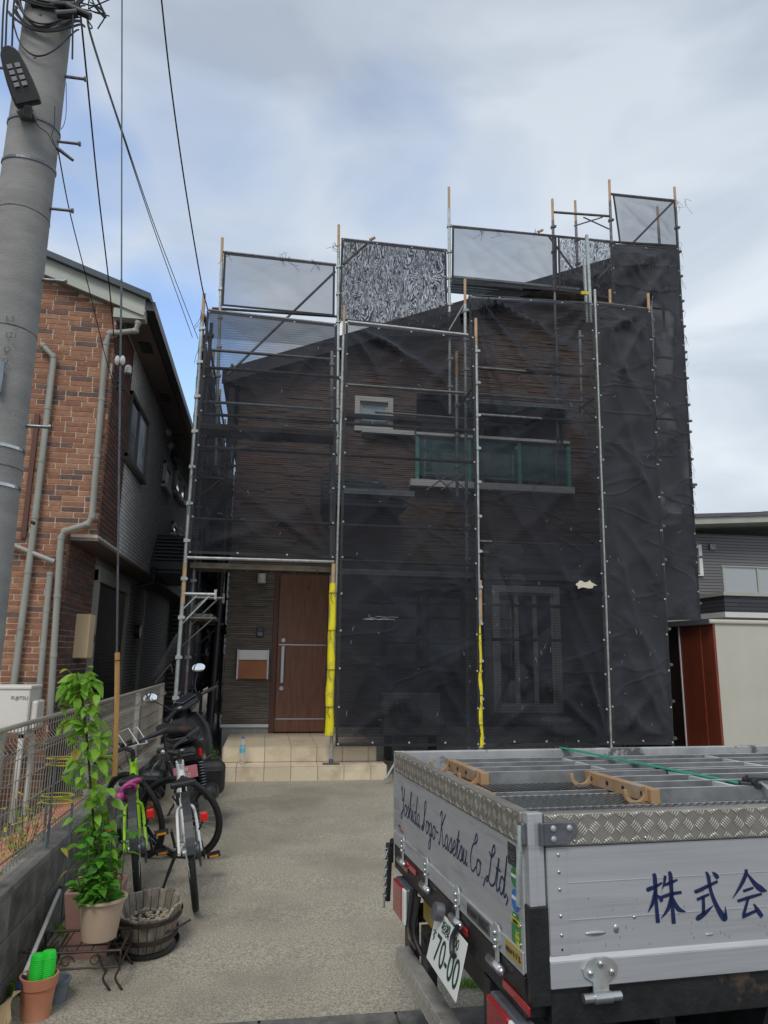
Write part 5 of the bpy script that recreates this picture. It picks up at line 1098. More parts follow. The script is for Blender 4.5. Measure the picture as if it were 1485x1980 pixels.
# ================================================================ TRUCK (built in its own frame: x forward, y across, z up from the gate foot)
def _dir(x, y): return Vector(_ray(x, y)).normalized()
tu = _dir(7300, 1345); tv = _dir(441, 1297); tv = (tv-tu*tu.dot(tv)).normalized(); tw = tu.cross(tv)
TO = onX(1026, 1897, .70)
TM = Matrix(((tu.x, tv.x, tw.x, TO.x), (tu.y, tv.y, tw.y, TO.y), (tu.z, tv.z, tw.z, TO.z), (0, 0, 0, 1)))
def place(o): bpy.context.view_layer.update(); o.matrix_world = TM @ Matrix.Translation(o.location)
tk = thing('flatbed_truck', 'silver aluminium sided flatbed truck cut off at the right, loaded with scaffold planks', 'truck')
UE = 4.3; VW = 1.55; GH = .395
RT = Matrix(((0, 0, -1, 0), (-1, 0, 0, 0), (0, 1, 0, 0), (0, 0, 0, 1)))   # text on rear gate
ST = Matrix(((1, 0, 0, 0), (0, 0, -1, 0), (0, 1, 0, 0), (0, 0, 0, 1)))    # text on side gate
# rear gate
rg = MB(); rg.box((.0, .03, .004), (.028, VW-.03, .31)); rg.box((-.006, .032, .0), (.0, VW-.032, .055)); rear = rg.build('rear_gate', M['alu'], tk, bevel=.003)
m = MB(); m.box((-.003, .03, .312), (.034, VW-.03, .395)); rc = m.build('checker_cap', M['check'], rear, bevel=.004)
m = MB()
def lugs(m, org_, ex, ey, nrm, L_, H_, s=.040):
    org_, ex, ey, nrm = Vector(org_), Vector(ex), Vector(ey), Vector(nrm); n = int(L_/s); k = int(round(H_/s))
    for i in range(n):
        for j in range(k+1):
            c = org_+ex*(s*(i+.5))+ey*(s*(j+.0)+.0); d = 1 if (i+j) % 2 else -1
            for q in range(-2, 3):
                o_ = (ex*d+ey*-1).normalized()*0; a = (ex+ey*d).normalized(); b = (ex-ey*d).normalized()
                p = c+b*(q*.0064); hl = .0165-.0014*abs(q)
                e0, e1 = p-a*hl, p+a*hl
                f = lambda P: 0.004 < (P-org_).dot(ey) < H_-.004
                y0_, y1_ = (e0-org_).dot(ey), (e1-org_).dot(ey); lo_, hi_ = .003, H_-.003
                if max(y0_, y1_) < lo_ or min(y0_, y1_) > hi_: continue
                cl_ = lambda P: P+a*((min(max((P-org_).dot(ey), lo_), hi_)-(P-org_).dot(ey))/a.dot(ey))
                e0, e1 = cl_(e0), cl_(e1)
                if (e1-e0).length < .004: continue
                pts = [e0, e0.lerp(e1, .3)+b*.001+nrm*.0022, e0.lerp(e1, .7)+b*.001+nrm*.0022, e1]; w_ = b*.0019
                m.add([pts[0], pts[1]+w_, pts[2]+w_, pts[3], pts[2]-w_, pts[1]-w_], [(0, 1, 5), (1, 2, 4, 5), (2, 3, 4)])
lugs(m, (-.0034, VW-.035, .314), (0, -1, 0), (0, 0, 1), (-1, 0, 0), VW-.07, .08)
o = m.build('raised_lugs', M['lug'], rear); o['kind'] = 'stuff'
# near side gate
sg_ = MB(); sg_.box((.056, .0, .045), (UE, .028, .31)); sg_.box((.052, -.008, -.021), (UE, .03, .040)); sg_.hexa([(.052, -.008, .040), (UE, -.008, .040), (UE, .02, .040), (.052, .02, .040), (.052, -.001, .052), (UE, -.001, .052), (UE, .02, .052), (.052, .02, .052)])
side = sg_.build('side_gate', M['alu'], tk, bevel=.0015)
m = MB()
for w_ in (.132, .221): m.box((.11, -.0012, w_), (UE, .0, w_+.0016))
m.build('panel_joint', M['alu'], side)
m = MB(); m.box((.058, -.0022, .052), (.112, .0, .306)); m.build('end_plate', M['alu'], side, bevel=.001)
m = MB()
for w_ in (.292, .250, .208, .145, .100): m.sphere((.089, -.003, w_), .0048, 8, (1, .6, 1))
for i in range(9): m.sphere((.135+i*.21, -.007, .325), .0045, 8, (1, .6, 1))
m.build('rivet', M['steel'], side, smooth='all')
m = MB()
for u_, w_ in ((.089, .066), (.089, .03)): m.cyl((u_, -.0028, w_), (u_, -.001, w_), .003, n=8)
m.build('rivet_hole', M['wire'], side)
m = MB(); m.box((.052, -.006, .312), (UE, .034, .394)); m.build('checker_cap', M['check'], side, bevel=.004)
m = MB(); lugs(m, (.056, -.0064, .314), (1, 0, 0), (0, 0, 1), (0, -1, 0), 2.2, .08); o = m.build('raised_lugs', M['lug'], side); o['kind'] = 'stuff'
# dents and scratches pressed into the near gate
m = MB()
for c, sx_, sz_ in (((.185, -.0009, .098), .030, .006), ((.245, -.0009, .105), .008, .011), ((.30, -.0009, .13), .006, .004), ((.52, -.0009, .075), .012, .003)):
    MB().sphere(c, 1, 12, (sx_, .0025, sz_)).build('dent', M['steel'], side, smooth='all')
m = MB()
for i in range(60): u_ = .12+rng.random()*1.1; w_ = .06+rng.random()**2*.14; m.box((u_, -.0007, w_), (u_+.0007, -.0002, w_+.002+.009*rng.random()))
m.build('scuffs', M['bolt'], side)['kind'] = 'stuff'
# posts
m = MB(); m.box((.006, .0, .17), (.05, .03, .396)); m.box((.006, -.003, .17), (.026, .0, .396)); m.build('corner_post', M['alu'], tk, bevel=.003)
m = MB(); m.box((.002, -.004, -.06), (.054, .032, .17)); m.build('post_foot', M['chassis'], tk, bevel=.003)
m = MB(); m.box((.0, VW-.03, -.06), (.05, VW, .396)); m.build('corner_post', M['alu'], tk, bevel=.003)
# catch plate at the near corner, its bolts and the locking lever
m = MB(); m.prism([(.045, -.0155, .318), (.108, -.0155, .318), (.142, -.0155, .345), (.142, -.0155, .366), (.134, -.0155, .374), (.045, -.0155, .374)], (0, .006, 0)); m.cyl((.04, -.012, .318), (.04, -.012, .374), .008); ct = m.build('catch_plate', M['bolt'], tk, bevel=.002)
m = MB()
for u_, w_ in ((.072, .333), (.072, .359), (.118, .359)): m.sphere((u_, -.016, w_), .009, 10, (1, .6, 1))
m.build('bolt', M['galv'], ct, smooth='all')
m = MB(); m.box((-.008, .006, .315), (.006, .03, .372)); m.build('catch_box', M['bolt'], tk, bevel=.004)
m = MB(); m.tube([(-.012, .012, .365), (-.014, .010, .33), (-.012, .014, .30)], .006, 8); m.tube([(-.012, .014, .315), (-.016, .02, .25), (-.013, .034, .165)], .0065, 8); m.build('lever', M['galv'], tk, smooth=True)
# hinges
def hinge_side(u0):
    m = MB(); P = [(-.050, .010), (-.056, .030), (-.040, .052), (-.018, .058), (.018, .058), (.040, .052), (.056, .030), (.050, .010), (.024, -.006), (.024, -.03), (-.024, -.03), (-.024, -.006)]
    m.prism([(u0+.9*a, -.014, -.006+b*.9) for a, b in P], (0, .006, 0)); h = m.build('hinge', M['galv'], tk, bevel=.0015)
    m = MB(); m.cyl((u0-.052, -.014, -.045), (u0+.052, -.014, -.045), .0115, n=14); m.cyl((u0-.024, -.015, -.045), (u0+.024, -.015, -.045), .0145, n=14); m.build('hinge_pin', M['steel'], h, smooth=True)
    m = MB()
    for a, b in ((0, .032), (-.030, .012), (.030, .012)): m.sphere((u0+a, -.016, b), .0085, 10, (1, .8, 1))
    m.build('bolt', M['steel'], h, smooth='all')
hinge_side(.187); hinge_side(1.05); hinge_side(1.95)
def hinge_rear(v0):
    m = MB(); P = [(-.026, .066), (-.014, .078), (.014, .078), (.026, .066), (.026, .03), (.012, .02), (.012, -.02), (-.012, -.02), (-.012, .02), (-.026, .03)]
    m.prism([(-.012, v0+a, b-.01) for a, b in P], (.006, 0, 0)); h = m.build('hinge', M['galv'], tk, bevel=.0015)
    m = MB(); m.cyl((-.016, v0-.048, -.035), (-.016, v0+.048, -.035), .0125, n=14); m.sphere((-.016, v0-.048, -.035), .012, 8); m.build('hinge_pin', M['steel'], h, smooth='all')
    m = MB()
    for a, b in ((0, .055), (0, .035), (0, .018)): m.sphere((-.015, v0+a, b-.01), .008, 10, (.8, 1, 1))
    m.build('bolt', M['steel'], h, smooth='all')
for v_ in (1.33, .95, .57, .21): hinge_rear(v_)
# far gate, headboard side, floor
m = MB(); m.box((.05, VW-.03, .0), (UE, VW, .31)); fg = m.build('far_gate', M['aluW'], tk)
m = MB(); m.box((.05, VW-.034, .312), (UE, VW+.004, .395)); m.build('gate_cap', M['aluW'], tk, bevel=.004)
m = MB(); m.box((.03, .03, -.03), (UE, VW-.03, -.001)); m.build('bed_floor', M['chassis'], tk)
# chassis
m = MB(); m.box((-.002, .035, -.10), (.06, VW-.035, -.004)); m.box((.056, .004, -.115), (UE, .06, -.024)); m.box((.06, VW-.06, -.115), (UE, VW-.004, -.03))
for k in range(9): m.box((.25+k*.42, .06, -.11), (.30+k*.42, VW-.06, -.032))
m.build('bed_frame', M['chassis'], tk, bevel=.003)
m = MB(); m.box((.06, .40, -.30), (UE, .48, -.116)); m.box((.06, 1.05, -.30), (UE, 1.13, -.116)); m.box((.08, .48, -.26), (.14, 1.05, -.15)); m.box((.70, .48, -.26), (.76, 1.05, -.15)); m.build('chassis_rail', M['chassis'], tk, bevel=.004)
for v_ in (.14, 1.41):
    m = MB(); m.lathe((1.15, v_-.12, -.46), [(.18, 0), (.29, .0), (.33, .03), (.335, .12), (.33, .21), (.29, .24), (.18, .24)], 32, (0, 1, 0)); w_ = m.build('tyre', M['rubber'], tk, smooth=True)
    m = MB(); m.lathe((1.15, v_-.1, -.46), [(.001, .05), (.1, .03), (.17, .02), (.185, 0), (.185, .2)], 24, (0, 1, 0)); m.build('rim', M['bolt'], w_, smooth=True)
m = MB(); m.cyl((1.15, .2, -.46), (1.15, 1.35, -.46), .06); m.sphere((1.15, .77, -.46), .16, 14); m.build('axle', M['chassis'], tk, smooth=True)
for k in range(4): m = MB(); m.bar((.45+.0*k, .38, -.30-.018*k), (1.85-.0*k, .38, -.30-.018*k), .06, .012); m.build('leaf_spring', M['chassis'], tk)
m = MB(); m.hexa([(.62, .10, -.40), (.66, .10, -.40), (.66, .34, -.40), (.62, .34, -.40), (.72, .05, -.13), (.76, .05, -.13), (.76, .34, -.13), (.72, .34, -.13)]); m.build('mudguard', M['black'], tk)
m = MB()
for u_ in (.30, .36): m.bar((u_, .16, -.40), (u_-.10, .16, -.12), .03, .02)
m.cyl((.22, .12, -.42), (.22, .12, -.12), .006); m.bar((.5, .2, -.2), (.5, 1.3, -.2), .05, .05); m.build('support_strut', M['chassis'], tk)
M['bumper'] = mat('scraped bumper plate', (.42, .40, .36), (.56, .54, .5), 14, .4, .5, c3=(.16, .14, .12), s3=9, k3=.7)
# rear bumper with its checker face, brackets and steps
m = MB(); m.box((-.06, .05, -.405), (.0, 1.25, -.335)); bp = m.build('bumper', M['bumper'], tk, bevel=.003)
m = MB(); lugs(m, (-.0604, 1.24, -.402), (0, -1, 0), (0, 0, 1), (-1, 0, 0), 1.18, .066, .026); m.build('raised_lugs', M['lug'], bp)['kind'] = 'stuff'
for v_ in (.98, 1.24): m = MB(); m.box((.0, v_, -.39), (.04, v_+.09, -.22)); m.box((.0, v_+.001, -.25), (.16, v_+.089, -.20)); m.build('bumper_bracket', M['chassis'], tk, bevel=.003)
m = MB(); m.box((.0, .30, -.42), (.05, .36, -.11)); m.build('bumper_bracket', M['chassis'], tk, bevel=.003)
m = MB(); m.tube(cat([(-.01, 1.16, -.10), (-.03, 1.15, -.25), (-.01, 1.10, -.30)], 4), .010, 8); m.tube(cat([(-.01, 1.06, -.10), (-.03, 1.06, -.22), (-.01, 1.02, -.29)], 4), .010, 8); m.build('hand_hoop', M['chassis'], tk, smooth=True)
m = MB(); m.cyl((.02, 1.44, -.07), (.09, 1.44, -.07), .04, n=16); m.build('reversing_buzzer', M['black'], tk)
m = MB(); m.box((.03, .98, -.20), (.05, 1.14, -.13)); m.build('yellow_tag', M['stgold'], tk)
# tail lamps
for v_, lb in ((1.18, 0), (.02, 1)):
    m = MB(); m.box((-.028, v_, -.245), (.02, v_+.21, -.105)); b_ = m.build('tail_lamp', M['offwhite'] if 0 else M['bolt'], tk, bevel=.008)
    m = MB(); m.box((-.040, v_+.05, -.24), (-.026, v_+.205, -.11)); m.build('red_lens', M['dred'], b_, bevel=.006)
    m = MB(); m.box((-.039, v_+.004, -.24), (-.026, v_+.048, -.11)); m.build('clear_lens', M['offwhite'], b_, bevel=.006)
for v_, w_ in ((1.36, -.055), (1.22, -.03), (.58, -.045), (.10, -.07)):
    m = MB(); m.box((-.008, v_-.10, w_-.011), (-.0025, v_+.08, w_+.011)); m.build('red_reflector', M['dred'], tk, bevel=.004)
# hanging hook board with chain at the far rear corner
m = MB(); m.hexa([(-.02, VW+.055, -.27), (.0, VW+.055, -.27), (.0, VW+.105, -.28), (-.02, VW+.105, -.28), (-.02, VW+.01, -.03), (.0, VW+.01, -.03), (.0, VW+.075, -.02), (-.02, VW+.075, -.02)]); cb = m.build('hook_board', M['black'], tk, bevel=.004)
for k in range(11): m = MB(); c = Vector((-.026, VW+.03+.003*k, -.045-.0195*k)); m.torus(c, .008, .0028, (1, .0, 0) if k % 2 else (.2, 1, 0), 10, 5); m.build('chain_link', M['galv'], cb)
m = MB(); m.tube([(-.026, VW+.065, -.24), (-.028, VW+.075, -.30)], .006, 6); m.build('chain_hook', M['galv'], cb); MB().tube(cat([(-.01, VW-.01, .0), (.0, VW+.03, -.01), (.0, VW+.04, -.1)], 3), .01, 8).build('board_hinge', M['chassis'], cb)
# number plate
NP = Matrix.Translation((-.024, .755, -.045)) @ RT @ Matrix.Rotation(R(-1.5), 4, 'Z') @ Matrix.Rotation(R(-14), 4, 'X')
def np_(x, y, z=0): return NP @ Vector((x, y, z))
m = MB(); m.hexa([np_(0, -.165, -.002), np_(.33, -.165, -.002), np_(.33, -.165, .0), np_(0, -.165, .0), np_(0, 0, -.002), np_(.33, 0, -.002), np_(.33, 0, .0), np_(0, 0, .0)]); pl = m.build('number_plate', M['plate'], tk, bevel=.001)
def ptext(s_, size, x, y, xs=1, mt='plategreen'): text(s_, size, M[mt], pl, NP @ Matrix.Translation((x, y, .0012)), xs=xs)
ptext('70-00', .118, .062, -.142, .93); ptext('す', .042, .012, -.095); ptext('相模', .044, .085, -.046); ptext('1 00', .044, .19, -.046)
m = MB(); m.tube(cat([np_(.25, .02, .01), np_(.235, -.02, .014), np_(.25, -.055, .012), np_(.27, -.06, .01)], 5), .009, 8); m.build('plate_lamp_cable', M['black'], tk, smooth=True); m = MB(); m.cyl(np_(.06, -.0, .0), np_(.06, -.0, .03), .03); m.build('plate_seal', M['bolt'], tk, smooth=True)
# hand painted names -------------------------------------------------
def ribbon(m, pts, wd, f, k=5):
    P = cat([Vector((p[0], p[1], (p[2] if len(p) > 2 else wd))) for p in pts], k); out_ = []
    for i, p in enumerate(P):
        a, b = P[max(i-1, 0)], P[min(i+1, len(P)-1)]; d = Vector((b.x-a.x, b.y-a.y, 0)); d = d.normalized() if d.length > 1e-7 else Vector((1, 0, 0)); n = Vector((-d.y, d.x, 0))*max(.0005, p.z)/2
        c = Vector((p.x, p.y, 0)); out_ += [f(c+n), f(c-n)]
    m.add(out_, [(2*i, 2*i+1, 2*i+3, 2*i+2) for i in range(len(P)-1)])
G_ = {
 'Y': (.62, [[(.02, .82), (.1, 1.0), (.2, .9), (.19, .62), (.29, .48), (.42, .6), (.53, 1.0)], [(.53, 1.0), (.47, .4), (.4, .0), (.28, -.2), (.14, -.1), (.3, .05), (.56, .2)]]),
 'o': (.40, [[(.28, .38), (.12, .4), (.04, .2), (.14, 0), (.28, .06), (.33, .25), (.26, .4), (.40, .34)]]),
 's': (.34, [[(-.03, .08), (.2, .45), (.27, .2), (.2, 0), (.06, .04)], [(.2, 0), (.36, .1)]]),
 'h': (.42, [[(-.02, .08), (.18, .66), (.22, .98), (.14, .95), (.1, .5), (.1, 0)], [(.1, .2), (.22, .42), (.31, .36), (.3, .08), (.36, 0), (.44, .1)]]),
 'i': (.25, [[(-.02, .08), (.12, .42), (.1, .08), (.17, 0), (.27, .1)], [(.16, .60), (.175, .64)]]),
 'd': (.48, [[(.3, .36), (.14, .42), (.03, .2), (.12, 0), (.28, .15), (.4, 1.0)], [(.4, 1.0), (.33, .1), (.4, 0), (.5, .1)]]),
 'a': (.44, [[(.3, .36), (.14, .42), (.03, .2), (.12, 0), (.26, .12), (.31, .4)], [(.31, .4), (.29, .08), (.36, 0), (.46, .1)]]),
 '.': (.20, [[(.07, .0), (.09, .03)]]),
 'S': (.52, [[(-.02, .0), (.15, .1), (.35, .6), (.46, .92), (.36, 1.02), (.24, .85), (.3, .5), (.33, .2), (.2, 0), (.05, .06), (.12, .16), (.3, .1)]]),
 'g': (.42, [[(.3, .36), (.14, .42), (.03, .2), (.12, 0), (.26, .12), (.31, .4)], [(.31, .4), (.3, 0), (.26, -.35), (.12, -.42), (.1, -.25), (.28, -.02), (.44, .1)]]),
 '-': (.36, [[(.02, .3), (.3, .3)]]),
 'K': (.64, [[(.04, .86), (.12, 1.0), (.24, .98), (.2, .5), (.1, 0), (.0, .04)], [(.58, 1.02), (.42, .8), (.19, .5), (.3, .5), (.42, .2), (.5, 0), (.64, .1)]]),
 'e': (.34, [[(-.02, .12), (.2, .22), (.26, .36), (.16, .43), (.06, .25), (.1, .03), (.22, 0), (.36, .12)]]),
 't': (.30, [[(0, .1), (.2, .82)], [(.2, .82), (.13, .1), (.2, 0), (.32, .12)], [(.02, .52), (.34, .52)]]),
 'u': (.42, [[(-.02, .1), (.08, .42), (.06, .1), (.14, 0), (.26, .15), (.3, .42)], [(.3, .42), (.27, .08), (.33, 0), (.43, .1)]]),
 'C': (.52, [[(.30, .80), (.42, 1.04), (.52, .92), (.4, .78), (.2, .7), (.06, .4), (.12, .06), (.3, 0), (.52, .18)]]),
 'L': (.62, [[(.12, .82), (.3, .72), (.52, .9), (.44, 1.04), (.32, .85), (.22, .3), (.1, .05), (-.02, .06), (.1, .16), (.3, .02), (.5, .04), (.62, .15)]]),
 ',': (.20, [[(.08, .06), (.1, -.02), (.03, -.16)]])}
def cursive(s_, x, sc_, wd, f):
    m = MB()
    for ch in s_:
        adv, st_ = G_[ch]
        for q in st_: ribbon(m, [((a+.22*b)*sc_+x, b*sc_*.98) for a, b in q], wd, f)
        x += adv*sc_
    return m, x
f = lambda c: Vector((-.0012, 1.415-c.x, .150+c.y))
m, xe = cursive('Yoshida.Sogo-Kasetsu.Co.,Ltd,', 0, .1150, .0062, f); m.build('painted_name', M['navy'], rear)
KJ = {'株': [[(.0, .66, .03), (.06, .68, .075), (.30, .74, .055), (.46, .80, .03)], [(.22, .99, .05), (.26, .9, .085), (.25, .4, .07), (.26, .0, .085)], [(.25, .68, .05), (.16, .42, .07), (.0, .22, .01)], [(.28, .56, .02), (.36, .5, .06), (.42, .42, .07)],
   [(.56, .94, .06), (.52, .8, .05), (.44, .66, .01)], [(.50, .74, .04), (.7, .79, .06), (.90, .84, .03)], [(.40, .50, .06), (.7, .56, .06), (.99, .58, .05)], [(.68, 1.02, .05), (.71, .9, .085), (.70, .4, .075), (.70, -.04, .085)], [(.69, .54, .05), (.58, .28, .07), (.36, .08, .01)], [(.72, .5, .03), (.85, .26, .09), (1.06, .18, .02)]],
 '式': [[(.04, .62, .05), (.14, .62, .07), (.5, .72, .06), (.80, .80, .05)], [(.46, 1.02, .04), (.52, .9, .075), (.56, .6, .07), (.70, .28, .09), (.90, .02, .12), (.96, .10, .06), (.97, .26, .01)], [(.66, 1.0, .03), (.76, .93, .08), (.82, .86, .07)], [(.10, .44, .05), (.3, .49, .055), (.50, .54, .04)], [(.30, .50, .06), (.29, .3, .07), (.26, .12, .06)], [(.02, .04, .03), (.10, .06, .09), (.34, .16, .07), (.60, .30, .01)]],
 '会': [[(.50, 1.04, .06), (.46, .92, .08), (.28, .70, .065), (.0, .44, .01)], [(.50, .96, .03), (.72, .72, .09), (.9, .6, .11), (1.06, .55, .02)], [(.34, .58, .05), (.5, .61, .05), (.66, .64, .04)], [(.14, .38, .05), (.5, .44, .06), (.90, .50, .04)], [(.48, .44, .05), (.38, .26, .06), (.28, .08, .07)], [(.24, .04, .06), (.46, .10, .06), (.70, .16, .05)], [(.62, .30, .03), (.74, .14, .09), (.84, .02, .08)]]}
m = MB()
for ch, u0, w0, sx_, sz_ in (('株', .340, .112, .106, .122), ('式', .480, .110, .098, .118), ('会', .600, .106, .104, .120)):
    for q in KJ[ch]: ribbon(m, [(a*sx_, b*sz_, c*.112*1.3) for a, b, c in q], .01, lambda c: Vector((u0+c.x, -.0016, w0+c.y)), 6)
m.build('painted_kanji', M['navy'], side)
# stickers on the rear gate (x is across towards the near corner)
def rs(v, w, d=.0): return Vector((-.0014-d, v, w))
def stick(nm, pts, mt, d=0): m = MB(); m.prism([rs(v, w, d) for v, w in pts], (.0010, 0, 0)); return m.build(nm, M[mt], rear)
def ell(v, w, a, b, n=24): return [(v+a*math.cos(-2*math.pi*k/n), w+b*math.sin(-2*math.pi*k/n)) for k in range(n)]
v0 = .088
stick('dark_sticker', [(.128, .302), (.070, .300), (.070, .246), (.128, .246)], 'signdark')
text('FREE', .026, M['bolt'], rear, Matrix.Translation((-.0022, .123, .262)) @ RT, xs=.8)
m = MB()
for w_ in (.292, .252): m.box((-.0022, .074, w_), (-.0014, .124, w_+.0022))
m.build('sticker_line', M['bolt'], rear)
stick('green_sticker', ell(.083, .221, .027, .026), 'stgreen'); stick('sticker_band', [(.106, .226), (.060, .226), (.060, .219), (.106, .219)], 'stwhite', .0007); stick('sticker_leaf', ell(.083, .236, .012, .006), 'leaf', .0007)
stick('blue_sticker', ell(.083, .163, .027, .028), 'stblue'); stick('sticker_band', [(.106, .172), (.060, .172), (.060, .163), (.106, .163)], 'stwhite', .0007)
stick('big_green_sticker', [(.112, .118), (.100, .132), (.070, .132), (.056, .118), (.052, .075), (.056, .048), (.072, .034), (.098, .034), (.112, .048), (.116, .075)], 'stgreen'); stick('sticker_band', [(.115, .118), (.053, .118), (.053, .104), (.115, .104)], 'styellow', .0007)
text('低', .040, M['styellow'], rear, Matrix.Translation((-.0026, .088, .058)) @ RT, xs=.75)
text('-LEV', .014, M['stwhite'], rear, Matrix.Translation((-.0026, .106, .042)) @ RT); text('••••', .012, M['stwhite'], rear, Matrix.Translation((-.0026, .098, .121)) @ RT)
text('九都県市', .0095, M['signdark'], rear, Matrix.Translation((-.0026, .105, .107)) @ RT)
stick('capacity_label', [(.475, .048), (.275, .048), (.275, .012), (.475, .012)], 'bolt')
text('最大積載量', .020, M['signdark'], rear, Matrix.Translation((-.0084, .472, .022)) @ RT, xs=.9); text('2000KG', .036, M['signdark'], rear, Matrix.Translation((-.0084, .372, .018)) @ RT, xs=.72)
bpy.data.objects['capacity_label'].location.x -= .0062
stick('gold_label', [(.150, .052), (.040, .052), (.040, .014), (.150, .014)], 'stgold').location.x -= .0062
text('NEWモデル', .020, M['signdark'], rear, Matrix.Translation((-.0084, .146, .024)) @ RT)
text('TOWA', .013, M['signdark'], rear, Matrix.Translation((-.0022, 1.44, .085)) @ RT); text('CORPORATION', .010, M['dred'], rear, Matrix.Translation((-.0022, 1.42, .072)) @ RT)
m = MB(); 
for k in range(6): m.sphere((-.002, .052, .29-.045*k), .004, 8, (.6, 1, 1))
m.build('rivet', M['steel'], rear, smooth='all')
place(tk)
M['plankweb'] = mat('plank web', (.16, .17, .17), (.27, .28, .28), 9, .5, .4)  # upright webs: shade painted in as darker steel
M['plankgal'] = mat('bright plank flange', (.55, .57, .57), (.70, .72, .72), 9, .4, .35, c3=(.35, .35, .34), s3=6, k3=.5)  # top flanges: light painted in as brighter steel
# ---- load: scaffold planks, each a thing in the truck frame
def deck(label, u0, v0, w0, L_, W_, up_, hooks=True, cross=(), nr=4, nm='scaffold_plank'):
    t = thing(nm, label, 'scaffold plank', (u0, v0, w0), 'scaffold planks loaded on the truck bed'); h = .048
    m = MB(); m.box((u0, v0, w0), (u0+.035, v0+W_, w0+h)); e = m.build('end_beam', M['planktan'], t, bevel=.003)
    m = MB()
    for k in (.12, .38, .62, .88): m.cyl((u0-.003, v0+W_*k, w0+h*.55), (u0-.0005, v0+W_*k, w0+h*.55), .008, n=10)
    m.build('hole', M['wire'] if up_ else M['chassis'], e)
    for k in range(nr):
        y = v0+.012+(W_-.04)*k/(nr-1)
        m = MB(); m.box((u0+.036, y, w0+(0 if k in (0, nr-1) else .012)), (u0+L_, y+.005, w0+h-.001)); fl = MB().box((u0+.036, y+.0055, w0+h-.006), (u0+L_, y+.020, w0+h-.0012)); 
        if k in (0, nr-1): m.box((u0+.036, y-.008 if k == 0 else y, w0+.002), (u0+L_, y+.018, w0+.006))
        lr = m.build('long_rail', M['plankweb'], t); fl.build('flange', M['plankgal'], lr)
    for c in cross: m = MB(); m.box((u0+c, v0+.035, w0+h-.022), (u0+c+.02, v0+W_-.04, w0+h-.004)); m.build('cross_rail', M['plankgal'], t)
    if up_:   # expanded metal: a lattice of real strands
        m = MB(); p_ = .030; q_ = .0125; z = w0+h+.0015; nx = int((min(L_, 1.5)-.04)/p_); ny = int((W_-.03)/q_)
        for i in range(nx):
            for j in range(ny):
                x = u0+.04+i*p_+(p_/2 if j % 2 else 0); y = v0+.015+j*q_
                for d in (-1, 1):
                    a = Vector((x, y, z)); b = Vector((x+d*p_/2, y+q_, z+.001)); n = Vector((-(b-a).y, (b-a).x, 0)).normalized()*.0019; m.add([a-n, a+n, b+n, b-n], [(0, 1, 2, 3)])
        o = m.build('expanded_metal', M['steel'], t); o['kind'] = 'stuff'
        m = MB(); m.box((u0+.036, v0+.015, w0+.004), (u0+L_, v0+W_-.015, w0+.007)); m.build('under_sheet', M['chassis'], t)
    else:
        m = MB(); m.box((u0+.036, v0+.015, w0-.001), (u0+L_, v0+W_-.015, w0+.0018)); m.build('tread_sheet', M['chassis'], t)  # sheet coloured black to paint the shade in the gaps between rails
    if hooks:
        for y in (v0+.03, v0+W_-.045):
            m = MB(); c = Vector((u0-.040, y, w0+.036)); pts = []
            for k in range(15): a = math.pi*(1.02+k/14*1.0)+.0; pts.append(c+Vector((math.cos(a)*.040, 0, math.sin(a)*.036)))
            pts = [pts[0]+Vector((0, 0, .010))]+pts+[pts[-1]+Vector((.006, 0, .012))]
            for a, b in zip(pts[:-1], pts[1:]): m.bar(a, b, .016, .013, (0, 1, 0)) if 0 else m.bar(a+(a-b)*.08, b+(b-a)*.08, .014, .016, (0, 0, 1))
            m.box((u0-.006, y-.010, w0+.006), (u0+.001, y+.018, w0+.052)); m.build('hook', M['planktan'], t, bevel=.002)
    return t
loads = [deck('scaffold plank with expanded metal tread lying nearest the truck side gate', .13, .16, .285, 1.9, .50, True, hooks=False, nr=3),
         deck('scaffold plank lying mesh up under the far upside down plank', .15, .70, .285, 1.9, .55, True, hooks=False, nr=3),
         deck('upside down scaffold plank at the far left of the load, tan end beam', .20, .90, .330, 1.9, .47, False, cross=(.55, 1.3)),
         deck('upside down scaffold plank on top of the load with two hooks facing left', .635, .42, .330, 1.8, .47, False, cross=(.35, 1.1))]
for t in loads: place(t)
stp = thing('cargo_strap', 'green ratchet strap stretched over the planks on the truck', 'strap', (.9, .5, .38))
def TPz(x, y, w):
    r = Vector(_ray(x, y)); n = tw; t_ = (w-(Vector(CAM)-TO).dot(n))/r.dot(n); p = Vector(CAM)+r*t_-TO; return Vector((p.dot(tu), p.dot(tv), p.dot(tw)))
a, b = TPz(1085, 1446, .398), TPz(1430, 1514, .372); c = TPz(1500, 1520, .372)
a = Vector((a.x, VW-.01, .399)); m = MB(); m.bar(a, b, .035, .003); m.bar(a, a+Vector((0, .03, -.1)), .035, .003, (1, 0, 0)); m.bar(b, c, .035, .003); m.build('webbing', M['strap'], stp)
m = MB(); d = TPz(1450, 1510, .39); m.cbox(d+Vector((0, 0, -.012)), (.07, .045, .02), Matrix.Rotation(R(-30), 3, 'Z')); m.cbox(d+Vector((.03, -.01, .012)), (.08, .05, .012), Matrix.Rotation(R(-30), 3, 'Z')); m.cyl(d+Vector((0, -.03, 0)), d+Vector((0, .03, 0)), .012); m.build('ratchet', M['black'], stp, bevel=.003)
m = MB(); m.tube(cat([d+Vector((.02, -.02, 0)), d+Vector((.025, -.06, -.02)), d+Vector((.028, -.13, -.09))], 4), .006, 6); m.build('ratchet_arm', M['galv'], stp)
place(stp)
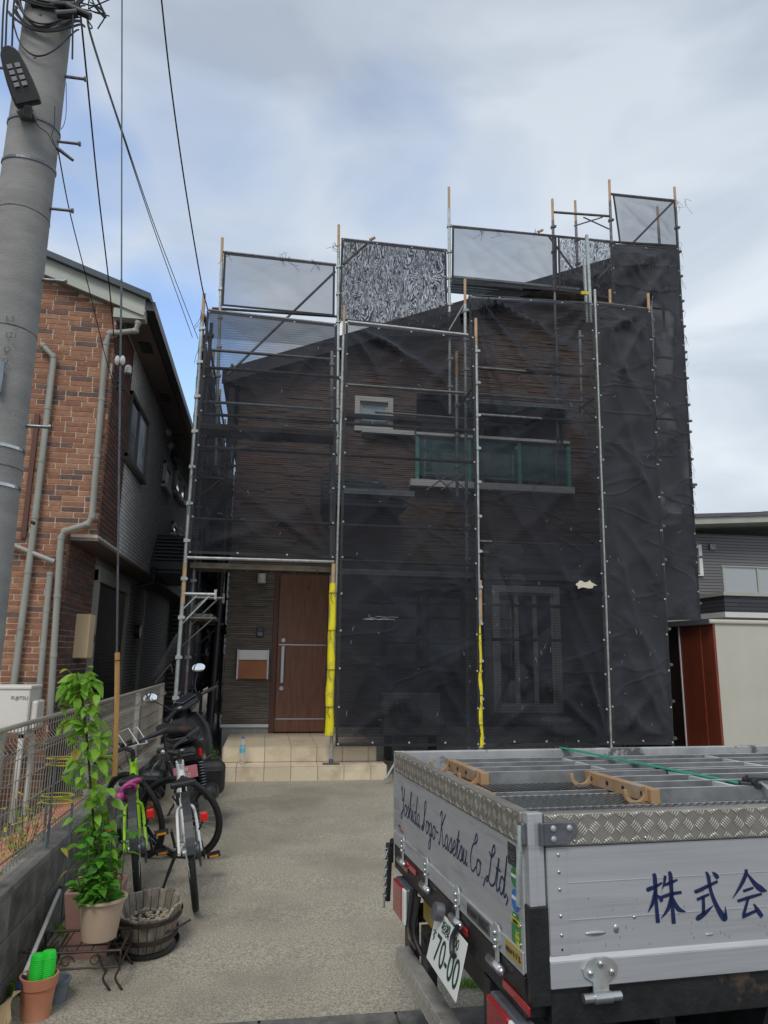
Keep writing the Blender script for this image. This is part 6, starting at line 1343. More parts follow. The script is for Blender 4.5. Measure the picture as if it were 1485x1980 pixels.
# ================================================================ BICYCLES (own frame: x forward, y left, z up, origin at rear tyre contact)
def bicycle(label, fc, loc, heading, lean, steer, wb=1.03, rw=.335, green=True):
    t = thing('bicycle', label, 'bicycle'); H_ = rw
    def wheel(c, parent, ax, nm, fr=1.0):
        m = MB(); m.torus(c, rw-.019, .019, ax, 48, 10); w = m.build(nm, M['rubber'], parent, smooth='all')
        m = MB(); m.torus(c, rw-.045, .0095, ax, 48, 8); m.build('rim', M['blackm'], w, smooth='all')
        a = Vector(ax).normalized(); x = a.orthogonal().normalized(); y = a.cross(x)
        m = MB()
        for k in range(32):
            q = 2*math.pi*k/32; s_ = 1 if k % 2 else -1; hub = c+a*s_*.028+(x*math.cos(q+.5*s_)+y*math.sin(q+.5*s_))*.02
            m.tube([hub, c+(x*math.cos(q)+y*math.sin(q))*(rw-.05)], .0011, 3, False)
        m.build('spokes', M['galv'], w)['kind'] = 'stuff'
        m = MB(); m.cyl(c-a*.045, c+a*.045, .018, n=12); m.build('hub', M['galv'], w, smooth=True)
        return w
    rh = Vector((0, 0, rw)); bb = Vector((.43, 0, .28)); st_ = Vector((.28, 0, .58)); sdl = Vector((.25, 0, .685)); ht = Vector((.87, 0, .76)); hb = Vector((.915, 0, .61)); fh = Vector((wb, 0, rw))
    wheel(rh, t, (0, 1, 0), 'wheel')
    m = MB(); m.tube([hb, ht], .030, 12); m.tube([bb, hb+Vector((-.02, 0, .02))], .033, 12); m.tube([st_, ht-Vector((.0, 0, .03))], .026, 12); m.tube([bb, st_], .017, 12)
    for s_ in (-1, 1):
        m.tube(cat([bb+Vector((0, s_*.03, 0)), Vector((.25, s_*.052, .30)), rh+Vector((.0, s_*.065, 0))], 5), .011, 8); m.tube(cat([st_-Vector((0, 0, .03)), Vector((.2, s_*.05, .55)), Vector((.06, s_*.062, .42)), rh+Vector((0, s_*.065, 0))], 5), .0095, 8)
    m.build('frame', M[fc], t, smooth=True)
    m = MB(); m.tube([st_, sdl], .0135, 10); m.build('seat_post', M['black'], t, smooth=True)
    m = MB(); P = [(-.12, .075), (-.10, .085), (-.02, .055), (.06, .022), (.15, .014)]; L2 = [(x, y) for x, y in P]+[(x, -y) for x, y in reversed(P)]
    m.prism([(sdl.x+x, y, sdl.z+.012) for x, y in L2], (0, 0, .035)); m.build('saddle', M['black'], t, bevel=.014, seg=3)
    # mudguard at rear top, brake and lamp
    m = MB(); pts = []
    for k in range(13): a = R(78+k*7.5); pts.append(rh+Vector((math.cos(a)*(rw+.018), 0, math.sin(a)*(rw+.018))))
    for a, b in zip(pts[:-1], pts[1:]): m.bar(a, b+(b-a)*.1, .05, .004, (0, 1, 0) if 0 else (0, 0, 1))
    m.build('mudguard', M['black'], t)
    for s_ in (-1, 1):
        m = MB(); m.cbox(rh+Vector((.12, s_*.045, .30)), (.03, .02, .07)); m.cyl(rh+Vector((.12, s_*.05, .28)), rh+Vector((.10, s_*.075, .33)), .006); m.build('brake', M['black'], t, bevel=.003)
    m = MB(); m.cbox(rh+Vector((-.055, -.10, .20)), (.03, .045, .055)); m.build('tail_light', M['red'], t, bevel=.010, seg=3); m = MB(); m.cyl(rh+Vector((.0, -.066, .12)), rh+Vector((-.045, -.10, .19)), .006); m.build('light_bracket', M['black'], t)
    # drive train on the right
    m = MB(); m.torus(bb+Vector((0, -.055, 0)), .082, .006, (0, 1, 0), 30, 6); m.cyl(bb+Vector((0, -.08, 0)), bb+Vector((0, .08, 0)), .022, n=12); cr = m.build('chainring', M['bolt'], t, smooth=True)
    m = MB(); m.lathe(rh, [(.05, -.062), (.052, -.06), (.045, -.055), (.04, -.04), (.03, -.03)], 20, (0, 1, 0)); m.build('cassette', M['bolt'], t)
    m = MB(); m.tube([rh+Vector((0, -.055, .05)), bb+Vector((0, -.056, .082))], .004, 5); m.tube([rh+Vector((.02, -.055, -.10)), bb+Vector((0, -.056, -.082))], .004, 5); m.tube([rh+Vector((0, -.055, -.05)), rh+Vector((.02, -.058, -.10))], .008, 6); m.build('chain', M['bolt'], t)
    for s_, dx, dz in ((-1, .10, -.13), (1, -.10, .13)):
        m = MB(); a = bb+Vector((0, s_*.085, 0)); b = bb+Vector((dx, s_*.10, dz)); m.bar(a, b, .014, .024); m.build('crank', M['black'], t)
        m = MB(); c = b+Vector((0, s_*.062, 0)); m.box(c-Vector((.040, .045, .011)), c+Vector((.040, .045, -.004))); m.box(c-Vector((.040, .045, -.004)), c+Vector((.040, .045, .011))); pd_ = m.build('pedal', M['black'], t, bevel=.003)
        m = MB(); m.box(c+Vector((-.044, -.03, -.006)), c+Vector((-.0405, .03, .006))); m.build('pedal_reflector', M['orange'], pd_)
    m = MB(); m.tube(cat([rh+Vector((.10, .075, -.0)), rh+Vector((.12, .16, -.17)), rh+Vector((.11, .235, -.335))], 4), [.011]*4+[.008]*4+[.007], 8); m.build('kickstand', M['black'], t, smooth=True)
    # steering assembly turned about the head tube
    ax_ = (ht-hb).normalized(); RM = Matrix.Translation(hb) @ Matrix.Rotation(steer, 4, ax_) @ Matrix.Translation(-hb)
    r3 = RM.to_3x3()
    X = lambda p: RM @ Vector(p)
    m = MB()
    for s_ in (-1, 1): m.tube([X(hb+Vector((.0, s_*.0, -.01))), X(hb+Vector((.015, s_*.055, -.045))), X(fh+Vector((0, s_*.055, 0)))], .0115, 8)
    m.build('fork', M['black'] if green else M[fc], t, smooth=True)
    wheel(X(fh), t, r3 @ Vector((0, 1, 0)), 'wheel')
    m = MB(); top = ht+ax_*.06; fwd = Vector((.08, 0, .03)); m.tube([X(ht), X(top)], .018, 10); m.tube([X(top), X(top+fwd)], .016, 10); m.build('stem', M['black'], t, smooth=True)
    hc = top+fwd; m = MB(); m.tube(cat([X(hc+Vector(p)) for p in ((-.09, .29, .015), (-.05, .2, .01), (0, .1, 0), (0, 0, 0), (0, -.1, 0), (-.05, -.2, .01), (-.09, -.29, .015))], 4), .0125, 8); hbj = m.build('handlebar', M['black'], t, smooth=True)
    for s_ in (-1, 1):
        m = MB(); m.tube([X(hc+Vector((-.055, s_*.20, .01))), X(hc+Vector((-.075, s_*.25, .012))), X(hc+Vector((-.10, s_*.32, .016)))], [.017, .021, .019], 10); m.build('grip', M['black'], hbj, smooth=True)
        m = MB(); m.tube([X(hc+Vector((.0, s_*.13, .0))), X(hc+Vector((.035, s_*.17, -.02))), X(hc+Vector((.0, s_*.28, -.03)))], .006, 6); m.build('brake_lever', M['bolt'], hbj)
        m = MB(); m.tube(cat([X(hc+Vector((.03, s_*.12, 0))), X(hc+Vector((.12, s_*.08, -.02))), X(hc+Vector((.05, s_*.03, -.16)))], 5), .003, 5); m.build('cable', M['wire'], hbj)
    m = MB(); m.sphere(X(hc+Vector((.0, .06, .03))), .018, 10); m.build('bell', M['steel'], hbj, smooth='all')
    m = MB(); m.cbox(X(hc+Vector((.0, -.05, .03))), (.04, .04, .02)); m.cyl(X(hc+Vector((.02, 0, .02))), X(hc+Vector((.08, 0, .03))), .018); m.build('front_light', M['black'], hbj)
    if green:
        m = MB(); m.torus(rh+Vector((.02, 0, rw+.05)), .052, .014, (.35, .3, .9), 24, 8); m.torus(rh+Vector((-.02, .02, rw+.02)), .045, .013, (.8, .3, .4), 20, 8); m.cbox(rh+Vector((-.04, .075, rw-.01)), (.04, .05, .06)); m.build('cable_lock', M['magenta'], t, smooth='all')
        q = X(hc+Vector((.02, -.05, .02))); bp_ = MB()   # white phone holder frame
        for dx, w_ in ((0, .09), (.075, .06)):
            c = q+Vector((dx*.4, -dx, .03)); pts = [c+r3 @ Vector((a*.5, b, k)) for a, b, k in ((-.09, -w_/2, -.06), (-.06, w_/2, -.05), (.09, w_/2, .07), (.06, -w_/2, .07))]
            bp_.tube(pts+[pts[0]], .004, 6)
        bp_.build('phone_holder', M['white'], hbj)
    else:
        m = MB(); m.tube(cat([bb+Vector((.04, .05, .05)), Vector((.31, .05, .55)), Vector((.3, .05, .62))], 3), .016, 6); m.build('pump', M['offwhite'], t)
        m = MB(); m.cbox(st_+Vector((.0, .04, .05)), (.03, .03, .03)); m.build('clamp', M['bolt'], t)
    m = MB(); m.cbox(ht+Vector((-.12, 0, .012)), (.1, .026, .02)); m.build('frame_decal', M['navy'] if green else M['bolt'], t)
    t.matrix_world = Matrix.Translation(loc) @ Matrix.Rotation(heading, 4, 'Z') @ Matrix.Rotation(lean, 4, 'X')
    return t
bicycle('lime green bicycle with a magenta lock on its rear wheel beside the fence', 'green', (-.70, 4.98, .03), R(90+9), R(-8), R(38), green=True)
bicycle('white bicycle on its kickstand between the lime green bicycle and the scooter', 'white', (-.35, 4.86, .03), R(90+8), R(-9), R(60), green=False)
# ================================================================ SCOOTER
s = thing('motor_scooter', 'black motor scooter with two mirrors and a saddlebag parked before the entrance steps', 'scooter'); 
def loft(m, secs, n=20, e=.7):
    vs = []
    for (c, hw, hh) in secs:
        c = Vector(c)
        for k in range(n):
            a = 2*math.pi*k/n; ca, sa = math.cos(a), math.sin(a)
            vs.append(c+Vector((0, math.copysign(abs(ca)**e, ca)*hw, math.copysign(abs(sa)**e, sa)*hh)))
    q = len(secs); m.add(vs, [(i*n+k, i*n+(k+1) % n, (i+1)*n+(k+1) % n, (i+1)*n+k) for i in range(q-1) for k in range(n)]+[tuple(reversed(range(n))), tuple((q-1)*n+k for k in range(n))]); return m
def sbuild(mb, nm, mt, parent=None, **k): return mb.build(nm, M[mt], parent or s, **k)
for x in (0, 1.27):
    m = MB(); m.torus((x, 0, .25), .19, .06, (0, 1, 0), 36, 12); w = sbuild(m, 'wheel', 'rubber', smooth='all'); m = MB(); m.cyl((x, -.045, .25), (x, .045, .25), .14, n=24); m.build('rim', M['bolt'], w, smooth=True)
sbuild(loft(MB(), [((-.16, 0, .66), .06, .04), ((-.05, 0, .62), .13, .10), ((.15, 0, .58), .17, .16), ((.38, 0, .50), .17, .20), ((.5, 0, .36), .15, .12)]), 'rear_body', 'blackm', smooth='all')
sbuild(loft(MB(), [((-.14, 0, .76), .10, .03), ((0, 0, .78), .15, .045), ((.2, 0, .78), .15, .05), ((.42, 0, .77), .13, .05), ((.55, 0, .74), .08, .03)]), 'seat', 'black', smooth='all')
sbuild(loft(MB(), [((.45, 0, .25), .16, .06), ((.75, 0, .22), .16, .05), ((.95, 0, .25), .15, .06)]), 'floorboard', 'black', smooth='all')
m = MB(); n = 9
sh_ = [(.93, .28, .17), (.95, .45, .21), (.98, .62, .24), (1.03, .78, .22), (1.07, .90, .12)]
vs = []
for x, z, hw in sh_:
    for k in range(n): u_ = -1+2*k/(n-1); vs.append((x-.10*u_*u_*.8, u_*hw, z))
for x, z, hw in sh_:
    for k in range(n): u_ = -1+2*k/(n-1); vs.append((x+.13-.16*u_*u_, u_*hw*.97, z))
q = len(sh_)*n; m.add(vs, [(i*n+k, i*n+k+1, (i+1)*n+k+1, (i+1)*n+k) for i in range(len(sh_)-1) for k in range(n-1)]+[(q+i*n+k, q+(i+1)*n+k, q+(i+1)*n+k+1, q+i*n+k+1) for i in range(len(sh_)-1) for k in range(n-1)]+[(i*n, (i+1)*n, q+(i+1)*n, q+i*n) for i in range(len(sh_)-1)]+[(i*n+n-1, q+i*n+n-1, q+(i+1)*n+n-1, (i+1)*n+n-1) for i in range(len(sh_)-1)])
sbuild(m, 'leg_shield', 'blackm', smooth='all')
for y in (-.13, .12): m = MB(); m.torus((.955, y, .60), .028, .007, (1, 0, .1), 16, 6); m.cyl((.955, y, .60), (.965, y, .60), .02); sbuild(m, 'cup_hole', 'steel')
m = MB(); m.cyl((.95, 0, .68), (.96, 0, .68), .018); sbuild(m, 'ignition', 'galv')
sbuild(loft(MB(), [((1.08, 0, .34), .06, .03), ((1.25, 0, .50), .075, .05), ((1.45, 0, .46), .06, .03)]), 'front_mudguard', 'blackm', smooth='all')
m = MB()
for s_ in (-1, 1): m.cyl((1.27, s_*.08, .25), (1.1, s_*.07, .7), .02)
sbuild(m, 'fork', 'bolt')
stq = Matrix.Translation((1.05, 0, 0)) @ Matrix.Translation((0, 0, 1.0)) @ Matrix.Rotation(R(44), 4, Vector((-.45, 0, .89))) @ Matrix.Translation((-1.05, 0, -1.0)); S3 = stq.to_3x3(); SX = lambda *p: stq @ Vector(p)
m = loft(MB(), [((.92, 0, .98), .09, .02), ((.98, 0, 1.0), .20, .055), ((1.08, 0, .98), .19, .09), ((1.17, 0, .94), .10, .07)]); m.v = [tuple(stq @ Vector(v)) for v in m.v]; hc_ = sbuild(m, 'handlebar_cowl', 'blackm', smooth='all')
m = MB(); m.hexa([SX(x, y, z) for x, y, z in ((.93, -.10, 1.035), (1.04, -.12, 1.075), (1.04, .12, 1.075), (.93, .10, 1.035), (.93, -.09, 1.045), (1.04, -.11, 1.085), (1.04, .11, 1.085), (.93, .09, 1.045))]); m.build('instrument_glass', M['glass'], hc_, bevel=.004)
for s_ in (-1, 1):
    m = MB(); m.tube([SX(1.0, s_*.15, 1.0), SX(.97, s_*.24, 1.0), SX(.93, s_*.37, .985)], [.017, .021, .02], 10); sbuild(m, 'grip', 'black', smooth=True)
    m = MB(); m.tube([SX(1.05, s_*.17, .99), SX(1.04, s_*.26, .985), SX(.99, s_*.36, .965)], .006, 6); sbuild(m, 'brake_lever', 'steel')
    m = MB(); m.tube(cat([SX(1.03, s_*.18, 1.02), SX(1.06, s_*.22, 1.10), SX(1.05, s_*.30, 1.19), SX(1.04, s_*.33, 1.22)], 4), .006, 6); st2 = sbuild(m, 'mirror_stalk', 'black')
    c = SX(1.03, s_*.34, 1.25); m = MB(); fn = Vector((-.22, -.05+.1*s_, .12)); 
    me_ = S3 @ Vector((-1, 0, .0)); 
    m.sphere((0, 0, 0), 1, 16, (.02, .075, .05)); rot = Vector((-1, 0, 0)).rotation_difference(Vector((-1, 0, .12))).to_matrix(); m.v = [tuple(rot @ Vector(v)+c) for v in m.v]; h_ = sbuild(m, 'mirror', 'blackm', smooth='all')
    m = MB(); m.lathe((0, 0, 0), [(.001, .0225), (.03, .0222), (.044, .019)], 20, (-1, 0, 0), (1, 1)); m.v = [tuple(rot @ Vector((v[0], v[1]*1.55, v[2]*1.0))+c) for v in m.v]; m.build('mirror_glass', M['mirror'], h_, smooth='all')
# rear details: plate, lamp, rack, bag
m = MB(); m.cbox((-.22, 0, .50), (.004, .20, .11), Matrix.Rotation(R(-15), 3, 'Y')); pl2 = sbuild(m, 'number_plate', 'pink', bevel=.002)
PM = Matrix.Translation((-.235, .08, .525)) @ Matrix.Rotation(R(-15), 4, 'Y') @ RT
text('相模', .032, M['stwhite'], pl2, PM @ Matrix.Translation((.04, -.01, .001))); text('63-50', .058, M['stwhite'], pl2, PM @ Matrix.Translation((.0, -.072, .001)), xs=.9)
m = MB(); m.cbox((-.232, .06, .47), (.004, .045, .03)); sbuild(m, 'registration_sticker', 'stgreen')
m = MB(); m.cbox((-.19, 0, .62), (.05, .20, .07)); sbuild(m, 'tail_lamp', 'blackm', bevel=.015)
m = MB(); m.tube(cat([(.1, .13, .80), (-.16, .13, .82), (-.30, .09, .80), (-.32, 0, .80), (-.30, -.09, .80), (-.16, -.13, .82), (.1, -.13, .80)], 4), .011, 8); m.tube([(-.2, .12, .82), (-.2, -.12, .82)], .009, 6); sbuild(m, 'rack', 'black', smooth=True)
m = MB(); m.tube([(.06, .06, .26), (-.02, .10, .45), (-.06, .12, .60)], .022, 8)
for k in range(9): m.torus((-.02-.004*k, -.13, .34+.025*k), .028, .006, (.1, 0, 1), 14, 5)
sbuild(m, 'shock_absorber', 'bolt')
m = MB(); m.tube([(-.05, -.13, .60), (-.05, -.13, .66)], .02, 8); sbuild(m, 'shock_cap', 'red')
sbuild(loft(MB(), [((-.28, -.17, .30), .05, .04), ((-.1, -.19, .28), .07, .07), ((.25, -.16, .27), .07, .07)]), 'muffler', 'black', smooth='all')
m = MB(); m.tube([(.4, .12, .2), (.45, .2, .1), (.42, .27, .0)], .012, 8); sbuild(m, 'side_stand', 'black')
s.matrix_world = Matrix.Translation((-.56, 6.9, .06)) @ Matrix.Rotation(R(94), 4, 'Z') @ Matrix.Rotation(R(-10), 4, 'X')
def bag(label, c, d, rz, brown=False):
    t = thing('saddlebag', label, 'bag', Vector(c)-Vector((0, 0, d[2]/2)))
    def rb(m): m.v = [tuple(Matrix.Rotation(rz, 3, 'Z') @ Vector(v)+Vector(c)) for v in m.v]; return m
    rb(MB().cbox((0, 0, 0), d)).build('bag_body', M['black'], t, bevel=min(d)*.40, seg=5)
    rb(MB().cbox((0, -d[1]*.53, -.01), (d[0]*.7, .03, d[2]*.62))).build('front_pocket', M['blackm'], t, bevel=.014, seg=3)
    rb(MB().tube([(-d[0]*.3, -.02, d[2]/2), (0, -.02, d[2]/2+.05), (d[0]*.3, -.02, d[2]/2)], .008, 6)).build('handle', M['black'], t)
    return t
bag('black quilted side bag hanging at the right rear of the scooter', (-.44, 7.0, .46), (.26, .17, .30), R(12))
bag('black side bag hanging at the left rear of the scooter', (-.93, 6.9, .42), (.22, .15, .26), R(-8))
cv = thing('folded_cover', 'folded brown and black cover strapped on the scooter rack', 'cover', (-.72, 6.8, .88))
m = loft(MB(), [((-.17, 0, 0), .10, .03), ((-.1, 0, .005), .16, .035), ((.05, 0, .01), .17, .04), ((.15, 0, 0), .12, .03)], e=.8); m.v = [tuple(Matrix.Rotation(R(95), 3, 'Z') @ Vector(v)+Vector((-.76, 6.82, .90))) for v in m.v]
M['brownc'] = mat('brown cover', (.012, .011, .011), (.09, .035, .022), 9, .75, lo=.5, hi=.7); m.build('cloth_fold', M['brownc'], cv, smooth='all')
# ================================================================ POTS AND GARDEN THINGS
PC = Vector((onY(197, 1745, 4.0).x, 4.0, 0)); zr = onY(197, 1742, 4.0).z; zb = onY(197, 1812, 4.0).z; rr = (onY(245, 1742, 4.0)-onY(149, 1742, 4.0)).length/2
pot = potthing('plant_pot', 'sand coloured plastic pot raised on the rusty iron plant stand', (PC.x, PC.y, zb), rr-.008, zr-zb+.02, 'pot', tp=.74, rim=.010)
psd = thing('plant_stand', 'rusty black wrought iron plant stand carrying the tall potted vine', 'plant stand', (PC.x-.04, PC.y, 0))
def pz(x, y, Y): return onY(x, y, Y)
m = MB(); zt = zb-.012; q = .155
cx_ = PC.x-.06; cor = [Vector((cx_-.22, 3.86, zt)), Vector((cx_+.19, 3.86, zt)), Vector((cx_+.19, 4.14, zt)), Vector((cx_-.22, 4.14, zt))]
for a, b in zip(cor, cor[1:]+cor[:1]): m.tube([a, b], .006, 6); m.tube([a-Vector((0, 0, .07)), b-Vector((0, 0, .07))], .0045, 6)
for k in range(7): x = cor[0].x+.41*k/6; m.tube([(x, 3.86, zt-.001), (x, 4.14, zt-.001)], .0035, 5)
m.build('top_frame', M['iron'], psd)
for c in cor:
    for dx in (0, .055 if c.x < cx_ else -.055):
        m = MB(); s_ = -1 if c.x < cx_ else 1; e = Vector((c.x+dx, c.y, .012)); m.tube(cat([c+Vector((dx*2, 0, 0)), c+Vector((dx*1.2+s_*.0, 0, -zt*.45)), e+Vector((0, 0, .09)), e+Vector((s_*-.015, 0, .05)), e+Vector((s_*.02, 0, 0))], 5), .0055, 6); m.build('leg', M['iron'], psd, smooth='all')
m = MB()
for x0 in (-.05, .08):
    pts = [Vector((cx_+x0+.035*math.cos(a)*(1-a/9), 3.855, zt-.04+.03*math.sin(a)*(1-a/9))) for a in [k*.5 for k in range(14)]]; m.tube(cat(pts, 2), .003, 5)
m.build('scroll', M['iron'], psd)
# climbing vine and basil in the raised pot
vn = thing('climbing_vine', 'light green climbing vine on a black stake above the basil in the raised pot', 'plant', (PC.x-.03, 4.0, zr-.03))
vp = [onY(x, y, 4.0) for x, y in ((190, 1740), (188, 1680), (182, 1600), (176, 1530), (170, 1450), (164, 1390), (156, 1330), (152, 1310))]
m = MB(); m.tube(cat(vp, 4), .006, 6); m.build('stake', M['iron'], vn)
M['leafB'] = M['leaf']
def leafmesh(nm, mt, w=.42, heart=False, curl=.2):
    m = MB(); pr_ = [(0, .0), (.08, .30 if heart else .16), (.22, .46 if heart else .36), (.45, .42), (.7, .26), (.9, .09), (1, 0)]
    vs = []; 
    for x, h in pr_:
        z = -curl*x*x
        vs += [(x-(.10 if heart and h > .25 and x < .1 else 0), -h*w*2*.6, z+.10*h), (x, 0, z), (x-(.10 if heart and h > .25 and x < .1 else 0), h*w*2*.6, z+.10*h)]
    n = len(pr_); m.add(vs, [(3*i+j, 3*i+j+1, 3*i+j+4, 3*i+j+3) for i in range(n-1) for j in (0, 1)])
    o = m.build(nm, M[mt], None, smooth='all'); me = o.data; bpy.data.objects.remove(o); return me
LF = leafmesh('leaf', 'leaf', .5, True); BL_ = leafmesh('leaf', 'basil', .62, False, .35); YL = leafmesh('leaf', 'oldleaf', .45, True)
def putleaf(me, parent, p, d, s_, roll=None):
    o = bpy.data.objects.new('leaf', me); sc.collection.objects.link(o); o.parent = parent
    d = Vector(d).normalized(); q = d.to_track_quat('X', 'Z').to_matrix().to_4x4(); o.matrix_local = Matrix.Translation(Vector(p)-org(parent)) @ q @ Matrix.Rotation(roll if roll is not None else rng.gauss(0, .5), 4, 'X') @ Matrix.Diagonal((s_, s_, s_, 1))
spine = cat(vp, 8); pet = MB()
for i in range(262):
    k = rng.random()**.8; p = spine[int((.18+.82*k)*(len(spine)-1))]; a = rng.random()*6.283; out_ = Vector((math.cos(a), math.sin(a)*.8, 0)); w_ = .04+.05*(1-abs(k-.35))
    e = p+out_*w_*(.3+rng.random())+Vector((0, 0, rng.uniform(-.04, .05))); pet.tube([p, e], .0013, 3)
    putleaf(YL if rng.random() < .045 else LF, vn, e, out_*.6+Vector((rng.gauss(0, .3), -.35+rng.gauss(0, .3), -.35+rng.gauss(0, .35))), .034+.06*rng.random())
for x, y, s_ in ((150, 1305, .085), (118, 1368, .07), (128, 1392, .06), (118, 1405, .06), (182, 1380, .05), (122, 1500, .06), (120, 1640, .06), (128, 1685, .07), (205, 1448, .04), (215, 1415, .05), (210, 1500, .05)):
    e = onY(x, y, 3.98); pet.tube([min(spine, key=lambda q: (q-e).length), e], .0013, 3); putleaf(LF if y < 1600 else YL, vn, e, (rng.gauss(0, .5), -.5, -.4), s_)
for pp in (((163, 1330), (176, 1300), (180, 1290)), ((160, 1340), (172, 1318), (183, 1312))): pet.tube(cat([onY(*q, 4.0) for q in pp], 4), .0015, 4); putleaf(LF, vn, onY(*pp[-1], 4.0), (-.6, -.3, .2), .03)
o = pet.build('petioles', M['leaf'], vn); o['kind'] = 'stuff'
bs = thing('basil_plant', 'bushy dark green basil filling the raised sand coloured pot', 'plant', (PC.x, 4.0, zr-.03))
stm = MB()
for i in range(30):
    a = rng.random()*6.283; r0_ = rng.random()*rr*.7; b0 = Vector((PC.x+r0_*math.cos(a), 4.0+r0_*math.sin(a), zr-.04)); hgt_ = .12+rng.random()*.32; e = b0+Vector((math.cos(a)*.02-.015+rng.gauss(0, .02)-.01, math.sin(a)*.05, hgt_)); stm.tube(cat([b0, b0.lerp(e, .5), e], 3), .0022, 4)
    nn_ = 10
    for k in range(nn_):
        t_ = .25+.75*(k+rng.random())/nn_; p = b0.lerp(e, t_); b_ = rng.random()*6.283; d = Vector((math.cos(b_), math.sin(b_)*.9-.15, .25+rng.gauss(0, .3))); putleaf(BL_, bs, p+d.normalized()*.012, d, (.05+.032*rng.random())*(1.05-.25*t_))
stm.build('stems', M['stem'], bs)['kind'] = 'stuff'
shrub('dry_twigs', 'heap of dry dark twigs between the block wall and the plant stand', (-.98, 4.02, .02), 60, .12, .20, ['stem', 'barkdark'], .03)
# pink square planter behind the stand
c = onY(155, 1800, 4.2); pk = thing('planter', 'faded pink square planter behind the plant stand, half hidden by the raised pot', 'planter', (-.84, 4.3, 0))
x0, x1, y0_, y1_ = -.97, -.70, 4.20, 4.50; hh = .34
m = MB(); B0 = [(x0+.04, y0_+.03), (x1-.04, y0_+.03), (x1-.04, y1_-.03), (x0+.04, y1_-.03)]; T0 = [(x0, y0_), (x1, y0_), (x1, y1_), (x0, y1_)]; I0 = [(x0+.018, y0_+.018), (x1-.018, y0_+.018), (x1-.018, y1_-.018), (x0+.018, y1_-.018)]
vs = [(x, y, .006) for x, y in B0]+[(x, y, hh) for x, y in T0]+[(x, y, hh) for x, y in I0]+[(x, y, hh-.1) for x, y in I0]
m.add(vs, [(3, 2, 1, 0)]+[(a+k, a+(k+1) % 4, a+4+(k+1) % 4, a+4+k) for a in (0, 4, 8) for k in range(4)]); m.build('planter_body', M['pinkp'], pk, bevel=.006)
m = MB(); m.box((x0+.02, y0_+.02, hh-.1), (x1-.02, y1_-.02, hh-.05)); m.build('soil', M['soil'], pk)
shrub('withered_plant', 'withered orange brown plant standing in the pink planter', (-.80, 4.33, hh-.05), 50, .05, .14, ['oldleaf', 'stem'], .03)
# half barrel of grey staves
bc = Vector((-.555, 4.36, 0)); bl_ = thing('barrel_planter', 'weathered grey wooden half barrel planter beside the raised pot', 'planter', bc)
ns = 22; Rt, Rb, hb_ = .160, .120, .24; OY = 1.42
for k in range(ns):
    a0, a1 = 2*math.pi*k/ns+.012, 2*math.pi*(k+1)/ns-.012; dh = rng.uniform(-.006, .006); P = []
    for (r0_, z) in ((Rb, .035), (Rt, hb_+dh)):
        for a, r_ in ((a0, r0_), (a1, r0_), (a1, r0_-.016), (a0, r0_-.016)): P.append(bc+Vector((math.cos(a)*r_*1.08, math.sin(a)*r_*OY, z-(.03 if math.sin(a) < -.6 and z > .1 else 0))))
    MB().hexa(P).build('stave', M['oldwood'], bl_, bevel=.002)
for z, r_ in ((.09, .138), (.185, .155)):
    m = MB(); m.lathe(bc, [(r_+.001, z-.012), (r_+.005, z-.010), (r_+.008, z+.012), (r_+.003, z+.013)], 40, sq=(1.08, OY)); m.build('hoop', M['iron'], bl_, smooth=True)
m = MB(); m.lathe(bc, [(.001, .14), (.06, .15), (.138, .13)], 28, sq=(1.08, OY)); m.build('soil', M['soil'], bl_, smooth='all')
m = MB(); m.lathe(bc, [(Rt-.017, hb_-.04), (.139, .13)], 28, sq=(1.08, OY)); m.build('inner_lining', M['oldwoodin'], bl_, smooth='all')
m = MB()
for i in range(90): a = rng.random()*6.28; r_ = rng.random()**.5*.11; m.sphere(bc+Vector((math.cos(a)*r_, math.sin(a)*r_*1.3-.01, .15+rng.random()*.02)), .006+rng.random()*.009, 5, (1, 1, .7))
m.build('stones', M['beigestone'], bl_)['kind'] = 'stuff'
sa = thing('saucer', 'black plastic saucer under the wooden half barrel', 'saucer', bc); m = MB(); m.lathe(bc, [(.001, .006), (.14, .006), (.158, .045), (.152, .045), (.135, .012), (.001, .012)], 36, sq=(1.06, 1.38)); m.build('dish', M['black'], sa, smooth=True)
tw_ = MB(); a = bc+Vector((.13, -.13, .13)); tw_.tube(cat([a-Vector((.14, .05, .03)), a, a+Vector((.10, -.0, .05))], 4), .006, 6); o = tw_.build('twig', M['iron']); tag(o, 'rusty twig sticking out to the right of the half barrel', 'twig')
# terracotta pot with green mesh roll
tp = Vector((-.915, 3.66, 0)); th = .21
potthing('flower_pot', 'large orange terracotta pot with a thick rim in the bottom left corner', tp, .078, .175, 'terra', tp=.74, rimh=.045, soil=False)
gn = thing('net_roll', 'bright green plastic mesh tubes standing in the terracotta pot', 'plastic net', tp+Vector((.0, 0, .1)))
for dx, dy, h_ in ((-.022, 0, .255), (.018, .01, .262)):
    c = tp+Vector((dx+.012, dy, 0)); m = MB(); m.lathe(c, [(.031, .03), (.031, h_-.01), (.026, h_), (.001, h_+.003)], 24, sq=(1, .8)); o = m.build('tube_roll', M['netgreen'], gn, smooth=True)
    m = MB()
    for k in range(26): z = .03+k*.0082; m.torus(c+Vector((0, 0, z)), .0315, .0017, (0, 0, 1), 20, 4)
    m.v = [(v[0], c.y+(v[1]-c.y)*.8, v[2]) for v in m.v]; m.build('mesh_ribs', M['netgreen'], o, smooth='all')['kind'] = 'stuff'
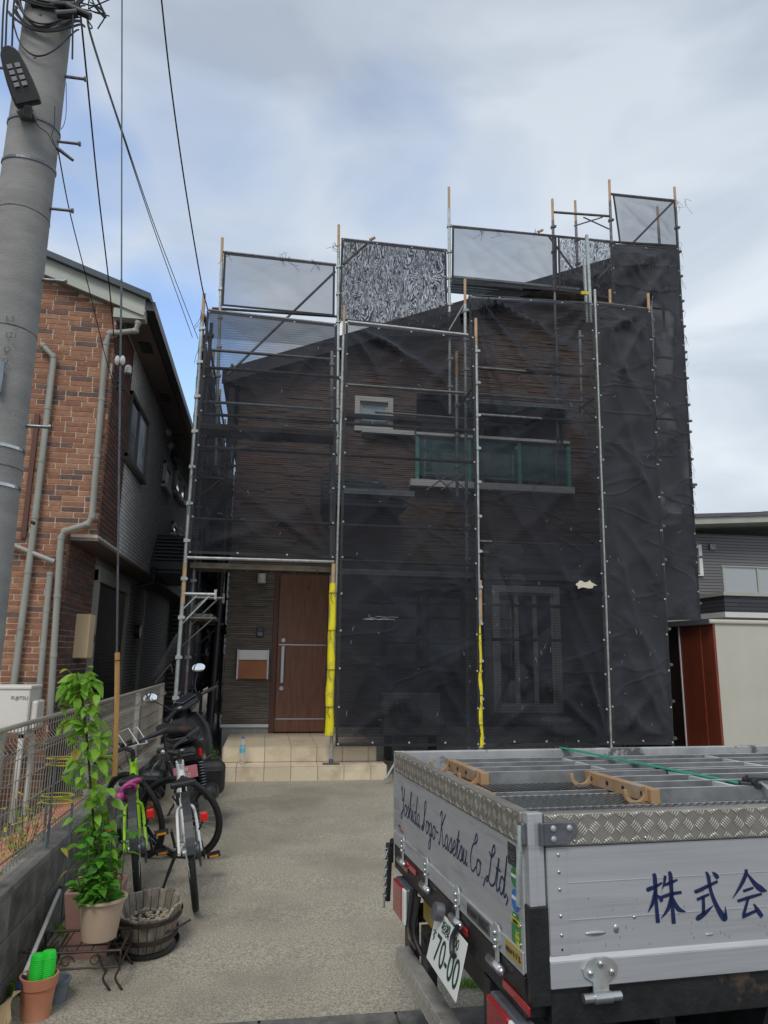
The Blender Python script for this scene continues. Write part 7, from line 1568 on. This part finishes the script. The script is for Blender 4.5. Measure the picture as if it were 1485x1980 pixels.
potthing('metal_pot', 'small blue grey metal pot tucked right of the terracotta pot', (-.865, 3.79, 0), .052, .105, 'bluepot', tp=.8, soil=False, catg='pot')
# broom against the wall
br = thing('broom', 'push broom with a white pole and straw bristles leaning on the block wall', 'broom', (-1.0, 3.55, 0))
a, b = onX(115, 1722, -1.085), onY(44, 1892, 3.66); m = MB(); m.cyl(b, a, .011, n=12); m.build('pole', M['white'], br, smooth=True)
d = (a-b).normalized(); m = MB(); m.cyl(a, a+d*.03, .014, n=12); m.build('end_cap', M['navy'], br); m = MB(); m.cyl(b-d*.10, b, .013, .016, n=12); m.build('socket', M['navy'], br)
h = b-d*.10; m = MB(); 
for k in range(260):
    a_ = rng.random()*6.28; r_ = rng.random(); e = h-d*(.20+.05*rng.random())+Vector((-.055*math.cos(a_)*r_-.03, -.03*r_*math.sin(a_), -.0)); s_ = h+Vector((.015*math.cos(a_)*r_, .015*math.sin(a_)*r_, 0)); m.tube([s_, s_.lerp(e, .5)+Vector((-.01, 0, 0)), e], .0016, 3)
m.build('bristles', M['bristle'], br)['kind'] = 'stuff'
# clutter in the dark passage left of the door and dry debris by the wall foot
cl = thing('garden_net', 'torn pale garden net leaning on the end of the mesh fence', 'net', (-1.25, 8.9, 1.2))
m = MB(); q0 = [onY(x, y, 9.2) for x, y in ((292, 1310), (330, 1285), (352, 1215), (338, 1230))]
for i in range(9):
    t_ = i/8; m.tube([q0[0].lerp(q0[3], t_), q0[1].lerp(q0[2], t_)], .0015, 3); m.tube([q0[0].lerp(q0[1], t_), q0[3].lerp(q0[2], t_)], .0015, 3)
m.tube(cat([onY(300, 1320, 9.2), onY(325, 1290, 9.2), onY(331, 1287, 9.2), onY(333, 1300, 9.2)], 4), .008, 6); m.build('strands', M['galvdark'], cl)['kind'] = 'stuff'
dl = MB()
for i in range(70):
    p = Vector((-1.06+rng.random()*.12, 3.7+rng.random()*4.5, 0)); p.z = gz(p.y)+.008; leafgeo(dl, p, .02+.02*rng.random())
o = dl.build('fallen_leaves', M['oldleaf']); o['kind'] = 'stuff'
